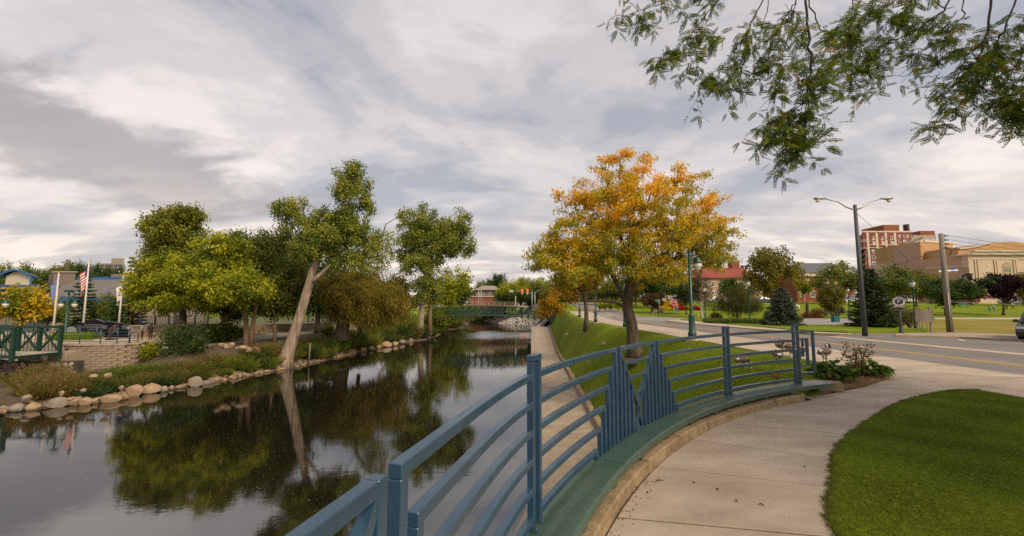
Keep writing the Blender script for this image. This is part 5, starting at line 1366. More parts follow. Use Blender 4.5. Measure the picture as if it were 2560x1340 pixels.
# ------------------------------------------------------------------ green footbridges
BRIDGE_G = mat('bridge_green_paint', (0.007, 0.036, 0.020), .5, .2, 3)
DECK = mat('bridge_deck', (0.36, 0.32, 0.26), .9, .15, 2)
def truss_bridge(label, p0, p1, bays, ht, width, rise=0.0, slats=True):
    """two truss sides with verticals and diagonals between p0 and p1, deck between them"""
    p0, p1 = Vector(p0), Vector(p1); L = (p1 - p0).length; ax = (p1 - p0).normalized(); sd = Vector((-ax.y, ax.x, 0)).normalized()
    t = thing('footbridge', label, 'bridge', p0)
    def Q(f, side, h):
        return p0 + ax * (L * f) + sd * (side * width) + Vector((0, 0, h + rise * (1 - (2 * f - 1) ** 2)))
    for side in (0, 1):
        for k in range(bays):
            f0, f1 = k / bays, (k + 1) / bays
            MB().bar(Q(f0, side, 0), Q(f1, side, 0), .26, .26).build('bottom_chord', BRIDGE_G, t)
            MB().bar(Q(f0, side, ht), Q(f1, side, ht), .25, .22).build('top_chord', BRIDGE_G, t)
            MB().bar(Q(f0, side, 0.05), Q(f1, side, ht - .05), .13, .13).build('diagonal', BRIDGE_G, t)
            MB().bar(Q(f0, side, ht - .05), Q(f1, side, .05), .13, .13).build('diagonal', BRIDGE_G, t)
            for q in np.linspace(f0, f1, 7)[1:-1] if slats else ():
                MB().bar(Q(q, side, .05) + sd * (.05 - .1 * side), Q(q, side, ht * .86) + sd * (.05 - .1 * side), .035, .035, (1, 0, 0)).build('baluster', BRIDGE_G, t)
        for k in range(bays + 1):
            MB().bar(Q(k / bays, side, -.45), Q(k / bays, side, ht + .02), .25, .25, tuple(ax)).build('post', BRIDGE_G, t)
    for k in range(bays):
        MB().bar(Q(k / bays, .5, .06), Q((k + 1) / bays, .5, .06), width - .2, .07).build('deck_panel', DECK, t)
        MB().bar(Q(k / bays, 0, -.12), Q(k / bays, 1, -.12), .12, .16).build('floor_beam', BRIDGE_G, t)
    return t
pA = at(148, 880, 39.2)
truss_bridge('green truss footbridge ending at the plaza beside the block wall', (pA[0], pA[1], -2.42), (pA[0] - 30, pA[1] + .7, -2.40), 15, 2.32, 3.6)
cA = at(130, 890, 23.2)
for k, (px0, px1) in enumerate(((45, 92), (118, 166))):
    x0, x1 = at(px0, 890, 39.6)[0], at(px1, 890, 39.6)[0]
    o = MB().box(((x0 + x1) / 2, 41.6, -3.2), (x1 - x0, 4.0, 1.5)).build('bridge_abutment', CONCRETE_OLD); bevel(o, .02)
    tag(o, ('stained concrete abutment block under the footbridge span', 'squared concrete abutment at the end post of the footbridge')[k], 'abutment')
pB, pC = at(1070, 782, 97), at(1352, 795, 97)
truss_bridge('arched green truss footbridge crossing the river toward the honey locusts', (pB[0], 97, -1.2), (pC[0] + 1.8, 97, -1.2), 18, 2.1, 3.5, .95, True)
o = MB().box((pC[0] + 1.4, 98.5, -3.0), (1.2, 4.4, 3.9)).build('bridge_abutment', CONCRETE_OLD); tag(o, 'concrete abutment of the arched footbridge at the lower path', 'abutment')
o = MB().box((pC[0] + 2.9, 90.3, -1.2), (2.9, 9.4, 2.6)).build('planter_wall', BRIDGE_G); tag(o, 'dark green corrugated retaining wall at the head of the lower path', 'wall')
for k in range(5):
    o = MB().box((pC[0] + 2.6 + k * .7, 84.5, -1.9 + k * .5), (.7, 3.6, .35)).build('timber_step', mat('timber', (0.10, 0.06, 0.035), .9)); tag(o, 'brown timber planter step climbing beside the green retaining wall', 'step', 'timber planter steps')

# ------------------------------------------------------------------ blue plaza railing
pr = thing('plaza_railing', 'blue pipe railing with five rails along the plaza edge', 'railing', (plaza[0][0], plaza[0][1], ZP))
rl = spline([at(155, 868, 41.9)[:2], at(250, 862, 41.8)[:2], at(322, 858, 42.2)[:2]], 10)
def rail_run(par, line, z0, hts, rad, every):
    for h in hts: MB().tube([(p[0], p[1], z0 + h) for p in line], rad, 6).build('rail', BLUE, par)
    for i in range(0, len(line), every):
        MB().tube([(line[i][0], line[i][1], z0), (line[i][0], line[i][1], z0 + max(hts) + .03)], rad * 1.35, 6).build('post', BLUE, par)
rail_run(pr, rl, ZP, (.2, .5, .8, 1.1, 1.4), .032, 5)
pe = thing('plaza_railing', 'blue stepped railing panel at the plaza corner by the statue child', 'railing', (*at(322, 858, 42.4)[:2], ZP))
rail_run(pe, [at(324, 858, 42.4)[:2], at(345, 856, 43.2)[:2]], ZP, (.2, .43, .66, .89, 1.12, 1.35, 1.52), .034, 1)
pf = thing('plaza_railing', 'blue pipe railing beyond the flower strip before the memorial wall', 'railing', (*at(120, 850, 47.5)[:2], ZP))
rail_run(pf, [at(x, 850, 47.5)[:2] for x in np.linspace(60, 240, 9)], ZP, (.4, .75, 1.1, 1.4), .03, 2)
mb = MB().prism([at(160, 850, 45.5)[:2], at(232, 850, 45.5)[:2], at(232, 850, 49)[:2], at(150, 850, 49)[:2]], ZP - .1, ZP + .08); o = mb.build('plaza_lawn', GRASS); fixn(o); tag(o, kind='structure')
P = np.c_[RNG.uniform(at(158, 850, 47.5)[0], at(232, 850, 47.5)[0], 5000), RNG.uniform(45.6, 48.8, 5000), np.full(5000, ZP + .08)]
o = link('ornamental_grass', blades('ornamental_grass', P, RNG.uniform(.4, .9, 5000), .02, patch(5000) * 1.4, .3)); tag(o, 'yellow green tufted grass strip in front of the memorial wall', 'grass', kind='stuff')

# ------------------------------------------------------------------ memorial wall
GRANITE = mat('black_granite', (0.006, 0.006, 0.007), .25, .2, 30, spec=.35)
Ym = 50.0
mw = thing('memorial_wall', 'long polished black granite memorial wall with pale lettering and round emblem', 'memorial', (*at(250, 840, Ym)[:2], ZP))
for pts in ([(172, 850), (172, 812), (212, 806), (212, 850)], [(212, 852), (212, 805), (236, 797), (262, 806), (262, 852)], [(262, 852), (262, 802), (322, 812), (322, 852)]):
    w = [Vector(at(px, py, Ym)) for px, py in pts]
    for v in w: v.z = max(v.z, ZP)
    mw_p = MB().wall(w, (0, .35, 0)).build('panel', GRANITE, mw); fixn(mw_p)
PALE = mat('pale_engraving', (0.26, 0.24, 0.215), .8, .1, 4)
def text_mesh(s, size, material, parent, loc, rot=(math.pi / 2, 0, 0), ext=.004, name='lettering', align='CENTER'):
    cu_ = bpy.data.curves.new('txt', 'FONT'); cu_.body = s; cu_.size = size; cu_.extrude = ext; cu_.align_x = align; cu_.align_y = 'CENTER'; cu_.resolution_u = 2
    to = bpy.data.objects.new('txt', cu_); COL.objects.link(to)
    dg = bpy.context.evaluated_depsgraph_get(); me = bpy.data.meshes.new_from_object(to.evaluated_get(dg))
    bpy.data.objects.remove(to); me.materials.clear(); me.materials.append(material)
    o = link(name, me, parent); o.location = loc; o.rotation_euler = rot
    return o
def loc_in(par, p): return Vector(p) - world_off(par)
for s, px, py, sz in (('Remembering those', 234, 812, .27), ('who have gone before us,', 234, 817.5, .27), ('leading kind', 232, 823, .27)):
    text_mesh(s, sz, PALE, mw, loc_in(mw, at(px, py, Ym - .012)))
for px in (198, 262, 312):
    for k in range(4):
        x0, x1 = at(px - 7, 812, Ym)[0], at(px + 7, 812, Ym)[0]; z = at(px, 814 + k * 2.2, Ym)[2]
        MB().box(((x0 + x1) / 2, Ym - .006, z), (x1 - x0 - .05 * (k % 2), .008, .03)).build('engraved_line', PALE, mw)
c = at(288, 821, Ym - .02)
ring = MB(); n = 28
for r0, r1 in ((.37, .41), (.245, .27)):
    for k in range(n):
        t0, t1 = 2 * math.pi * k / n, 2 * math.pi * (k + 1) / n
        ring.add([(c[0] + r * math.cos(t), c[1], c[2] + r * math.sin(t)) for r, t in ((r0, t0), (r1, t0), (r1, t1), (r0, t1))], [(0, 1, 2, 3)])
for k in range(4):
    t0 = math.pi / 4 + k * math.pi / 2
    ring.bar((c[0] + .05 * math.cos(t0), c[1], c[2] + .05 * math.sin(t0)), (c[0] + .22 * math.cos(t0), c[1], c[2] + .22 * math.sin(t0)), .11, .004, (0, 1, 0))
ring.build('emblem', PALE, mw)
# half-round pale stone in front
c = at(176, 826, 49.2); mb = MB(); pts = [(c[0] + .6 * math.cos(t), 49.2, ZP + .7 + .6 * math.sin(t)) for t in np.linspace(0, math.pi, 12)] + [(c[0] - .6, 49.2, ZP), (c[0] + .6, 49.2, ZP)]
o = mb.wall(pts, (0, .15, 0)).build('emblem_stone', mat('pale_granite', (0.33, 0.31, 0.29), .8, .3, 8)); fixn(o); tag(o, 'small arched pale granite marker before the memorial wall', 'stone')

# ------------------------------------------------------------------ people builder: one skinned body
def skin_body(joints, edges, rad, name, material, parent, sub=1, root='pelvis'):
    names = list(joints); me = bpy.data.meshes.new(name)
    me.from_pydata([joints[n] for n in names], [(names.index(a), names.index(b)) for a, b in edges], [])
    o = bpy.data.objects.new(name, me); COL.objects.link(o)
    o.modifiers.new('skin', 'SKIN'); o.modifiers.new('sub', 'SUBSURF').levels = sub; o.modifiers['sub'].render_levels = sub
    for i, n in enumerate(names):
        r = rad[n]; me.skin_vertices[0].data[i].radius = r if isinstance(r, tuple) else (r, r)
        me.skin_vertices[0].data[i].use_root = n == root
    dg = bpy.context.evaluated_depsgraph_get(); m2 = bpy.data.meshes.new_from_object(o.evaluated_get(dg))
    bpy.data.objects.remove(o); bpy.data.meshes.remove(me)
    mats_ = material if isinstance(material, (list, tuple)) else [material]
    m2.materials.clear()
    for m in mats_: m2.materials.append(m)
    for p in m2.polygons: p.use_smooth = True
    return link(name, m2, parent)
def person(loc, rotz, h, label, cols, pose='stand', cat='person', name='person', group=None):
    """cols: (skin, top, trousers, hair) materials; colour by height on one continuous body"""
    t = thing(name, label, cat, loc, group, rotz); k = h / 1.75
    J = {'pelvis': (0, 0, .95), 'waist': (0, 0, 1.08), 'chest': (0, 0, 1.30), 'neck': (0, 0, 1.48), 'head': (0, .015, 1.60), 'top': (0, .01, 1.72),
         'ls': (-.19, 0, 1.40), 'le': (-.26, .02, 1.13), 'lw': (-.28, .10, .88), 'lh': (-.28, .13, .78), 'rs': (.19, 0, 1.40), 're': (.26, .02, 1.13), 'rw': (.28, .10, .88), 'rh': (.28, .13, .78),
         'lp': (-.10, 0, .90), 'lk': (-.12, .03, .50), 'la': (-.12, -.02, .09), 'lt': (-.13, .14, .04), 'rp': (.10, 0, .90), 'rk': (.12, .03, .50), 'ra': (.12, -.02, .09), 'rt': (.13, .14, .04)}
    if pose == 'walk':
        J.update(lk=(-.11, .17, .53), la=(-.11, .12, .12), lt=(-.11, .26, .07), rk=(.11, -.04, .50), ra=(.11, -.26, .13), rt=(.11, -.14, .04), lw=(-.26, -.1, .9), lh=(-.26, -.12, .8), rw=(.26, .25, .95), rh=(.26, .32, .88))
    if pose == 'lead':
        J.update(le=(-.34, .0, 1.15), lw=(-.44, .03, .92), lh=(-.48, .05, .82), rw=(.34, .02, .9), rh=(.36, .05, .8), re=(.33, 0, 1.14))
    if pose == 'child':
        J.update(re=(.26, 0, 1.38), rw=(.32, .03, 1.55), rh=(.36, .05, 1.66))
    if pose == 'bend':
        J.update(waist=(0, .08, 1.05), chest=(0, .24, 1.20), neck=(0, .40, 1.28), head=(0, .52, 1.28), top=(0, .63, 1.26), ls=(-.19, .33, 1.24), rs=(.19, .33, 1.24), le=(-.22, .42, .98), re=(.22, .42, .98), lw=(-.12, .52, .78), rw=(.12, .52, .78), lh=(-.06, .56, .70), rh=(.06, .56, .70), lk=(-.13, .12, .52), rk=(.13, -.02, .5))
    Ed = [('pelvis', 'waist'), ('waist', 'chest'), ('chest', 'neck'), ('neck', 'head'), ('head', 'top'), ('chest', 'ls'), ('ls', 'le'), ('le', 'lw'), ('lw', 'lh'), ('chest', 'rs'), ('rs', 're'), ('re', 'rw'), ('rw', 'rh'), ('pelvis', 'lp'), ('lp', 'lk'), ('lk', 'la'), ('la', 'lt'), ('pelvis', 'rp'), ('rp', 'rk'), ('rk', 'ra'), ('ra', 'rt')]
    Rd = {'pelvis': (.16, .12), 'waist': (.15, .11), 'chest': (.19, .13), 'neck': .062, 'head': .098, 'top': .07, 'ls': .072, 'rs': .072, 'le': .052, 're': .052, 'lw': .038, 'rw': .038, 'lh': .036, 'rh': .036, 'lp': .105, 'rp': .105, 'lk': .068, 'rk': .068, 'la': .05, 'ra': .05, 'lt': .035, 'rt': .035}
    J = {n: (p[0] * k, p[1] * k, p[2] * k) for n, p in J.items()}
    Rd = {n: (tuple(q * k for q in r) if isinstance(r, tuple) else r * k) for n, r in Rd.items()}
    o = skin_body(J, Ed, Rd, 'body', list(cols), t, 1)
    if len(cols) > 1:
        for p in o.data.polygons:
            z = p.center.z / k; x = abs(p.center.x) / k
            p.material_index = 3 if z > 1.63 or (z > 1.54 and p.center.y < -.02) else 0 if z > 1.47 or (x > .22 and z < .95) else 1 if z > .98 else 2
    return t
BRONZE = mat('dark_bronze', (0.030, 0.017, 0.012), .45, .3, 6, metal=.3)
b = at(376, 846, 46.4); man = person((b[0], b[1], ZP), math.radians(185), 1.82, 'bronze statue of a man leading a child by the hand', (BRONZE,), 'lead', 'statue', 'statue')
MB().lathe((0, .0, 1.73), [(.17, 0), (.19, .02), (.12, .05), (.115, .13), (.08, .15)], 14).build('helmet', BRONZE, man, world=False)
b = at(354.5, 850, 46.2); person((b[0] , b[1], ZP), math.radians(180), 1.15, 'bronze statue of a small child holding the hand of the statue man', (BRONZE,), 'child', 'statue', 'statue')
b = at(274, 850, 46.5); ff = person((b[0], b[1], ZP + .12), math.radians(-70), 1.95, 'brown bronze statue of a firefighter bowing his head before the memorial', (mat('brown_bronze', (0.075, 0.035, 0.022), .5, .3, 6),), 'bend', 'statue', 'statue')
MB().box((0, .1, -.06), (.7, .7, .14)).build('plinth', GRANITE, ff, world=False)

# ------------------------------------------------------------------ flagpoles
POLE = mat('white_pole', (0.58, 0.52, 0.46), .5, .1, 3)
FR, FW, FB = mat('flag_red', (0.40, 0.03, 0.025), .8), mat('flag_white', (0.62, 0.58, 0.54), .8), mat('flag_blue', (0.03, 0.035, 0.13), .8)
FLB = mat('flag_pale_blue', (0.13, 0.19, 0.36), .8); GOLDM = mat('gold_finial', (0.5, 0.33, 0.06), .35, metal=.8)
def flagpole(px, py, top, Y, label, kind, drop, wd, yard=False):
    b = at(px, py, Y); b = (b[0], b[1], ZP); H = at(px, top, Y)[2] - ZP
    t = thing('flagpole', label, 'flagpole', b)
    MB().tube([(0, 0, 0), (0, 0, H * .5), (0, 0, H)], [.13, .11, .07], 10).build('pole', POLE, t, world=False)
    MB().lathe((0, 0, H), [(.02, 0), (.07, .05), (.07, .1), (.02, .15)], 8).build('finial', GOLDM if kind == 'state' else POLE, t, world=False)
    if yard: MB().tube([(-.7, 0, H * .5), (.7, 0, H * .5)], .025, 6).build('yardarm', POLE, t, world=False)
    # limp flag: gathered folds hanging from the hoist
    rows_, cols_ = 27, 20; mb = MB(); vs = []
    top_z = H * (.97 if kind == 'usa' else .93)
    for i in range(rows_):
        v = i / (rows_ - 1)
        for j in range(cols_):
            u = j / (cols_ - 1)
            fly = wd * u * (.30 + .55 * (1 - v) * u + .25 * v)
            x = -.05 - fly * .62; y = .15 * math.sin(u * 13 + v * 2.5) * (.35 + u)
            z = top_z - drop * (v * .72) - u * drop * .42 - .04 * math.sin(u * 9)
            vs.append((x, y, z))
    mb.v = vs; mats_ = {'usa': [FR, FW, FB], 'state': [FLB], 'white': [FW]}[kind]
    for i in range(rows_ - 1):
        for j in range(cols_ - 1):
            mi = 0
            if kind == 'usa': mi = 2 if (i < 14 and j < 8) else (i // 2) % 2
            mb.f.append([i * cols_ + j, i * cols_ + j + 1, (i + 1) * cols_ + j + 1, (i + 1) * cols_ + j]); mb.m.append(mi); mb.s.append(True)
    mb.build('flag', mats_, t, world=False)
    return t
flagpole(134, 815, 682, 54, 'white flagpole with a limp pale blue flag beside the twin globe lamp', 'state', 3.1, 1.7)
flagpole(209, 802, 652, 56, 'white flagpole with the limp stars and stripes behind the memorial wall', 'usa', 4.0, 2.1)
flagpole(298, 802, 690, 56, 'white flagpole with crossbar and a limp white flag', 'white', 3.0, 1.4, True)

# ------------------------------------------------------------------ street lamps of several kinds
GLOBE = mat('lamp_globe', (0.66, 0.60, 0.50), .3, .1, 5)
def pedestal(mb, h):
    mb.lathe((0, 0, 0), [(.20, 0), (.20, .25), (.165, .32), (.15, .95), (.135, 1.0), (.12, 1.05), (.085, 1.12), (.085, 1.16), (.065, 1.2), (.06, h * .6), (.05, h)], 12)
def lamp_globe(t, c, s=1.0, up=False):
    x, y, z = c
    if up:
        MB().lathe((x, y, z), [(.06 * s, 0), (.10 * s, .06 * s), (.19 * s, .26 * s), (.20 * s, .36 * s)], 14).build('globe', GLOBE, t, world=False)
        MB().lathe((x, y, z + .36 * s), [(.21 * s, 0), (.18 * s, .07 * s), (.10 * s, .16 * s), (.05 * s, .20 * s), (.02 * s, .30 * s)], 14).build('cap', LAMP_GREEN, t, world=False)
    else:
        MB().lathe((x, y, z), [(.02 * s, -.36 * s), (.09 * s, -.32 * s), (.18 * s, -.18 * s), (.21 * s, 0)], 14).build('globe', GLOBE, t, world=False)
        MB().lathe((x, y, z), [(.24 * s, 0), (.22 * s, .05 * s), (.13 * s, .16 * s), (.11 * s, .26 * s), (.05 * s, .32 * s)], 14).build('shade', LAMP_GREEN, t, world=False)
def arm_lamp(base, H, label, group=None, footing=True):
    t = thing('street_lamp', label, 'street lamp', base, group)
    mb = MB(); mb.lathe((0, 0, 0), [(.21, 0), (.21, .30), (.165, .36), (.15, 1.15), (.155, 1.2), (.115, 1.28), (.085, 1.36), (.075, H)], 14); mb.build('pole', LAMP_GREEN, t, world=False)
    mb = MB().tube([(.03, 0, H - .28), (.30, 0, H - .26), (.42, 0, H - .34), (.44, 0, H - .42)], .035, 8).tube([(.03, 0, H - .55), (.18, 0, H - .32), (.3, 0, H - .27)], .02, 6); mb.build('arm', LAMP_GREEN, t, world=False)
    lamp_globe(t, (.44, 0, H - .72), 1.05)
    if footing: MB().lathe((0, 0, -.32), [(.36, 0), (.36, .31)], 18, smooth=False).build('footing', CONCRETE, t, world=False)
    return t
def up_lamp(base, H, label, group=None):
    t = thing('street_lamp', label, 'street lamp', base, group)
    mb = MB(); mb.lathe((0, 0, 0), [(.17, 0), (.17, .22), (.12, .28), (.105, .85), (.075, .95), (.06, 1.05), (.055, H - .55), (.09, H - .52), (.06, H - .48)], 12); mb.build('pole', LAMP_GREEN, t, world=False)
    lamp_globe(t, (0, 0, H - .5), 1.15, True)
    MB().lathe((0, 0, -.1), [(.24, 0), (.22, .14)], 14).build('footing', CONCRETE_OLD, t, world=False)
    return t
def lamp_at(px, py, top, fn, label, group=None, g=None, Y=None):
    if g is None: p = ong(px, py)
    else: p = Vector(on(px, py, g)) if Y is None else Vector((at(px, py, Y)[0], Y, g))
    return fn(p, at(px, top, p.y)[2] - p.z, label, group)
lamp_at(1731, 846, 625, arm_lamp, 'green street lamp with single arm and hanging globe near the curved railing', g=.08)
p = Vector((9.5, 35.5, .05)); arm_lamp(p, 4.8, 'green street lamp on the sidewalk edge just behind the honey locust trunk')
p = Vector((9.4, 47.5, .05)); arm_lamp(p, 4.8, 'green street lamp farther along the sidewalk before the smaller locust')
p = Vector((9.6, 60, float(gz(0, 60)) + .15)); arm_lamp(p, 4.8, 'green street lamp beyond the smaller locust')
lamp_at(1875, 812, 704, up_lamp, 'green post top lamp on the island corner between weeping tree and spruce')
lamp_at(1764, 801, 720, up_lamp, 'green post top lamp beside the white birch trunk')
lamp_at(2124, 794, 722, up_lamp, 'green post top lamp by the barrel sculpture')
lamp_at(2290, 822, 704, up_lamp, 'tall green post top lamp behind the wooden notice board')
# twin globe lamp on the plaza
b = at(163, 830, 47); b = (b[0], b[1], ZP); H = (at(175, 728, 47)[2] - ZP) / 1.6
tl = thing('street_lamp', 'green twin globe lamp with scrolled arms on the memorial plaza', 'street lamp', b); tl.scale = (1.6, 1.6, 1.6)
MB().lathe((0, 0, 0), [(.13, 0), (.13, .3), (.07, .4), (.05, H - .1)], 10).build('pole', LAMP_GREEN, tl, world=False)
MB().box((.02, 0, H), (.46, .3, .17), taper=.9).build('solar_box', LAMP_GREEN, tl, world=False)
for s in (-1, 1):
    pts = [(0, 0, H - .95), (s * .12, 0, H - .85), (s * .18, 0, H - .55), (s * .26, 0, H - .35), (s * .40, 0, H - .32), (s * .48, 0, H - .45), (s * .48, 0, H - .55)]
    MB().tube(pts, .028, 6).build('arm', LAMP_GREEN, tl, world=False)
    lamp_globe(tl, (s * .48, 0, H - .85), .85)
b = at(-12, 830, 45); b = (b[0], b[1], ZP); t3 = copy_tree(tl); t3.location = b; t3.name = 'street_lamp'; t3['label'] = 'green twin globe lamp beside the orange tree at the footbridge'

# ------------------------------------------------------------------ yellow picnic table
YEL = mat('yellow_table', (0.55, 0.30, 0.02), .6, .15, 6)
b = at(640, 832, 66)
pt = thing('picnic_table', 'yellow slatted picnic table with benches on the riverside path', 'table', (b[0], b[1], Z_LEFT + .03), rotz=.1); pt.scale = (1.6, 1.6, 1.4)
for k in range(4): MB().box((0, -.27 + k * .18, .75), (1.5, .15, .04)).build('top_slat', YEL, pt, world=False)
for s in (-1, 1):
    for k in range(2): MB().box((0, s * (.58 + k * .15), .45), (1.5, .13, .04)).build('bench_slat', YEL, pt, world=False)
for s in (-1, 1):
    MB().bar((s * .55, -.66, 0), (s * .55, -.12, .73), .06).build('leg', YEL, pt, world=False); MB().bar((s * .55, .66, 0), (s * .55, .12, .73), .06).build('leg', YEL, pt, world=False)
    MB().bar((s * .55, -.75, .41), (s * .55, .75, .41), .05).build('brace', YEL, pt, world=False)

# ------------------------------------------------------------------ blue fences
def bar_fence(label, p0, p1, zb, ht, n, posts):
    p0, p1 = Vector((*p0, zb)), Vector((*p1, zb)); t = thing('blue_fence', label, 'fence', p0)
    for f in np.linspace(0, 1, posts):
        q = p0.lerp(p1, f); MB().bar(q, q + Vector((0, 0, ht + .08)), .14, .14).build('post', BLUE, t)
    for h in (.12, ht - .05): MB().bar(p0 + Vector((0, 0, h)), p1 + Vector((0, 0, h)), .05, .05).build('rail', BLUE, t)
    for i in range(n):
        q = p0.lerp(p1, (i + .5) / n); MB().bar(q, q + Vector((0, 0, ht - .06)), .045, .045).build('picket', BLUE, t)
    return t
bar_fence('tall blue picket fence above the fieldstone wall', at(352, 800, 58)[:2], at(520, 800, 62)[:2], ZP + .2, 2.2, 44, 6)
bar_fence('blue picket fence on the concrete wall behind the willow', at(770, 800, 80)[:2], at(938, 800, 88)[:2], Z_LEFT + 1.4, 1.7, 46, 6)
bar_fence('blue picket fence behind the orange tree by the school', at(-20, 800, 66)[:2], at(120, 800, 68)[:2], Z_LEFT, 2.4, 40, 5)

# ------------------------------------------------------------------ boulders along the waterline, each its own
BG = 'boulders along the far waterline'
def boulder(px, py, wpx, hpx, label, Y=None, z=Z_WATER, grp=BG):
    if z != Z_WATER: z = 1.75 - (1.75 - z) * 1.45
    p = Vector(on(px, py, z)) if Y is None else Vector(at(px, py, Y))
    w, h = wpx * p.y / F_PX, hpx * p.y / F_PX
    o = link('boulder', random.choice(ROCKS), None); o.location = (p.x, p.y + w * .3, p.z + h * .38)
    o.scale = (w * 1.08, w * .85, h * 1.55); o.rotation_euler = (random.uniform(-.12, .12), random.uniform(-.12, .12), random.uniform(-.5, .5))
    return tag(o, label, 'boulder', grp)
row = [(30, 1030, 48, 24), (70, 1027, 34, 24), (120, 1022, 58, 28), (173, 1015, 38, 27), (203, 1014, 36, 22), (228, 1010, 28, 18), (260, 1008, 55, 22), (296, 1001, 34, 22)]
for a in row: boulder(*a, 'tan boulder in the front row below the old stone wall', grp='front row boulders')
boulder(325, 992, 48, 32, 'large tan boulder with flat top at the end of the front row')
boulder(367, 985, 44, 30, 'large smooth tan boulder beside the flat topped one')
boulder(404, 980, 26, 18, 'small tan boulder next to the large smooth one')
boulder(478, 968, 50, 28, 'angular tan boulder with sloping top standing in the shallows')
boulder(562, 945, 44, 30, 'leaning wedge shaped tan boulder at the waterline')
boulder(521, 918, 26, 24, 'round grey boulder among the bank weeds', z=-2.2)
boulder(633, 895, 36, 34, 'grey pointed boulder half buried in the bank', z=-2.0)
boulder(697, 925, 38, 17, 'flat pale boulder at the foot of the leaning cottonwood')
boulder(663, 927, 34, 20, 'pale boulder between the cottonwood and the pebbles')
boulder(748, 895, 26, 28, 'rounded grey boulder behind the leaning cottonwood trunk', z=-2.5)
for px, py in ((425, 975), (442, 972), (505, 962), (520, 958), (536, 954), (600, 938), (615, 935), (580, 941), (648, 928), (725, 915), (742, 912), (760, 908), (778, 902), (795, 897), (925, 876), (945, 872), (1025, 855), (1045, 850), (590, 937), (607, 934), (622, 931), (640, 929), (815, 892), (838, 890), (855, 886), (875, 884), (905, 880), (965, 868), (985, 865), (1005, 860), (1075, 838), (1086, 836)):
    boulder(px, py, random.uniform(15, 30), random.uniform(9, 18), 'small tan stone at the waterline beyond the wedge boulder', grp='small waterline stones')
for px, py, z in ((372, 862, -.9), (352, 870, -1.1), (372, 875, -1.2), (378, 890, -1.6), (360, 880, -1.4), (548, 866, -.9), (560, 872, -1.1), (575, 868, -1.0), (590, 875, -1.2), (605, 872, -1.1), (620, 880, -1.3), (170, 1002, -2.6), (150, 990, -2.5), (60, 1003, -2.6), (205, 980, -2.3), (230, 945, -1.9), (262, 944, -1.9), (300, 975, -2.4), (520, 905, -1.9), (345, 885, -1.5)):
    boulder(px, py, random.uniform(16, 26), random.uniform(10, 18), 'small stone set in the planted slope ' + ('below the footbridge' if px < 320 else 'at the corner of the block wall' if px < 400 else 'beside the riverside path' if px < 700 else 'under the willow'), z=z, grp='stones in the planted slope ' + ('below the footbridge' if px < 320 else 'at the corner of the block wall' if px < 400 else 'beside the riverside path' if px < 700 else 'under the willow'))
# pebbles, uncountable
rng = np.random.default_rng(91); mb = MB()
base = []
for me in ROCKS[:4]:
    base.append((np.array([v.co[:] for v in me.vertices]), [list(p.vertices) for p in me.polygons]))
def pebbles(name, label, pts, szr, material):
    Vs, Fs = [], []; off = 0
    for p in pts:
        v, f = base[rng.integers(0, 4)]; s = rng.uniform(*szr); a = rng.uniform(0, 6.28)
        R_ = np.array([[math.cos(a), -math.sin(a), 0], [math.sin(a), math.cos(a), 0], [0, 0, 1]])
        Vs.append((v * np.array([s * 1.3, s, s * .9])) @ R_.T + p); Fs.append(np.array(f) + off); off += len(v)
    o = link(name, np_mesh(name, np.concatenate(Vs), np.concatenate(Fs), None, (material,))); return tag(o, label, 'stones', kind='stuff')
pts = [np.array(bank_pt(rng.uniform(3.2, 11.0), abs(rng.normal(.1, .5)))) for _ in range(620)]
pebbles('shore_pebbles', 'small tan pebbles lining the far waterline', pts, (.14, .45), STONE)
pts = [np.array((rng.normal(-10.5, 1.8), rng.normal(44, 2), 0)) for _ in range(10)]
pts = [np.array(bank_pt(rng.uniform(8.7, 10.2), rng.uniform(2.4, 5.6))) for _ in range(260)]
pebbles('bank_rubble', 'broken stone scattered under the willow', pts, (.14, .5), STONE_G)
pts = []
for _ in range(900):
    Y = rng.uniform(96, 185); xl = up_xl(Y); t = rng.random() ** 1.3 * .55
    pts.append(np.array((xl + (9.7 - xl) * t, Y, up_z(t, Y) + .15)))
pebbles('rubble_bank_stones', 'heap of pale broken rock on the upstream bank by the footbridge', pts, (.7, 1.7), mat('pale_rubble', (0.27, 0.235, 0.19), .9, .25, 2, .5, 8, color2=(0.42, 0.38, 0.33)))
# sticks standing out of the river by the cottonwood
for px0, py0, px1, py1 in ((700, 905, 705, 868), (771, 905, 776, 858), (668, 905, 690, 872)):
    a, b = on(px0, py0 + 6, Z_WATER), None; b = at(px1, py1, a[1])
    o = MB().tube([a, b], [.10, .06], 6).build('dead_stick', BARK_PALE); tag(o, 'pale dead stick standing at the water edge by the cottonwood', 'stick', 'dead sticks at the water edge')

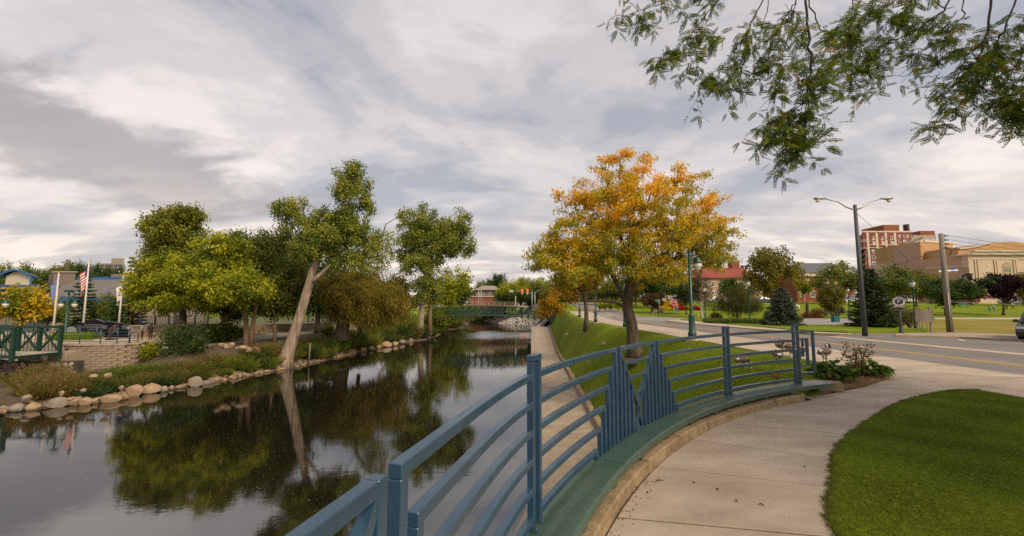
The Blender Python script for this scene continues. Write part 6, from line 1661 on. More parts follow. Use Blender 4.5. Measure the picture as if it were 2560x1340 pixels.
# ------------------------------------------------------------------ bank plants: a few models, every plant placed by itself
def tuft_mesh(seed, h, rad, n, cols, width=.02, flower=None):
    rng = np.random.default_rng(seed); a = rng.uniform(0, 6.28, n); r = rad * rng.random(n) ** .6
    P = np.c_[r * np.cos(a) * .6, r * np.sin(a) * .6, np.zeros(n)]
    up = np.c_[np.cos(a) * r * .9 + rng.normal(0, .1, n), np.sin(a) * r * .9 + rng.normal(0, .1, n), h * rng.uniform(.5, 1.05, n)]
    sdv = unit(np.cross(up, rng.normal(size=(n, 3)))) * width
    V = np.empty((n, 4, 3)); V[:, 0] = P - sdv * .5; V[:, 1] = P + up * .55 - sdv * .3; V[:, 2] = P + up; V[:, 3] = P + up * .55 + sdv
    c = np.array(cols)[rng.integers(0, len(cols), n)] * rng.uniform(.7, 1.25, (n, 1))
    m = n * 3
    idx = rng.integers(0, n, m); Pl = P[idx] + up[idx] * rng.uniform(.25, 1.0, (m, 1)) + rng.normal(0, .03, (m, 3))
    cl = np.array(cols)[rng.integers(0, len(cols), m)] * rng.uniform(.7, 1.25, (m, 1))
    me_l = leaves_mesh('leaves', Pl, rng.normal(size=(m, 3)), rng.uniform(.06, .14, m), .035, cl)
    return np_mesh('stems', V.reshape(-1, 3), np.concatenate([np.arange(n)[:, None] * 4 + np.array([[0, 1, 3]]), np.arange(n)[:, None] * 4 + np.array([[1, 2, 3]])]), np.repeat(c, 4, axis=0), (LEAF,)), me_l
def wb(L_): return [tuple(c * 1.55 for c in q) for q in L_]
WEED = {'russet grass': tuft_mesh(1, 1.0, .6, 420, wb([(0.17, 0.085, 0.03), (0.12, 0.10, 0.025), (0.18, 0.12, 0.03), (0.08, 0.10, 0.02)]), .018),
        'green weed': tuft_mesh(2, .8, .6, 300, wb([(0.05, 0.085, 0.012), (0.09, 0.125, 0.014), (0.13, 0.15, 0.016)]), .03),
        'olive weed': tuft_mesh(3, .9, .7, 340, wb([(0.08, 0.085, 0.016), (0.12, 0.115, 0.018), (0.06, 0.07, 0.012)]), .024),
        'dark shrub': tuft_mesh(4, .9, .7, 320, wb([(0.028, 0.048, 0.014), (0.045, 0.07, 0.018), (0.065, 0.09, 0.022)]), .035),
        'yellow weed': tuft_mesh(5, .8, .6, 300, wb([(0.16, 0.16, 0.02), (0.20, 0.18, 0.02), (0.10, 0.12, 0.015)]), .03)}
LBL = {'russet grass': 'clump of russet seeding grass on the far bank', 'green weed': 'leafy green weed clump on the far bank', 'olive weed': 'olive weed clump on the far bank slope', 'dark shrub': 'dark green low shrub on the far bank', 'yellow weed': 'yellowish flowering weed clump on the far bank'}
def zone_of(p):
    y, x = p[1], p[0]
    return ('below the old stone wall' if x < -31 and y < 36 else 'below the curved block wall' if y < 37 else 'on the slope before the yellow green tree' if y < 42 else 'near the foot of the leaning cottonwood' if y < 52
            else 'on the bank below the dark trunked willow' if y < 72 else 'around the twin trunked poplar' if y < 90 else 'on the upstream bank by the arched footbridge')
def weed(kind, p, s, sz=None):
    t = thing(kind.replace(' ', '_'), LBL[kind].replace('on the far bank slope', '').replace('on the far bank', '').strip() + ' ' + zone_of(p), 'plant', p, kind + ' clumps ' + zone_of(p), random.uniform(0, 6.28))
    link('stems', WEED[kind][0], t); link('leaves', WEED[kind][1], t); s *= 1.4; t.scale = (s, s, sz or s * random.uniform(.8, 1.15)); return t
BPT = np.array([tuple(bank_pt(s_, d_)) for s_ in np.arange(2.6, 12, .06) for d_ in np.arange(.4, 9, .3)])
_zc = BPT[:, 1] * CT + (BPT[:, 2] - EYE) * ST
BPX, BPY = 1280 + F_PX * BPT[:, 0] / _zc, 670 - F_PX * (-BPT[:, 1] * ST + (BPT[:, 2] - EYE) * CT) / _zc
for px, py, k, s in ((80, 985, 'russet grass', 1.3), (110, 1000, 'russet grass', 1.3), (150, 985, 'russet grass', 1.4), (175, 990, 'russet grass', 1.1), (130, 965, 'russet grass', 1.2), (200, 975, 'russet grass', 1.0), (60, 960, 'olive weed', 1.3), (100, 960, 'russet grass', 1.3),
                     (230, 995, 'dark shrub', .8), (245, 985, 'dark shrub', .9), (265, 975, 'dark shrub', .9), (255, 935, 'dark shrub', .8), (215, 992, 'dark shrub', .7), (290, 960, 'yellow weed', 1.1), (320, 955, 'green weed', 1.3), (350, 950, 'green weed', 1.4), (335, 970, 'olive weed', 1.2), (300, 945, 'russet grass', 1.0),
                     (395, 970, 'dark shrub', 1.1), (425, 965, 'dark shrub', 1.2), (445, 955, 'russet grass', 1.3), (415, 940, 'olive weed', 1.2), (470, 945, 'olive weed', 1.3), (500, 950, 'olive weed', 1.2), (520, 930, 'olive weed', 1.1), (380, 940, 'green weed', 1.0),
                     (545, 920, 'yellow weed', 1.1), (575, 915, 'yellow weed', 1.3), (600, 925, 'green weed', 1.3), (620, 925, 'green weed', 1.2), (560, 935, 'green weed', 1.0), (590, 905, 'yellow weed', 1.2), (645, 905, 'green weed', 1.2), (655, 890, 'dark shrub', 1.1)):
    i = int(np.argmin((BPX - px) ** 2 + (BPY - py) ** 2)); weed(k, Vector(BPT[i]) - Vector((0, 0, .1)), s * (.8 if px > 380 else .95))
kinds = list(WEED)
rng = np.random.default_rng(95)
for i in range(150):
    s = rng.uniform(7.4, 14.2); d = rng.uniform(.5, 2.9 if s < 9.6 else 4.6)
    k = kinds[rng.choice(5, p=[.06, .34, .26, .24, .10])]
    if 8.7 < s < 10.2 and d > 2.6: continue
    weed(k, bank_pt(s, d, -.08), rng.uniform(.9, 1.5) * (1.25 if s > 10.5 else 1))
for i in range(26):
    s = rng.uniform(4.0, 7.4); d = rng.uniform(.8, 5.6 if s < 5.4 else 2.6); weed(kinds[rng.choice(5, p=[.22, .25, .25, .2, .08])], bank_pt(s, d, -.08), rng.uniform(.7, 1.1))
# two larger shrubs by the plaza corner
def leafy_shrub(label, loc, h, rad, cols, n, ll, seed):
    t = thing('shrub', label, 'shrub', loc); rng = np.random.default_rng(seed); mb = MB()
    att = ell_sample([(0, 0, h * .55, rad, rad, h * .5)], 70, rng, .4)
    for q in att: mb.tube([(0, 0, -.05), tuple(q * np.array([.5, .5, .55])), tuple(q)], [.03, .018, .006], 4, caps=False)
    mb.build('stems', BARK, t, world=False)
    P = att[rng.integers(0, 70, n)] + rng.normal(0, rad * .14, (n, 3)); P[:, 2] = np.maximum(P[:, 2], .03)
    c = np.array(cols)[rng.integers(0, len(cols), n)] * rng.uniform(.7, 1.25, (n, 1))
    link('leaves', leaves_mesh('leaves', P, rng.normal(size=(n, 3)), rng.uniform(.7, 1.3, n) * ll, ll * .5, c), t); return t
b = at(460, 905, 42); leafy_shrub('large dark green shrub on the slope in front of the yellow green tree', (b[0], b[1], -3.9), 3.8, 2.2, DARKG + [(0.055, 0.085, 0.02), (0.08, 0.11, 0.03)], 5600, .24, 96)
b = at(375, 880, 42); leafy_shrub('small yellow green shrub at the corner of the block wall', (b[0], b[1], -3.4), 1.5, .85, YG, 1800, .17, 97)
b = at(500, 842, 51); leafy_shrub('low dark planting along the foot of the fieldstone wall', (b[0], b[1], Z_LEFT), 1.1, 3.0, DARKG + MIDG, 3000, .24, 98)
b = at(818, 832, 62); leafy_shrub('rounded yellow green bush beside the willow boulder', (b[0], b[1], Z_LEFT), 1.5, 1.0, YG[:3], 1500, .2, 99)
for px, py, Y, s, lb in ((560, 842, 53, 1.5, 'dark rounded shrub at the end of the fieldstone wall'), (1000, 822, 84, 3.3, 'big green bush between willow and poplar'), (1130, 800, 110, 3.8, 'broad yellow green bush on the bank below the footbridge'), (1165, 797, 126, 3.8, 'green bush at the tip of the bank under the footbridge'), (1095, 806, 98, 3.2, 'green bush on the bank just behind the poplar trunks')):
    b = at(px, py, Y); leafy_shrub(lb, (b[0], b[1], max(-3.6, b[2] - .4)), s, s * 1.15, MIDG[1:] + YG[1:2], 3600, .4, int(px))
# ------------------------------------------------------------------ buildings
BRICK_R = mat('red_brick', (0.185, 0.050, 0.030), .9, .2, 1.5, .4, 9, color2=(0.26, 0.085, 0.05))
BRICK_T = mat('tan_brick', (0.36, 0.205, 0.085), .9, .12, 1.0, .4, 7, color2=(0.46, 0.28, 0.13), stretch=(.4, .4, 2))
BRICK_P = mat('pink_brick', (0.40, 0.25, 0.165), .9, .12, 1.0, .4, 7, color2=(0.48, 0.32, 0.22), stretch=(.4, .4, 2))
LIME = mat('limestone', (0.48, 0.36, 0.245), .9, .1, .6, .3, 5, color2=(0.56, 0.44, 0.31))
CREAM = mat('cream_trim', (0.56, 0.47, 0.36), .8, .1, 2)
ROOF_R = mat('red_roof', (0.24, 0.045, 0.028), .8, .15, 2)
ROOF_G = mat('grey_roof', (0.10, 0.105, 0.11), .9, .15, 1.5)
SHINGLE = mat('grey_shingle', (0.105, 0.092, 0.09), .95, .3, 1.6, .6, 8, color2=(0.17, 0.15, 0.145), stretch=(.5, .5, 3))
GLASS = mat('window_glass', (0.03, 0.035, 0.04), .08, .3, .6, spec=.8)
PANE_L = mat('pale_blind', (0.50, 0.47, 0.42), .5, .2, .5)
WHITE = mat('white_paint', (0.66, 0.62, 0.56), .6, .08, 3)
BLUE_T = mat('blue_trim', (0.02, 0.10, 0.26), .5, .15, 2)
CONC_F = mat('grey_concrete_facade', (0.27, 0.23, 0.19), .9, .12, .6)
DARK = mat('dark_metal', (0.02, 0.02, 0.022), .6, .2, 4)
class Facade:
    """a vertical wall plane through two ground points; things are set on it by direction from the eye"""
    def __init__(s, par, A, B):
        s.par, s.A, s.B = par, Vector((A[0], A[1], 0)), Vector((B[0], B[1], 0)); s.u = (s.B - s.A).normalized(); s.rz = math.atan2(s.u.y, s.u.x); s.n = Vector((s.u.y, -s.u.x, 0))
        if s.n.dot(Vector((0, 0, 0)) - s.A) < 0: s.n = -s.n
    def pt(s, px, py, out=0.0):
        a = Vector(ray(px, py)); t = s.A.dot(s.n) / a.dot(s.n); p = a * t; return Vector((p.x, p.y, EYE + p.z)) + s.n * out
    def box(s, name, x0, x1, y0, y1, material, out=.06, thick=.1, par=None):
        a, b = s.pt(x0, y1), s.pt(x1, y1); c = s.pt((x0 + x1) / 2, y0)
        w = (b - a).length; h = c.z - a.z; m = (a + b) / 2
        o = MB().box((m.x + s.n.x * (out - thick / 2), m.y + s.n.y * (out - thick / 2), a.z + h / 2), (w, thick, h), s.rz).build(name, material, par or s.par); return o
    def window(s, x0, x1, y0, y1, pane=GLASS, bars=1, frame=WHITE, sill=True):
        w = s.box('window', x0, x1, y0, y1, frame, .04, .08)
        dx, dy = (x1 - x0) * .10, (y1 - y0) * .08
        hb = (y0 + y1) / 2
        for k in range(bars):
            xa = x0 + dx + (x1 - x0 - 2 * dx) * k / bars; xb = x0 + dx + (x1 - x0 - 2 * dx) * (k + 1) / bars - (dx * .6 if k < bars - 1 else 0)
            s.box('pane', xa, xb, y0 + dy, hb - dy * .4, PANE_L if pane is GLASS and random.random() < .55 else pane, .055, .02, w); s.box('pane', xa, xb, hb + dy * .4, y1 - dy, pane, .055, .02, w)
        if sill: s.box('sill', x0 - .4, x1 + .4, y1, y1 + .7, CREAM, .12, .12, w)
        return w
def xy(px, Y): return ((px - W_PX / 2) / F_PX * Y, Y)
def zz(py, Y): return at(W_PX / 2, py, Y)[2]
def block(par, name, foot, z0, z1, material):
    o = MB().prism(foot, z0, z1).build(name, material, par); return fixn(o)
# hotel
hotel = thing('hotel_building', 'tall red brick hotel with cream pilasters and rows of white windows', 'building', (*xy(2220, 140), 2.9))
A, B, Dk = xy(2168, 137), xy(2290, 137), xy(2149, 152); zt_ = zz(581, 137)
foot = [A, B, (B[0] + 8, 156), (Dk[0], Dk[1])]
block(hotel, 'wall', foot, 1, zt_, BRICK_R)
block(hotel, 'parapet', [(A[0] - .1, A[1] - .1), (B[0], B[1] - .1), (B[0], B[1] + .5), (A[0], A[1] + .5)], zt_ + .02, zt_ + .5, CREAM)
f = Facade(hotel, A, B)
for x in (2172.5, 2195.5, 2218.5, 2241.5): f.box('pilaster', x, x + 5.5, 582, 690, CREAM, .25, .3)
for y in (612, 619): f.box('cornice', 2170, 2288, y, y + 1.5, CREAM, .32, .3)
for xc in (2186, 2208.5, 2230.5):
    f.window(xc - 4.5, xc + 4.5, 595, 604, GLASS, 2); f.box('panel', xc - 4.5, xc + 4.5, 604.5, 611.5, CREAM, .10, .12)
    f.box('panel', xc - 5, xc + 5, 590, 592, CREAM, .10, .12)
for y in (587.5, 599.5):
    for x in (2246, 2258, 2266.5, 2278): f.window(x, x + 6, y, y + 7, GLASS, 1)
for k, y in enumerate((624, 638.5, 653, 668)):
    for x in (2180, 2189, 2202.5, 2212, 2225.5, 2234.5, 2249, 2258.5, 2268, 2277): f.window(x, x + 6.8, y, y + 9, GLASS, 1)
f2 = Facade(hotel, Dk, A)
for y in (598, 618, 636, 654):
    for x in (2152.5, 2158.5, 2164): f2.window(x, x + 2.6, y, y + 8, GLASS, 1, WHITE, False)
for y in (620, 634, 648, 662): f2.box('fire_escape', 2154, 2165, y + 9, y + 10, DARK, 1.0, 1.0)
x0 = xy(2222, 141); x1 = xy(2261, 141); block(hotel, 'penthouse', [x0, x1, (x1[0], 150), (x0[0], 150)], zt_ - .5, zz(562, 141), mat('brown_brick', (0.22, 0.085, 0.035), .9, .15, 1))
x0 = xy(2281, 141); x1 = xy(2287, 141); block(hotel, 'chimney', [x0, x1, (x1[0], 142.5), (x0[0], 142.5)], zt_ - .5, zz(560, 141), mat('sooty_brick', (0.07, 0.04, 0.035), .9))
# beige office behind
off = thing('office_building', 'beige office block with pale windows between hotel and theatre', 'building', (*xy(2320, 150), 2.9))
A, B = xy(2286, 148), xy(2352, 148); block(off, 'wall', [A, B, (B[0], 160), (A[0], 160)], 1, zz(588, 148), mat('beige_facade', (0.36, 0.30, 0.23), .9, .1, 1))
f = Facade(off, A, B)
for k in range(5): f.window(2288.5 + k * 12.6, 2297 + k * 12.6, 598, 605.5, PANE_L, 1)
A, B = xy(2313, 150), xy(2350, 150); block(off, 'penthouse', [A, B, (B[0], 156), (A[0], 156)], zz(590, 150), zz(577, 150), BRICK_R)
# theatre
th = thing('theatre_building', 'windowless tan brick theatre block beside the hotel', 'building', (*xy(2310, 112), 2.9))
L_, C_, R_ = xy(2266, 123), xy(2310, 112), xy(2392, 116)
foot = [C_, R_, (R_[0] + 4, 134), (L_[0] + 4, 134), L_]
block(th, 'wall', [L_, (C_[0] - .02, C_[1]), (C_[0], C_[1] + 8), (L_[0] + 2, 130)], 0, zz(604, 112), BRICK_P)
block(th, 'front_wall', [C_, R_, (R_[0], R_[1] + 14), (C_[0] + .05, C_[1] + 14)], 0, zz(604, 112) + .02, BRICK_T)
f = Facade(th, L_, C_); f.box('coping', 2266, 2310, 604, 606, CREAM, .15, .3); f.box('faded_sign', 2288, 2303, 618, 623, mat('faded_sign', (0.27, 0.19, 0.14), .9, .4, 4), .02, .04)
f = Facade(th, C_, R_); f.box('coping', 2310, 2392, 603, 605, CREAM, .15, .3)
# auditorium
au = thing('auditorium_building', 'limestone auditorium with arched windows and a broad tan gable', 'building', (*xy(2500, 100), 2.9))
A, B = xy(2428, 100), xy(2620, 100); zt_ = zz(636, 100)
block(au, 'wall', [A, B, (B[0], 128), (A[0], 128)], 0, zt_, LIME)
f = Facade(au, A, B)
f.box('base_course', 2428, 2620, 738, 746, mat('maroon_base', (0.09, 0.028, 0.028), .8), .08, .1)
f.box('cornice', 2424, 2620, 630, 637, CREAM, .6, .6); f.box('cornice', 2426, 2620, 627, 630, CREAM, .9, .9); f.box('string_course', 2428, 2620, 646, 648.5, CREAM, .12, .12)
for x in (2440, 2447, 2489, 2495, 2537, 2543): f.box('pilaster', x, x + 3.6, 649, 705, LIME, .18, .2)
def arch_win(f, xc, w, y0, y1, arch):
    wdw = f.window(xc - w / 2, xc + w / 2, y0, y1, mat('green_glass', (0.075, 0.11, 0.085), .2, .3, 2), 4, LIME, True)
    if arch:
        mb = MB(); pts = [f.pt(xc + w * .5 * math.cos(t), y0 - 2 - w * .62 * math.sin(t), .12) for t in np.linspace(0, math.pi, 14)]
        mb.wall(pts, tuple(-f.n * .14)); fixn(mb.build('arch', mat('arch_panel', (0.40, 0.29, 0.19), .9), wdw))
arch_win(f, 2518, 24, 671, 681, True); arch_win(f, 2518, 24, 686, 702, False); arch_win(f, 2474, 9, 686, 702, True); arch_win(f, 2562, 9, 686, 702, True)
f.box('roundel', 2468, 2476, 658, 666, CREAM, .06, .08)
g = MB(); gy = 104
pts = [at(2395, 618, gy), at(2434, 618, gy), at(2478, 606, gy), at(2535, 604, gy), at(2600, 614, gy), at(2660, 626, gy), at(2660, 640, gy), at(2395, 640, gy)]
fixn(g.wall(pts, (0, 20, 0)).build('gable', BRICK_T, au))
fixn(MB().wall([at(2400, 623, gy - .3), at(2434, 619.5, gy - .3), at(2478, 607.5, gy - .3), at(2478, 605, gy - .3), at(2434, 616.5, gy - .3), at(2400, 620, gy - .3)], (0, .5, 0)).build('gable_coping', mat('metal_coping', (0.5, 0.48, 0.46), .4), au))
A2 = xy(2372, 106); block(au, 'wing_wall', [A2, (A[0] - .05, 101.5), (A[0] - .05, 120), (A2[0], 120)], 0, zz(641, 104), BRICK_P)
f = Facade(au, A2, (A[0], 101.5)); f.box('wing_cornice', 2370, 2428, 638, 644, CREAM, .5, .5); f.box('downpipe', 2364, 2373, 648, 664, DARK, .3, .4)
A3, B3 = xy(2316, 104), xy(2424, 97); block(au, 'foyer_wall', [A3, B3, (B3[0], 112), (A3[0], 112)], 0, zz(672, 101), BRICK_P)
f = Facade(au, A3, B3); f.box('foyer_cornice', 2314, 2424, 666, 672, CREAM, .5, .5)
f.window(2402, 2412, 686, 702, GLASS, 1); f.box('awning', 2418, 2433, 684, 690, DARK, 1.2, 1.2); f.box('doorway', 2420, 2432, 690, 702, GLASS, .06, .08)
LED = bpy.data.materials.new('led_display'); LED.use_nodes = True; _n = LED.node_tree.nodes; _b = _n['Principled BSDF']; _b.inputs['Base Color'].default_value = (.2, .3, .5, 1)
_w = _n.new('ShaderNodeTexNoise'); _w.inputs['Scale'].default_value = 1.1; _r = _n.new('ShaderNodeValToRGB'); _r.color_ramp.elements[0].color = (.15, .4, .9, 1); _r.color_ramp.elements[1].color = (1, .8, .25, 1); _r.color_ramp.elements[0].position = .45; _r.color_ramp.elements[1].position = .55
_t = _n.new('ShaderNodeTexCoord'); LED.node_tree.links.new(_t.outputs['Object'], _w.inputs['Vector']); LED.node_tree.links.new(_w.outputs['Fac'], _r.inputs[0]); LED.node_tree.links.new(_r.outputs[0], _b.inputs['Emission Color']); _b.inputs['Emission Strength'].default_value = 1.0
f.box('message_display', 2349, 2396, 675.5, 679, LED, .3, .3)
# columned hall with grey roof
ha = thing('columned_hall', 'red brick hall with grey hipped roof, white columns and small pediment', 'building', (*xy(2080, 118), 2.9))
A, B = xy(1992, 118), xy(2172, 118); ze = zz(690, 118)
block(ha, 'wall', [A, B, (B[0], 134), (A[0], 134)], 1, ze, BRICK_R)
x0, x1 = A[0] - .6, B[0] + .6; zr = zz(656, 124)
fixn(MB().add([(x0, 117.2, ze + .9), (x1, 117.2, ze + .9), (x1, 135, ze + .9), (x0, 135, ze + .9), (x0 + 6.5, 126, zr), (x1 - 5, 126, zr)], [(0, 1, 5, 4), (1, 2, 5), (2, 3, 4, 5), (3, 0, 4), (3, 2, 1, 0)]).build('roof', ROOF_G, ha))
f = Facade(ha, A, B); f.box('cornice', 1988, 2176, 682, 691, CREAM, .6, .7)
for x in (2003, 2016): f.window(x, x + 7, 697, 709, GLASS, 2)
for x in (2000, 2027): f.window(x, x + 11, 728, 743, GLASS, 3)
for x in (2057, 2104, 2126): 
    c = f.pt(x + 3, 745); MB().lathe((c.x, c.y - 1.4, 2.6), [(.55, 0), (.45, .3), (.42, (ze - 2.6) * .5), (.36, ze - 3.1), (.5, ze - 2.7)], 14).build('column', WHITE, ha)
fixn(MB().wall([f.pt(2056, 683, 1.8), f.pt(2124, 683, 1.8), f.pt(2090, 659, 1.8)], (0, 1.8, 0)).build('pediment', CREAM, ha))
# red roofed building
rr_ = thing('red_roofed_building', 'long tan building with red hipped roof and brick chimney', 'building', (*xy(1815, 122), 3))
A, B = xy(1734, 122), xy(1905, 122); ze = zz(695, 122)
block(rr_, 'wall', [A, B, (B[0], 138), (A[0], 138)], 1, ze, BRICK_P)
x0, x1 = A[0] - .5, B[0] + .5; zr = zz(668, 129)
fixn(MB().add([(x0, 121.3, ze), (x1, 121.3, ze), (x1, 139, ze), (x0, 139, ze), (x0 + 5.5, 130, zr), (x1 - 2, 130, zr)], [(0, 1, 5, 4), (1, 2, 5), (2, 3, 4, 5), (3, 0, 4), (3, 2, 1, 0)]).build('roof', ROOF_R, rr_))
a, b = xy(1832, 129), xy(1852, 129); block(rr_, 'chimney', [a, b, (b[0], 131.5), (a[0], 131.5)], zr - 1.5, zz(652, 129), BRICK_R)
for px in (1790, 1798, 1857, 1867): a = xy(px, 130); block(rr_, 'roof_vent', [a, (a[0] + .7, 130), (a[0] + .7, 130.7), (a[0], 130.7)], zr - .6, zr + .7, DARK)
f = Facade(rr_, A, B)
for x in range(1745, 1895, 17): f.window(x, x + 7, 704, 716, GLASS, 2, WHITE); f.window(x, x + 7, 724, 736, GLASS, 2, WHITE)
sb = thing('small_brick_shop', 'low tan brick shop with white fascia behind the street sign', 'building', (*xy(1665, 112), 3)); A, B = xy(1640, 112), xy(1690, 112)
block(sb, 'wall', [A, B, (B[0], 120), (A[0], 120)], 1, zz(734, 112), BRICK_P); f = Facade(sb, A, B); f.box('fascia', 1638, 1654, 738, 744, WHITE, .2, .2); f.window(1640, 1652, 745, 752, GLASS, 2)
# radio masts
for px in (1691, 1698, 1700.5):
    x, y = xy(px, 170); o = MB().tube([(x, y, 2), (x, y, zz(655 if px > 1695 else 660, 170))], .12, 5).build('radio_mast', DARK); tag(o, 'thin dark radio mast beyond the red roof', 'mast', 'radio masts')

# school on the far bank
YS = 100.0
sc_ = thing('school_building', 'low tan school with grey shingle roof and blue fascia behind the flagpoles', 'building', (*xy(190, YS), Z_LEFT))
A, B = xy(104, YS), xy(330, YS); ze = zz(745, YS); zr = zz(698, YS + 12)
block(sc_, 'wall', [(A[0] + 1.3, YS + 1), (B[0], YS + 1), (B[0], YS + 24), (A[0] + 1.3, YS + 24)], Z_LEFT, ze, mat('tan_block_wall', (0.30, 0.23, 0.165), .9, .12, 1, stretch=(1, 1, 3)))
fixn(MB().add([(A[0], YS - .6, ze), (B[0], YS - .6, ze), (B[0], YS + 12, zr), (A[0] - 4, YS + 12, zr), (A[0], YS + 25, ze), (B[0], YS + 25, ze)], [(0, 1, 2, 3), (3, 2, 5, 4), (0, 3, 4), (1, 5, 2), (0, 4, 5, 1)]).build('roof', SHINGLE, sc_))
block(sc_, 'fascia', [(A[0] - .1, YS - .8), (B[0], YS - .8), (B[0], YS - .62), (A[0] - .1, YS - .62)], ze - .75, ze + .2, BLUE_T)
block(sc_, 'ridge_trim', [(A[0] - 4, YS + 11.8), (B[0], YS + 11.8), (B[0], YS + 12.3), (A[0] - 4, YS + 12.3)], zr - .05, zr + .6, BLUE_T)
for k in range(7):
    x = A[0] + 4 + k * 2.6; MB().box((x, YS + .95, ze - 2.0), (1.2, .12, 1.5)).build('window', GLASS, sc_)
a, b = xy(131, YS + 13), xy(186, YS + 13); block(sc_, 'clerestory', [a, b, (b[0] - 9, YS + 20), (a[0] - 9, YS + 20)], zr - 2, zz(681, YS + 13), mat('brown_siding', (0.20, 0.155, 0.12), .9, .15, 2, stretch=(4, 1, 1)))
block(sc_, 'clerestory_coping', [(a[0] - .3, YS + 12.7), (b[0] + .3, YS + 12.7), (b[0] + .3, YS + 13.2), (a[0] - .3, YS + 13.2)], zz(681, YS + 13) + .02, zz(679, YS + 13), CREAM)
a, b = xy(275, YS + 13), xy(320, YS + 13); block(sc_, 'clerestory', [a, b, (b[0], YS + 20), (a[0], YS + 20)], zr - 2, zz(685, YS + 13), MATS['brown_siding'])
YG_ = 110.0
gy = thing('gymnasium_building', 'cream gymnasium with arched blue roof beside the school', 'building', (*xy(40, YG_), Z_LEFT))
x0, x1 = xy(12, YG_)[0], xy(72, YG_)[0]; zb, zs, za = zz(716, YG_), zz(690, YG_), zz(679, YG_)
pts = [(x0, YG_, zb), (x1, YG_, zb), (x1, YG_, zs)] + [(x0 + (x1 - x0) * (1 - t), YG_, zs + (za - zs) * math.sin(math.pi * t)) for t in np.linspace(.03, .97, 14)] + [(x0, YG_, zs)]
fixn(MB().wall(pts, (-14, 12, 0)).build('wall', mat('cream_siding', (0.46, 0.40, 0.30), .8, .1, 3, stretch=(6, 1, .3)), gy))
mb = MB(); ar = [(x0 - .8 + (x1 - x0 + 1.6) * t, zs - .1 + (za - zs + .2) * math.sin(math.pi * t)) for t in np.linspace(0, 1, 18)]
for (xa, z_a), (xb, z_b) in zip(ar[:-1], ar[1:]): mb.add([(xa, YG_ - 1, z_a), (xb, YG_ - 1, z_b), (xb - 13, YG_ + 13, z_b), (xa - 13, YG_ + 13, z_a), (xa, YG_ - 1, z_a + .5), (xb, YG_ - 1, z_b + .5), (xb - 13, YG_ + 13, z_b + .5), (xa - 13, YG_ + 13, z_a + .5)], [(3, 2, 1, 0), (4, 5, 6, 7), (0, 1, 5, 4), (2, 3, 7, 6), (0, 4, 7, 3), (1, 2, 6, 5)])
fixn(mb.build('roof', BLUE_T, gy))
a, b = xy(72, YG_), xy(79, YG_); block(gy, 'blue_pier', [a, b, (b[0] - 8, YG_ + 6), (a[0] - 8, YG_ + 6)], zb - 1, zz(691, YG_), BLUE_T)
ya = YG_ - 2; a, b = xy(-60, ya), xy(100, ya); block(gy, 'annex_wall', [a, b, (b[0] - 16, ya + 16), (a[0], ya + 16)], Z_LEFT, zz(712, ya), MATS['tan_block_wall']); block(gy, 'annex_fascia', [(a[0], ya - .3), (b[0], ya - .3), (b[0], ya - .02), (a[0], ya - .02)], zz(716, ya), zz(712, ya), BLUE_T)
yb = YG_ - 7; a, b = xy(-60, yb), xy(36, yb); block(gy, 'lower_roof', [a, b, (b[0], yb + 4), (a[0], yb + 4)], zz(738, yb), zz(722, yb), SHINGLE); block(gy, 'lower_wall', [(a[0], yb + .5), (b[0], yb + .5), (b[0], yb + 4), (a[0], yb + 4)], Z_LEFT, zz(738, yb) - .02, MATS['tan_block_wall'])
YH = 300.0
hs = thing('apartment_tower', 'distant grey concrete apartment block with banded windows', 'building', (*xy(275, YH), 0))
A, B = xy(236, YH), xy(306, YH); block(hs, 'wall', [A, B, (B[0] - 16, YH + 16), (A[0] - 16, YH + 16)], -2, zz(658, YH), CONC_F)
a, b = xy(274, YH + 2), xy(305, YH + 2); block(hs, 'penthouse', [a, b, (b[0] - 8, YH + 10), (a[0] - 8, YH + 10)], zz(660, YH), zz(645, YH), CONC_F)
a, b = xy(330, YH + 5), xy(362, YH + 5); block(hs, 'lower_block', [a, b, (b[0], YH + 15), (a[0], YH + 15)], -2, zz(652, YH), CONC_F)
f = Facade(hs, A, B)
for y in (661, 670, 679):
    for x in (238, 250, 261.5, 273, 284.5, 296):
        w = f.box('window', x, x + 9, y, y + 6, GLASS, .05, .1); f.box('mullion', x + 4.2, x + 4.8, y, y + 6, CONC_F, .12, .1, w)

# upstream: brick building with hip roof, road bridge, signals
ub = thing('riverside_office', 'red brick riverside building with grey hipped upper storey', 'building', (*xy(1217, 176), 0))
A, B = xy(1177, 176), xy(1265, 176); block(ub, 'wall', [A, B, (B[0], 196), (A[0], 196)], -1, zz(742, 176), BRICK_R); block(ub, 'coping', [(A[0], 175.7), (B[0] - 2, 175.7), (B[0] - 2, 176), (A[0], 176)], zz(742, 176), zz(740, 176), CREAM)
A, B = xy(1190, 180), xy(1248, 180); block(ub, 'upper_wall', [A, B, (B[0], 194), (A[0], 194)], zz(743, 180), zz(724, 180), mat('grey_cladding', (0.15, 0.14, 0.13), .8, .2, 1))
f = Facade(ub, A, B)
for x in (1192, 1203, 1222, 1235): f.window(x, x + 8, 728, 737, GLASS, 2, WHITE, False)
zr = zz(714, 186); ze = zz(725, 180)
fixn(MB().add([(A[0] - 1, 179, ze), (B[0] + 1, 179, ze), (B[0] + 1, 195, ze), (A[0] - 1, 195, ze), (A[0] + 2.4, 187, zr), (B[0] - 2.4, 187, zr)], [(0, 1, 5, 4), (1, 2, 5), (2, 3, 4, 5), (3, 0, 4), (3, 2, 1, 0)]).build('roof', mat('tan_roof', (0.24, 0.205, 0.175), .9), ub))
BRIDGE_TAN = mat('bridge_tan', (0.34, 0.26, 0.18), .8, .15, 2)
rb = thing('road_bridge', 'low beige concrete road bridge with pipe parapet upstream', 'bridge', (*xy(1190, 152), 0))
a, b = at(1120, 752, 152), at(1262, 757, 152)
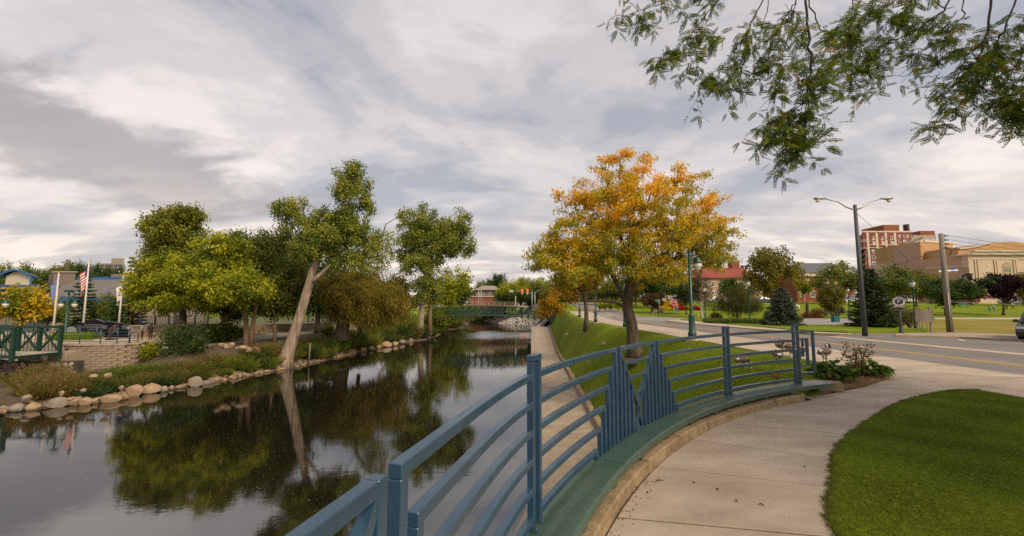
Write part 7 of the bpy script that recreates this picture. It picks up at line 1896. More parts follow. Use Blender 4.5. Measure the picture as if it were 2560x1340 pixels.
MB().bar((a[0], 152, zz(764, 152)), (b[0] + 8, 152, zz(766, 152)), 9, .55).build('deck', CONCRETE_OLD, rb)
for h in (752.5, 756, 759.5): MB().bar((a[0], 147, zz(h, 147)), (b[0] + 5, 147, zz(h + 3, 147)), .10, .10).build('parapet_rail', BRIDGE_TAN, rb)
for k in range(12): x = a[0] + (b[0] - a[0]) * k / 11; MB().bar((x, 147, zz(764, 147)), (x, 147, zz(752.5 + 3 * k / 11, 147)), .14, .14).build('parapet_post', BRIDGE_TAN, rb)
for px in (1128, 1150): x = xy(px, 150)[0]; MB().box((x, 150, -2.6), (1.4, 7, 4.6)).build('pier', CONCRETE_OLD, rb)
o = MB().prism([(-30, 158), (40, 158), (40, 172), (-30, 172)], zz(766, 158), zz(765, 158)).build('cross_street', ASPHALT); tag(o, kind='structure')
# signals
STEEL = mat('galvanised_steel', (0.38, 0.37, 0.35), .5, .1, 3, metal=.4)
SIG_Y = mat('signal_yellow', (0.45, 0.30, 0.05), .6)
def glow(name, c, e):
    m = mat(name, c, .4); b = m.node_tree.nodes['Principled BSDF']; b.inputs['Emission Color'].default_value = (*c, 1); b.inputs['Emission Strength'].default_value = e; return m
RED_ON = glow('red_signal_light', (1.0, 0.03, 0.02), 2.2)
ts = thing('traffic_signal', 'steel mast arm with two red traffic lights beyond the footbridge', 'traffic signal', (*xy(1330, 154), .5))
x, y = xy(1330, 154); MB().tube([(x, y, .3), (x, y, zz(727, 154))], [.2, .13], 8).build('pole', STEEL, ts)
x2 = xy(1337, 155)[0]; MB().tube([(x2, 155, .3), (x2, 155, zz(730, 155))], [.2, .13], 8).build('pole', STEEL, ts)
MB().tube([(x, y, zz(733, 154)), at(1300, 729, 153), at(1276, 726, 152)], [.10, .07, .05], 6).build('mast_arm', STEEL, ts)
MB().tube([(x2, 155, zz(732, 155)), at(1349, 724, 155)], [.08, .05], 6).build('mast_arm', STEEL, ts)
for px in (1305.5, 1318.5):
    c = at(px, 729, 152.6); hd_ = MB().box((c[0], c[1], c[2] - .1), (.62, .45, 1.8)).build('signal_head', SIG_Y, ts)
    MB().lathe((0, 0, 0), [(.36, 0), (.39, .08), (.3, .16)], 12).build('red_lamp', RED_ON, hd_, world=False)
    l = hd_.children[0]; l.rotation_euler = (math.pi / 2, 0, 0); l.location = Vector((c[0], c[1] - .26, c[2] + .45)) - world_off(ts)
c = at(1278, 727, 152); MB().box((c[0], c[1], c[2] - .1), (1.5, .35, .9)).build('signal_head', mat('signal_tan', (0.42, 0.36, 0.22), .6), ts)
for k, px in enumerate((1197, 1203)):
    x = xy(px, 150)[0]; o = MB().tube([(x, 150, -.2), (x, 150, zz(722, 150))], .1, 6).build('signal_pole', STEEL); tag(o, 'slim steel pole at the near end of the road bridge', 'pole', 'poles on the road bridge')
x, y = xy(1289, 150); o = MB().tube([(x, y, -.2), (x, y, zz(740, 150))], .1, 6).build('marker_post', WHITE); tag(o, 'white marker post beside the road bridge end', 'post')

# ------------------------------------------------------------------ cars
CARP = {c: mat('car_' + c, v, .25, .05, 3, coat=.6) for c, v in (('white', (0.55, 0.54, 0.53)), ('red', (0.24, 0.015, 0.015)), ('silver', (0.32, 0.33, 0.34)), ('dark', (0.016, 0.018, 0.017)), ('blue', (0.03, 0.06, 0.16)))}
TYRE = mat('tyre', (0.012, 0.012, 0.012), .85); RIM = mat('rim', (0.4, 0.4, 0.4), .35, metal=.8); CARGLASS = mat('car_glass', (0.012, 0.015, 0.017), .06, spec=.7)
HEADL = mat('headlight', (0.6, 0.6, 0.58), .15); TAIL = mat('taillight', (0.35, 0.01, 0.01), .25)
def car(loc, rz, kind, col, label, group=None):
    """length along x, nose at +x"""
    t = thing('parked_car', label, 'car', loc, group, rz)
    suv = kind == 'suv'; L, Wd, H = (4.6, 1.86, 1.68) if suv else (4.6, 1.80, 1.44)
    b0_, sh = (.30, .98) if suv else (.24, .86)
    if kind == 'pickup': L, Wd, H, sh, b0_ = 5.3, 1.9, 1.75, 1.0, .35
    hl = L / 2
    prof = [(-hl, b0_ + .12), (-hl + .02, sh - .1), (-hl + .12, sh + .02), (-.9, sh + .06), (.85, sh + .02), (hl - .35, sh - .12), (hl - .03, sh - .32), (hl, b0_ + .2), (hl - .1, b0_)]
    prof += [(1.85, b0_), (1.78, b0_ + .28), (1.5, b0_ + .42), (1.2, b0_ + .28), (1.12, b0_), (-1.02, b0_), (-1.1, b0_ + .28), (-1.4, b0_ + .42), (-1.7, b0_ + .28), (-1.78, b0_), (-hl + .1, b0_)]
    n = len(prof); mb = MB(); vs = []
    for y, k in ((-Wd / 2, .985), (-Wd / 2 + .05, 1.0), (Wd / 2 - .05, 1.0), (Wd / 2, .985)):
        vs += [(x * k, y, z if abs(y) < Wd / 2 - .01 else z * .97 + .02) for x, z in prof]
    fs = [tuple(range(n)), tuple(range(4 * n - 1, 3 * n - 1, -1))] + [(r * n + i, r * n + (i + 1) % n, (r + 1) * n + (i + 1) % n, (r + 1) * n + i) for r in range(3) for i in range(n)]
    body = fixn(mb.add(vs, fs).build('body', CARP[col], t, world=False))
    if kind == 'pickup': cab = [(-.55, sh + .04), (-.45, H - .05), (.55, H), (1.2, sh + .03)]
    elif suv: cab = [(-2.15, sh + .02), (-1.85, H - .06), (.35, H), (1.15, sh + .02)]
    else: cab = [(-1.75, sh + .03), (-1.05, H - .04), (.15, H), (1.15, sh + .02)]
    def cabin(ins, lo, hi, name, m_, par):
        mb = MB(); vs = []
        for y in (-1, 1):
            for x, z in cab:
                zf = lo if z < sh + .1 else hi
                vs.append((x * (1 - ins * .03), y * (Wd / 2 - (.07 if z < sh + .1 else .25)) * (1 + ins * .012), z + (hi if z > sh + .1 else lo)))
        return fixn(mb.add(vs, [(0, 1, 2, 3), (7, 6, 5, 4), (0, 4, 5, 1), (1, 5, 6, 2), (2, 6, 7, 3), (3, 7, 4, 0)]).build(name, m_, par, world=False))
    cabin(0, 0, -.05, 'glasshouse', CARGLASS, t)
    (x1_, z1_), (x2_, z2_) = cab[1], cab[2]
    MB().box(((x1_ + x2_) / 2, 0, H - .03), (x2_ - x1_ + .12, Wd - .44, .07), taper=.94).build('roof', CARP[col], t, world=False)
    for s in (-1, 1):
        yb, yt = s * (Wd / 2 - .06), s * (Wd / 2 - .245)
        for i, j in ((0, 1), (3, 2)): MB().bar((cab[i][0], yb, cab[i][1]), (cab[j][0], yt, cab[j][1] - .03), .07, .06).build('pillar', CARP[col], t, world=False)
        xm = (cab[0][0] + cab[3][0]) / 2; MB().bar((xm, yb, sh + .03), (xm - .02, yt, H - .05), .07, .06).build('pillar', CARP[col], t, world=False)
        MB().box((.85, s * (Wd / 2 + .10), sh + .10), (.14, .22, .16), taper=.8).build('mirror', DARK if col == 'dark' else CARP[col], t, world=False)
        MB().box((hl - .22, s * (Wd / 2 - .25), sh - .26), (.32, .42, .15)).build('headlight', HEADL, t, world=False)
        MB().box((-hl + .06, s * (Wd / 2 - .16), sh - .18), (.14, .28, .28)).build('taillight', TAIL, t, world=False)
        for x in (-1.4, 1.5):
            w = MB().lathe((0, 0, 0), [(.22, -.11), (.31, -.11), (.335, -.07), (.335, .07), (.31, .11), (.22, .11)], 20).build('wheel', TYRE, t, world=False)
            w.rotation_euler = (math.pi / 2, 0, 0); w.location = (x, s * (Wd / 2 - .12), .335)
            rm = MB().lathe((0, 0, 0), [(.215, -.115), (.215, .115)], 16).build('rim', RIM, w, world=False)
            for k in range(5): MB().bar((0, 0, -s * .118), (.2 * math.cos(k * 1.257), .2 * math.sin(k * 1.257), -s * .118), .05, .02).build('spoke', DARK, w, world=False)
    if kind == 'pickup': MB().box((-1.55, 0, sh + .09), (1.9, Wd - .14, .08)).build('bed_rim', CARP[col], t, world=False)
    return t
def park(px, py, rz, kind, col, label, group=None): return car(ong(px, py), rz, kind, col, label, group)
def far_car(px, Y, rz, kind, col, label): x, y = xy(px, Y); return car((x, y, float(gz(x, y)) + .02), rz, kind, col, label)
far_car(2130, 106, math.pi, 'pickup', 'white', 'white pickup truck parked before the columned hall')
far_car(2213, 104, 0, 'sedan', 'white', 'white sedan half hidden behind the dark spruce')
far_car(2268, 102, .4, 'suv', 'white', 'white sport utility car behind the parking sign')
far_car(2412, 97, math.pi, 'suv', 'red', 'dark red sport utility car behind the round dark tree')
far_car(2374, 99, math.pi, 'sedan', 'silver', 'silver sedan beside the red car by the utility pole')
far_car(2518, 95, .3, 'sedan', 'white', 'white sedan behind the purple maple')
far_car(2545, 93, .5, 'sedan', 'white', 'white sedan at the corner of the car park beside the auditorium')
far_car(2570, 92, .5, 'suv', 'silver', 'silver car at the end of the car park row')
far_car(1692, 104, 0, 'sedan', 'silver', 'grey car parked above the flower display')
far_car(1790, 108, 0, 'sedan', 'white', 'white car before the red roofed building')
far_car(1910, 106, 0, 'sedan', 'blue', 'blue car glimpsed behind the olive conical tree')
car((29.35, 23.2, -.1), math.radians(214), 'suv', 'dark', 'dark green sport utility car parked at the kerb past the dry verge')

# ------------------------------------------------------------------ signs, poles and park furniture
def post_at(px, py): return ong(px, py)
# twin armed street light
p = ong(2163, 842); H = at(2137, 512, p.y)[2] - p.z; tx = at(2137, 512, p.y)[0] - p.x
tw = thing('street_light', 'tall dark leaning pole with two cobra head lights', 'street lamp', p)
POLE_D = mat('dark_grey_pole', (0.055, 0.058, 0.066), .6, .15, 3)
MB().tube([(0, 0, -.1), (tx * .5, 0, H * .5), (tx, 0, H)], [.155, .125, .10], 12).build('pole', POLE_D, tw, world=False)
for s, ex in ((-1, 2052), (1, 2214)):
    e = Vector(at(ex, 497, p.y)) - p
    m_ = Vector(((tx + e.x) / 2, 0, H - .1 + (e.z - H) * .75)); arm = MB().tube([(tx, 0, H - .35), (tx + (e.x - tx) * .25, 0, H - .16), m_, (e.x - s * .25, 0, e.z)], [.055, .045, .04, .035], 8).build('arm', STEEL, tw, world=False)
    lm = MB(); vs = []
    for x, r, sq in ((-.35, .05, .8), (-.2, .09, .8), (.05, .17, .65), (.28, .19, .6), (.42, .12, .5), (.46, .02, .5)):
        pass
    prof = [(-.35, .05), (-.2, .09), (.05, .16), (.28, .18), (.42, .11), (.47, .01)]
    lm.tube([(e.x + s * x, 0, e.z + .02) for x, r in prof], [r for x, r in prof], 12, squash=(1, .62)); lm.build('lamp_head', STEEL, tw, world=False)
    MB().lathe((e.x + s * .2, 0, e.z - .14), [(.02, -.09), (.10, -.06), (.14, .05)], 12).build('lens', GLOBE, tw, world=False)
MB().tube([(tx, 0, H - .5), (tx + 3, 1, H - 2.3), (tx + 6.0, 3, H - 3.3), (tx + 30, 30, H - 3.5)], .012, 4).build('wire', DARK, tw, world=False)
# parking sign
p = ong(2254, 838); p.z += .15
NAVY = mat('navy_sign', (0.02, 0.035, 0.085), .5, .1, 5)
ps = thing('parking_sign', 'round white and navy parking sign on a black post at the kerb', 'sign', p, rotz=math.radians(-38))
H = at(2246, 741, p.y)[2] - p.z
MB().lathe((0, 0, 0), [(.17, 0), (.17, .08), (.11, .12), (.09, .45), (.06, .55), (.05, H - .9)], 12).build('post', DARK, ps, world=False)
def disc(name, r, y, z, material, par, th=.02, n=32):
    o = MB().lathe((0, 0, 0), [(r, 0), (r, th)], n, smooth=False).build(name, material, par, world=False); o.rotation_euler = (math.pi / 2, 0, 0); o.location = (0, y, z); return o
zc_ = H - .34
disc('sign_rim', .335, 0, zc_, DARK, ps, .03); disc('sign_face', .315, -.03, zc_, WHITE, ps, .006); disc('sign_centre', .215, -.037, zc_, NAVY, ps, .006)
text_mesh('P', .40, WHITE, ps, (0, -.046, zc_), name='letter_p')
for k, ch in enumerate('CITY PARKING'):
    a = math.radians(158 - k * 12.4)
    if ch != ' ': text_mesh(ch, .085, NAVY, ps, (.264 * math.cos(a), -.040, zc_ + .264 * math.sin(a)), (math.pi / 2, -(a - math.pi / 2), 0), name='letter', ext=.002)
o = fixn(MB().wall([(-.31, 0, zc_ - .24), (-.31, 0, zc_ - .42), (0, 0, zc_ - .60), (.31, 0, zc_ - .42), (.31, 0, zc_ - .24)], (0, .03, 0)).build('plaque_rim', DARK, ps, world=False))
o = fixn(MB().wall([(-.28, -.01, zc_ - .27), (-.28, -.01, zc_ - .40), (.28, -.01, zc_ - .40), (.28, -.01, zc_ - .27)], (0, .008, 0)).build('plaque', mat('cream_plaque', (0.5, 0.42, 0.26), .6), ps, world=False))
text_mesh('FREE', .10, NAVY, ps, (0, -.014, zc_ - .335), name='lettering', ext=.002)
# stop sign
p = ong(1686, 797); H = at(1684, 748, p.y)[2] - p.z
st = thing('stop_sign', 'red octagonal stop sign at the side street corner', 'sign', p)
MB().tube([(0, .05, 0), (0, .05, H - .1)], .035, 6).build('post', STEEL, st, world=False)
r = .43; zc_ = H - .42
oc = lambda r, y: [(r * math.cos(math.radians(22.5 + 45 * k)), y, zc_ + r * math.sin(math.radians(22.5 + 45 * k))) for k in range(8)]
fixn(MB().wall(oc(.46, 0), (0, .02, 0)).build('sign_border', WHITE, st, world=False)); fixn(MB().wall(oc(.42, -.008), (0, .006, 0)).build('sign_face', mat('stop_red', (0.32, 0.012, 0.02), .5), st, world=False))
text_mesh('STOP', .30, WHITE, st, (0, -.016, zc_), ext=.004)
# street name sign, no parking sign
p = ong(1649, 790); H = at(1648, 748, p.y)[2] - p.z
ss = thing('street_sign', 'green street name sign on a steel post beside the reddish tree', 'sign', p); MB().tube([(0, 0, 0), (0, 0, H)], .035, 6).build('post', STEEL, ss, world=False)
MB().box((-.25, 0, H - .2), (.75, .03, .28)).build('blade', mat('sign_green', (0.03, 0.17, 0.11), .5), ss, world=False); MB().box((0, .03, H - .5), (.5, .03, .22)).build('blade', MATS['sign_green'], ss, world=False)
p = ong(1823, 800); H = at(1820, 747, p.y)[2] - p.z
ns = thing('no_parking_sign', 'small white and red no parking sign on a leaning post by the weeping tree', 'sign', p); MB().tube([(0, 0, 0), (-.1, 0, H)], .035, 6).build('post', STEEL, ns, world=False)
MB().box((-.1, -.04, H - .42), (.36, .02, .84)).build('sign_face', WHITE, ns, world=False)
MB().box((-.1, -.055, H - .2), (.26, .01, .26)).build('red_symbol', mat('sign_red', (0.4, 0.03, 0.03), .6), ns, world=False); MB().box((-.1, -.055, H - .62), (.26, .01, .2)).build('red_symbol', MATS['sign_red'], ns, world=False)
# utility pole with wires
p = ong(2376, 833); H = at(2352, 584, p.y)[2] - p.z; tx = at(2352, 584, p.y)[0] - p.x
WOOD = mat('weathered_wood', (0.15, 0.12, 0.10), .95, .25, 2.5, .8, 10, color2=(0.28, 0.235, 0.195), stretch=(3, 3, .2))
up_ = thing('utility_pole', 'leaning weathered wooden utility pole on the dry verge', 'utility pole', p)
MB().tube([(0, 0, -.2), (tx * .5, 0, H * .5), (tx, 0, H)], [.205, .17, .14], 12).build('pole', WOOD, up_, world=False)
for k in range(4):
    MB().lathe((tx + .22, -.05, H - .25 - k * .3), [(.03, 0), (.06, .04), (.03, .08), (.06, .12), (.02, .16)], 8).build('insulator', mat('porcelain', (0.12, 0.07, 0.05), .3), up_, world=False)
    MB().bar((tx, -.05, H - .2 - k * .3), (tx + .45, -.05, H - .2 - k * .3), .05, .05).build('bracket', DARK, up_, world=False)
    MB().tube([(tx + .3, -.05, H - .12 - k * .3), (tx + 14, 4, H - .9 - k * .35), (tx + 40, 12, H - .6 - k * .4)], .011, 4).build('wire', DARK, up_, world=False)
MB().tube([(tx - .1, .1, H - 1.2), (tx - 4.5, 9, H - 4.6)], .012, 4).build('guy_wire', DARK, up_, world=False)
MB().tube([(tx * .3, .2, H * .33), (-30, 14, H * .42)], .010, 4).build('wire', DARK, up_, world=False); MB().tube([(tx * .3, .2, H * .31), (30, 14, H * .25)], .010, 4).build('wire', STEEL, up_, world=False)
MB().tube([(-.10, -.20, 0), (tx * .4 - .1, -.18, H * .4)], .03, 6).build('conduit', STEEL, up_, world=False)
MB().tube([(tx, -.2, H - 1.0), (tx + .5, -.2, H - 1.25), (tx + .3, -.2, H - 1.6)], .03, 6).build('loop', DARK, up_, world=False)
# weathered notice board
p = ong(2312, 830)
nb = thing('notice_board', 'weathered blank wooden notice board with two posts by the utility pole', 'notice board', p, rotz=math.radians(-12))
s_ = p.y / F_PX
for x in (-15, 14): MB().box((x * s_, 0, 31 * s_), (3.4 * s_, .10, 62 * s_)).build('post', WOOD, nb, world=False)
for k in range(5): MB().box((random.uniform(-.03, .03), -.09, (24 + k * 6.1 + 3) * s_), (37 * s_ + random.uniform(-.06, .12), .04, 5.8 * s_)).build('board', WOOD, nb, world=False)
for x in (-9, -4, 6): MB().box((x * s_, 0, 11 * s_), (.8 * s_, .04, 21 * s_)).build('stake', WOOD, nb, world=False)
MB().box((0, 0, 1.4 * s_), (32 * s_, .05, .06)).build('stretcher', WOOD, nb, world=False)
# litter bin, hydrant, markers, bench
p = ong(2089, 806); TEAL = mat('teal_paint', (0.01, 0.13, 0.14), .5)
o = thing('litter_bin', 'square teal litter bin at the curving lane', 'bin', p); s_ = p.y / F_PX
for k in range(7):
    for y in (-5.5, 5.5): MB().box(((-5.2 + k * 1.73) * s_, y * s_, 7.5 * s_), (1.35 * s_, .03, 14 * s_)).build('slat', TEAL, o, world=False)
    for x in (-6.2, 6.2): MB().box((x * s_, (-5.2 + k * 1.73) * s_, 7.5 * s_), (.03, 1.35 * s_, 14 * s_)).build('slat', TEAL, o, world=False)
MB().box((0, 0, 14.8 * s_), (13.5 * s_, 12 * s_, .07)).build('rim', TEAL, o, world=False); MB().box((0, 0, 7 * s_), (11.5 * s_, 10 * s_, 13 * s_)).build('liner', DARK, o, world=False)
p = ong(2004, 794); OR_ = mat('hydrant_orange', (0.55, 0.17, 0.02), .5)
o = thing('fire_hydrant', 'orange fire hydrant beside the white deer', 'hydrant', p); MB().lathe((0, 0, 0), [(.16, 0), (.16, .05), (.11, .07), (.11, .5), (.15, .52), (.15, .57), (.12, .68), (.04, .75), (.04, .8)], 12).build('barrel', OR_, o, world=False)
MB().tube([(-.2, 0, .4), (.2, 0, .4)], .055, 8).build('outlet', OR_, o, world=False)
for px, py in ((1747, 803), (1648 + 1200, 900)):
    if px > 2560: continue
    p = ong(px, py); o = MB().tube([(p.x, p.y, p.z), (p.x, p.y, p.z + 1.0)], .05, 8).build('marker_post', mat('marker_yellow', (0.6, 0.33, 0.02), .6)); tag(o, 'short yellow marker post by the birch island', 'post')
p = ong(2412, 769); o = thing('park_bench', 'teal park bench on the lawn beyond the utility pole', 'bench', p); s_ = p.y / F_PX
for k in range(3): MB().box((0, -.12 + k * .16, .45), (22 * s_, .12, .04)).build('seat_slat', TEAL, o, world=False)
for k in range(3): MB().box((0, .26, .60 + k * .15), (22 * s_, .04, .11)).build('back_slat', TEAL, o, world=False)
for x in (-9.5, 9.5): MB().bar((x * s_, .24, 0), (x * s_, .28, .95), .08).build('leg', TEAL, o, world=False); MB().bar((x * s_, -.2, 0), (x * s_, -.2, .45), .08).build('leg', TEAL, o, world=False)
# barrel sculpture and tall statue, white deer
p = ong(2107, 786); o = thing('barrel_sculpture', 'large brown barrel shaped sculpture on thin legs beside the yellow green tree', 'sculpture', p); s_ = p.y / F_PX
MB().lathe((0, 0, 2.5 * s_), [(3.6 * s_, 0), (5 * s_, 4 * s_), (5.4 * s_, 9 * s_), (5 * s_, 14 * s_), (3.8 * s_, 18 * s_)], 14).build('barrel', mat('barrel_brown', (0.05, 0.028, 0.022), .5), o, world=False)
for a in (0, 2.1, 4.2): MB().tube([(3 * s_ * math.cos(a), 3 * s_ * math.sin(a), 4 * s_), (6 * s_ * math.cos(a), 6 * s_ * math.sin(a), 0)], .05, 6).build('leg', DARK, o, world=False)
SK, DKT, KH, HR = mat('statue_skin', (0.42, 0.27, 0.19), .7), mat('statue_dark_cloth', (0.03, 0.03, 0.035), .8), mat('statue_trouser', (0.16, 0.13, 0.10), .8), mat('statue_hair', (0.10, 0.06, 0.035), .8)
p = Vector((*xy(2073, 63), 0)); p.z = float(gz(0, 63))
hst = at(2073, 694, 63)[2] - p.z
person((p.x - .35, p.y, p.z), math.radians(-60), hst, 'towering painted statue of a man in dark clothes behind the yellow green tree', (SK, DKT, KH, HR), 'stand', 'statue', 'statue')
person((p.x + 1.15, p.y + .2, p.z), math.radians(80), hst * .93, 'towering painted statue of a woman facing the statue man', (SK, mat('statue_pale_cloth', (0.3, 0.27, 0.25), .8), DKT, mat('statue_light_hair', (0.3, 0.2, 0.09), .8)), 'stand', 'statue', 'statue')
p = ong(1990, 779); s_ = 1.0
dr = thing('deer_statue', 'white painted deer statue with antlers on the park lawn', 'statue', p, rotz=math.radians(150))
J = {'rump': (-.45, 0, 1.0), 'mid': (0, 0, 1.0), 'chest': (.42, 0, 1.05), 'nk': (.62, 0, 1.35), 'hd': (.70, 0, 1.62), 'nose': (.98, 0, 1.55), 'tail': (-.62, 0, 1.0)}
Ed = [('rump', 'mid'), ('mid', 'chest'), ('chest', 'nk'), ('nk', 'hd'), ('hd', 'nose'), ('rump', 'tail')]; Rd = {'rump': .23, 'mid': .21, 'chest': .24, 'nk': .13, 'hd': .11, 'nose': .05, 'tail': .05}
for s in (-1, 1):
    q = 'l' if s < 0 else 'r'
    J.update({q + 'f1': (.40, s * .13, .72), q + 'f2': (.42, s * .13, .40), q + 'f3': (.40, s * .13, .02), q + 'b1': (-.42, s * .13, .70), q + 'b2': (-.58, s * .13, .42), q + 'b3': (-.50, s * .13, .02)})
    Ed += [('chest', q + 'f1'), (q + 'f1', q + 'f2'), (q + 'f2', q + 'f3'), ('rump', q + 'b1'), (q + 'b1', q + 'b2'), (q + 'b2', q + 'b3')]
    Rd.update({q + 'f1': .09, q + 'f2': .05, q + 'f3': .04, q + 'b1': .12, q + 'b2': .055, q + 'b3': .04})
skin_body(J, Ed, Rd, 'body', [WHITE], dr, 1, 'mid')
for s in (-1, 1):
    mb = MB().tube([(.66, s * .05, 1.70), (.55, s * .25, 1.95), (.60, s * .42, 2.25)], [.035, .03, .012], 6)
    mb.tube([(.56, s * .24, 1.93), (.75, s * .30, 2.12)], [.025, .01], 5).tube([(.57, s * .33, 2.08), (.42, s * .38, 2.28)], [.022, .01], 5); mb.build('antler', WHITE, dr, world=False)
MB().box((0, 0, .01), (1.5, .6, .05)).build('plinth', CONCRETE_OLD, dr, world=False)
for px, py, h_, lb in ((2019, 785, 2.0, 'black slab shaped post sculpture beside the red flowers'),):
    p = ong(px, py); o = MB().lathe((p.x, p.y, p.z), [(.14, 0), (.2, .3), (.2, h_ * .8), (.1, h_)], 10).build('post_sculpture', DARK); tag(o, lb, 'sculpture')
p = ong(2014, 790); H = at(2013, 738, p.y)[2] - p.z; o = thing('park_sign_post', 'thin grey post with a small orange tag beside the black post sculpture', 'post', p); MB().tube([(0, 0, 0), (0, 0, H)], .045, 6).build('post', STEEL, o, world=False); MB().box((0, -.05, H - .25), (.22, .02, .3)).build('tag', OR_, o, world=False)
# red flowers and flower display
def flower_patch(name, label, px0, px1, py, dy, h, cols, n, ll=.14):
    A, B = ong(px0, py), ong(px1, py); t = thing(name, label, 'flowers', (A + B) / 2); c = (A + B) / 2
    rng = np.random.default_rng(int(px0)); w = (B.x - A.x) / 2
    P = np.c_[rng.uniform(-w, w, n), rng.uniform(-dy, dy, n), rng.random(n) * h]; P[:, 2] *= np.sqrt(np.clip(1 - (P[:, 0] / w) ** 2, .1, 1))
    cc = np.array(cols)[rng.integers(0, len(cols), n)] * rng.uniform(.7, 1.2, (n, 1))
    link('blooms', leaves_mesh('blooms', P, rng.normal(size=(n, 3)), ll, ll * .7, cc), t); return t
RED_F, YEL_F, GRN_F = (0.42, 0.02, 0.02), (0.62, 0.42, 0.02), (0.05, 0.08, 0.015)
flower_patch('flower_clump', 'dull red flower clump before the lane kerb', 2012, 2034, 795, .9, 1.0, [(0.28, 0.05, 0.03), GRN_F, (0.2, 0.07, 0.04)], 900)
flower_patch('flower_clump', 'bright red flower clump beside the dull red one', 2034, 2052, 794, .9, 1.4, [RED_F, RED_F, GRN_F], 900)
flower_patch('ornamental_grass', 'tan ornamental grass clump at the foot of the tall statue', 2060, 2085, 786, .8, 1.6, [(0.25, 0.2, 0.08), (0.18, 0.16, 0.06)], 900)
# display bank: tilted bed of red and yellow swirls
fd = thing('flower_display', 'sloping flower display of red and yellow swirls on the park lawn', 'flower bed', ong(1705, 776)); c = Vector(fd.location)
tl_, br_ = at(1656, 757, c.y + 5), at(1752, 777, c.y)
hw = (1752 - 1656) / 2 * c.y / F_PX
rng = np.random.default_rng(5); n = 9000; u = rng.uniform(-1, 1, n); v = rng.random(n)
P = np.c_[u * hw, v * 5.0, v * (at(1705, 757, c.y + 5)[2] - c.z) + .05 + rng.random(n) * .12]
sw = np.sin(u * 5.5 + 2.2 * np.sin(v * 3 + 1)) + .9 * np.sin(v * 6.5 + u * 2)
isr = sw > .15
cc = np.where(isr[:, None], np.array(RED_F), np.array(YEL_F)) * rng.uniform(.7, 1.2, (n, 1)); edge = np.abs(sw - .15) < .10; cc[edge] = np.array((0.03, 0.06, 0.02))
link('blooms', leaves_mesh('blooms', P, rng.normal(size=(n, 3)), .34, .24, cc), fd)
fixn(MB().add([(-hw, 0, -.3), (hw, 0, -.3), (hw, 5, P[:, 2].max() - .1), (-hw, 5, P[:, 2].max() - .1), (hw, 6, -.3), (-hw, 6, -.3)], [(0, 1, 2, 3), (3, 2, 4, 5), (0, 3, 5), (1, 4, 2)]).build('soil', SOIL, fd, world=False))
# rose of sharon shrubs, low hedge, stones, tents
ROSEP = ('mallow_petal', (0.5, 0.36, 0.42))
for px, py, h_, r_, lb in ((2240, 818, 1.5, .9, 'flowering shrub with pale blooms beside the dark spruce'), (2275, 822, 1.9, 1.2, 'larger flowering shrub with pale pink blooms behind the parking sign')):
    twiggy('flowering_shrub', lb, ong(px, py), h_, r_, 26, 2200, [(0.09, 0.10, 0.03), (0.14, 0.13, 0.04), (0.06, 0.075, 0.02)], .10, flowers=(9, ROSEP, .10))
A, B = ong(1772, 812), ong(1918, 812); n = 9000; rng = np.random.default_rng(6)
t = thing('low_hedge', 'low spreading green ground hedge along the traffic island', 'hedge', (A + B) / 2); c = (A + B) / 2; w = (B.x - A.x) / 2
P = np.c_[rng.uniform(-w, w, n), rng.uniform(-1.3, 1.6, n), rng.random(n) * .55]; P[:, 2] += gz(0, c.y + P[:, 1]) - c.z + .05
link('leaves', leaves_mesh('leaves', P, rng.normal(size=(n, 3)) + np.array([[0, 0, .6]]), .16, .08, np.array(MIDG)[rng.integers(0, 3, n)] * rng.uniform(.7, 1.2, (n, 1))), t)
MB().box((0, .15, .1), (w * 2 - .2, 2.5, .3)).build('stems', mat('hedge_core', (0.03, 0.032, 0.012), .95), t, world=False)
flower_patch('tan_shrub', 'low russet shrub in front of the iron bench on the island', 1778, 1802, 799, .8, 1.0, [(0.16, 0.09, 0.04), (0.12, 0.08, 0.03)], 900)
for px, lb in ((1637, 'small tan tent shaped hut under the reddish tree'), (1655, 'second tan tent shaped hut beside the street sign post')):
    p = ong(px, 784); s_ = p.y / F_PX; o = thing('canvas_hut', lb, 'hut', p)
    fixn(MB().add([(-6 * s_, 0, 0), (6 * s_, 0, 0), (6 * s_, 1.6, 0), (-6 * s_, 1.6, 0), (0, .2, 13 * s_), (0, 1.4, 13 * s_)], [(0, 1, 4), (1, 2, 5, 4), (2, 3, 5), (3, 0, 4, 5), (0, 3, 2, 1)]).build('canvas', mat('tan_canvas', (0.33, 0.25, 0.17), .9, .15, 2), o, world=False))
    fixn(MB().wall([(-1.6 * s_, -.01, 0), (1.6 * s_, -.01, 0), (0, .06, 7 * s_)], (0, .02, 0)).build('opening', DARK, o, world=False))
p = ong(1692, 782); o = person(p, math.radians(170), 1.75, 'painted standing figure with colourful clothes in front of the flower display', (SK, mat('figure_orange', (0.5, 0.2, 0.05), .7), mat('figure_blue', (0.1, 0.2, 0.4), .7), HR), 'stand', 'statue', 'statue')
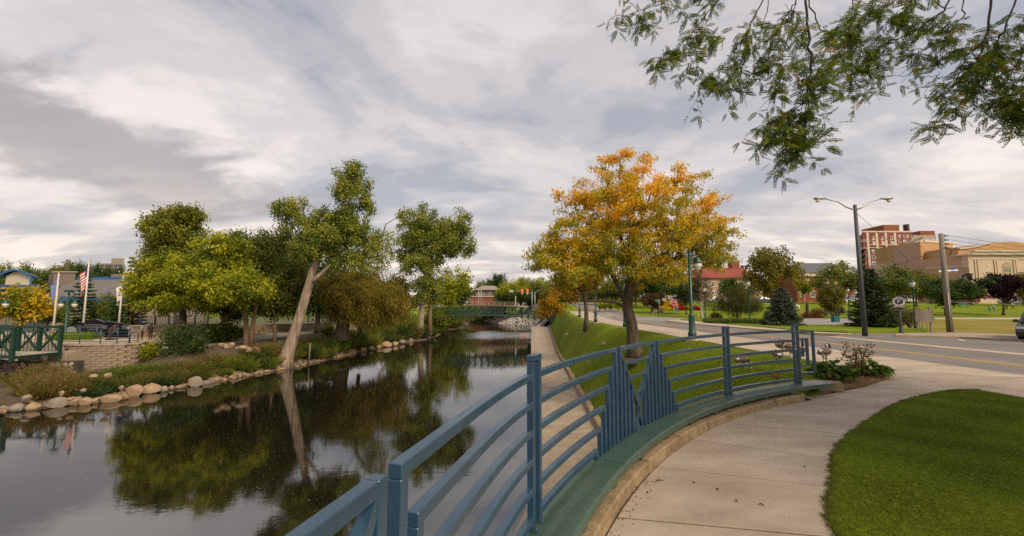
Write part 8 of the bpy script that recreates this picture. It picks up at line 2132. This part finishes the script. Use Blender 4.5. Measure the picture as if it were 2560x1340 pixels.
# people on the lawn
def walker(px, py, head, rz, label, top, bot, pose):
    p = ong(px, py); h_ = at(px, head, p.y)[2] - p.z
    person(p, rz, max(.9, h_), label, (mat('skin', (0.36, 0.22, 0.15), .6), top, bot, mat('hair_dark', (0.02, 0.013, 0.01), .7)), pose)
walker(2475, 783, 766.5, math.radians(120), 'child in a teal top walking across the park lawn', mat('teal_cloth', (0.01, 0.34, 0.36), .8), mat('grey_leggings', (0.2, 0.22, 0.25), .8), 'walk')
walker(2485.5, 777.5, 761, math.radians(100), 'person in a white shirt and blue jeans behind the walking child', mat('white_cloth', (0.55, 0.55, 0.57), .8), mat('jeans', (0.08, 0.14, 0.25), .8), 'stand')
walker(2517, 773, 753, math.radians(190), 'person in dark red clothes standing near the purple maple', mat('dark_red_cloth', (0.03, 0.012, 0.014), .8), mat('black_cloth', (0.015, 0.013, 0.015), .8), 'stand')
walker(2533, 774, 756, math.radians(200), 'person in a pale top and dark trousers beside the parked white car', mat('pale_cloth', (0.36, 0.34, 0.36), .8), mat('black_cloth', (0.015, 0.013, 0.015), .8), 'walk')
# stones breaking through the grass of the bank
for px, py, w_, h_, lb in ((1420, 834, 26, 8, 'flat grey rock streak breaking through the upper bank grass'), (1510, 858, 22, 14, 'rough grey rock outcrop behind the railing in the bank grass'), (1472, 905, 17, 9, 'small flat rock in the bank grass near the kerb')):
    a = ray(px, py); hit = None
    for Y in np.arange(8, 90, .1):
        x, z = a[0] / a[1] * Y, EYE + a[2] / a[1] * Y
        if z <= slope_z(x, Y): hit = (x, Y, slope_z(x, Y)); break
    o = link('rock_outcrop', ROCKS[0], None); s_ = hit[1] / F_PX; o.location = (hit[0], hit[1], hit[2] + .02); o.scale = (w_ * s_, w_ * s_ * .8, h_ * s_ * .8); o.rotation_euler = (0, -.45, .5); tag(o, lb, 'rock')
# rocks in the shallows under the railing
for px, py, w_, lb in ((1330, 1283, 40, 'wet rock with pale top in the shallows below the railing'), (1222, 1278, 12, 'small rock breaking the water below the railing'), (1289, 1142, 9, 'tiny rock in the river beside the lower path'), (1318, 984, 10, 'small dark rock at the river wall'), (1196, 1312, 22, 'brown rock in the shallows under the near rails')):
    p = Vector(on(px, py, Z_WATER)); o = link('river_rock', ROCKS[1], None); s_ = w_ * p.y / F_PX; o.location = (p.x, p.y, Z_WATER + s_ * .05); o.scale = (s_, s_ * .8, s_ * .5); o.rotation_euler = (.1, .1, random.uniform(0, 3)); tag(o, lb, 'rock')
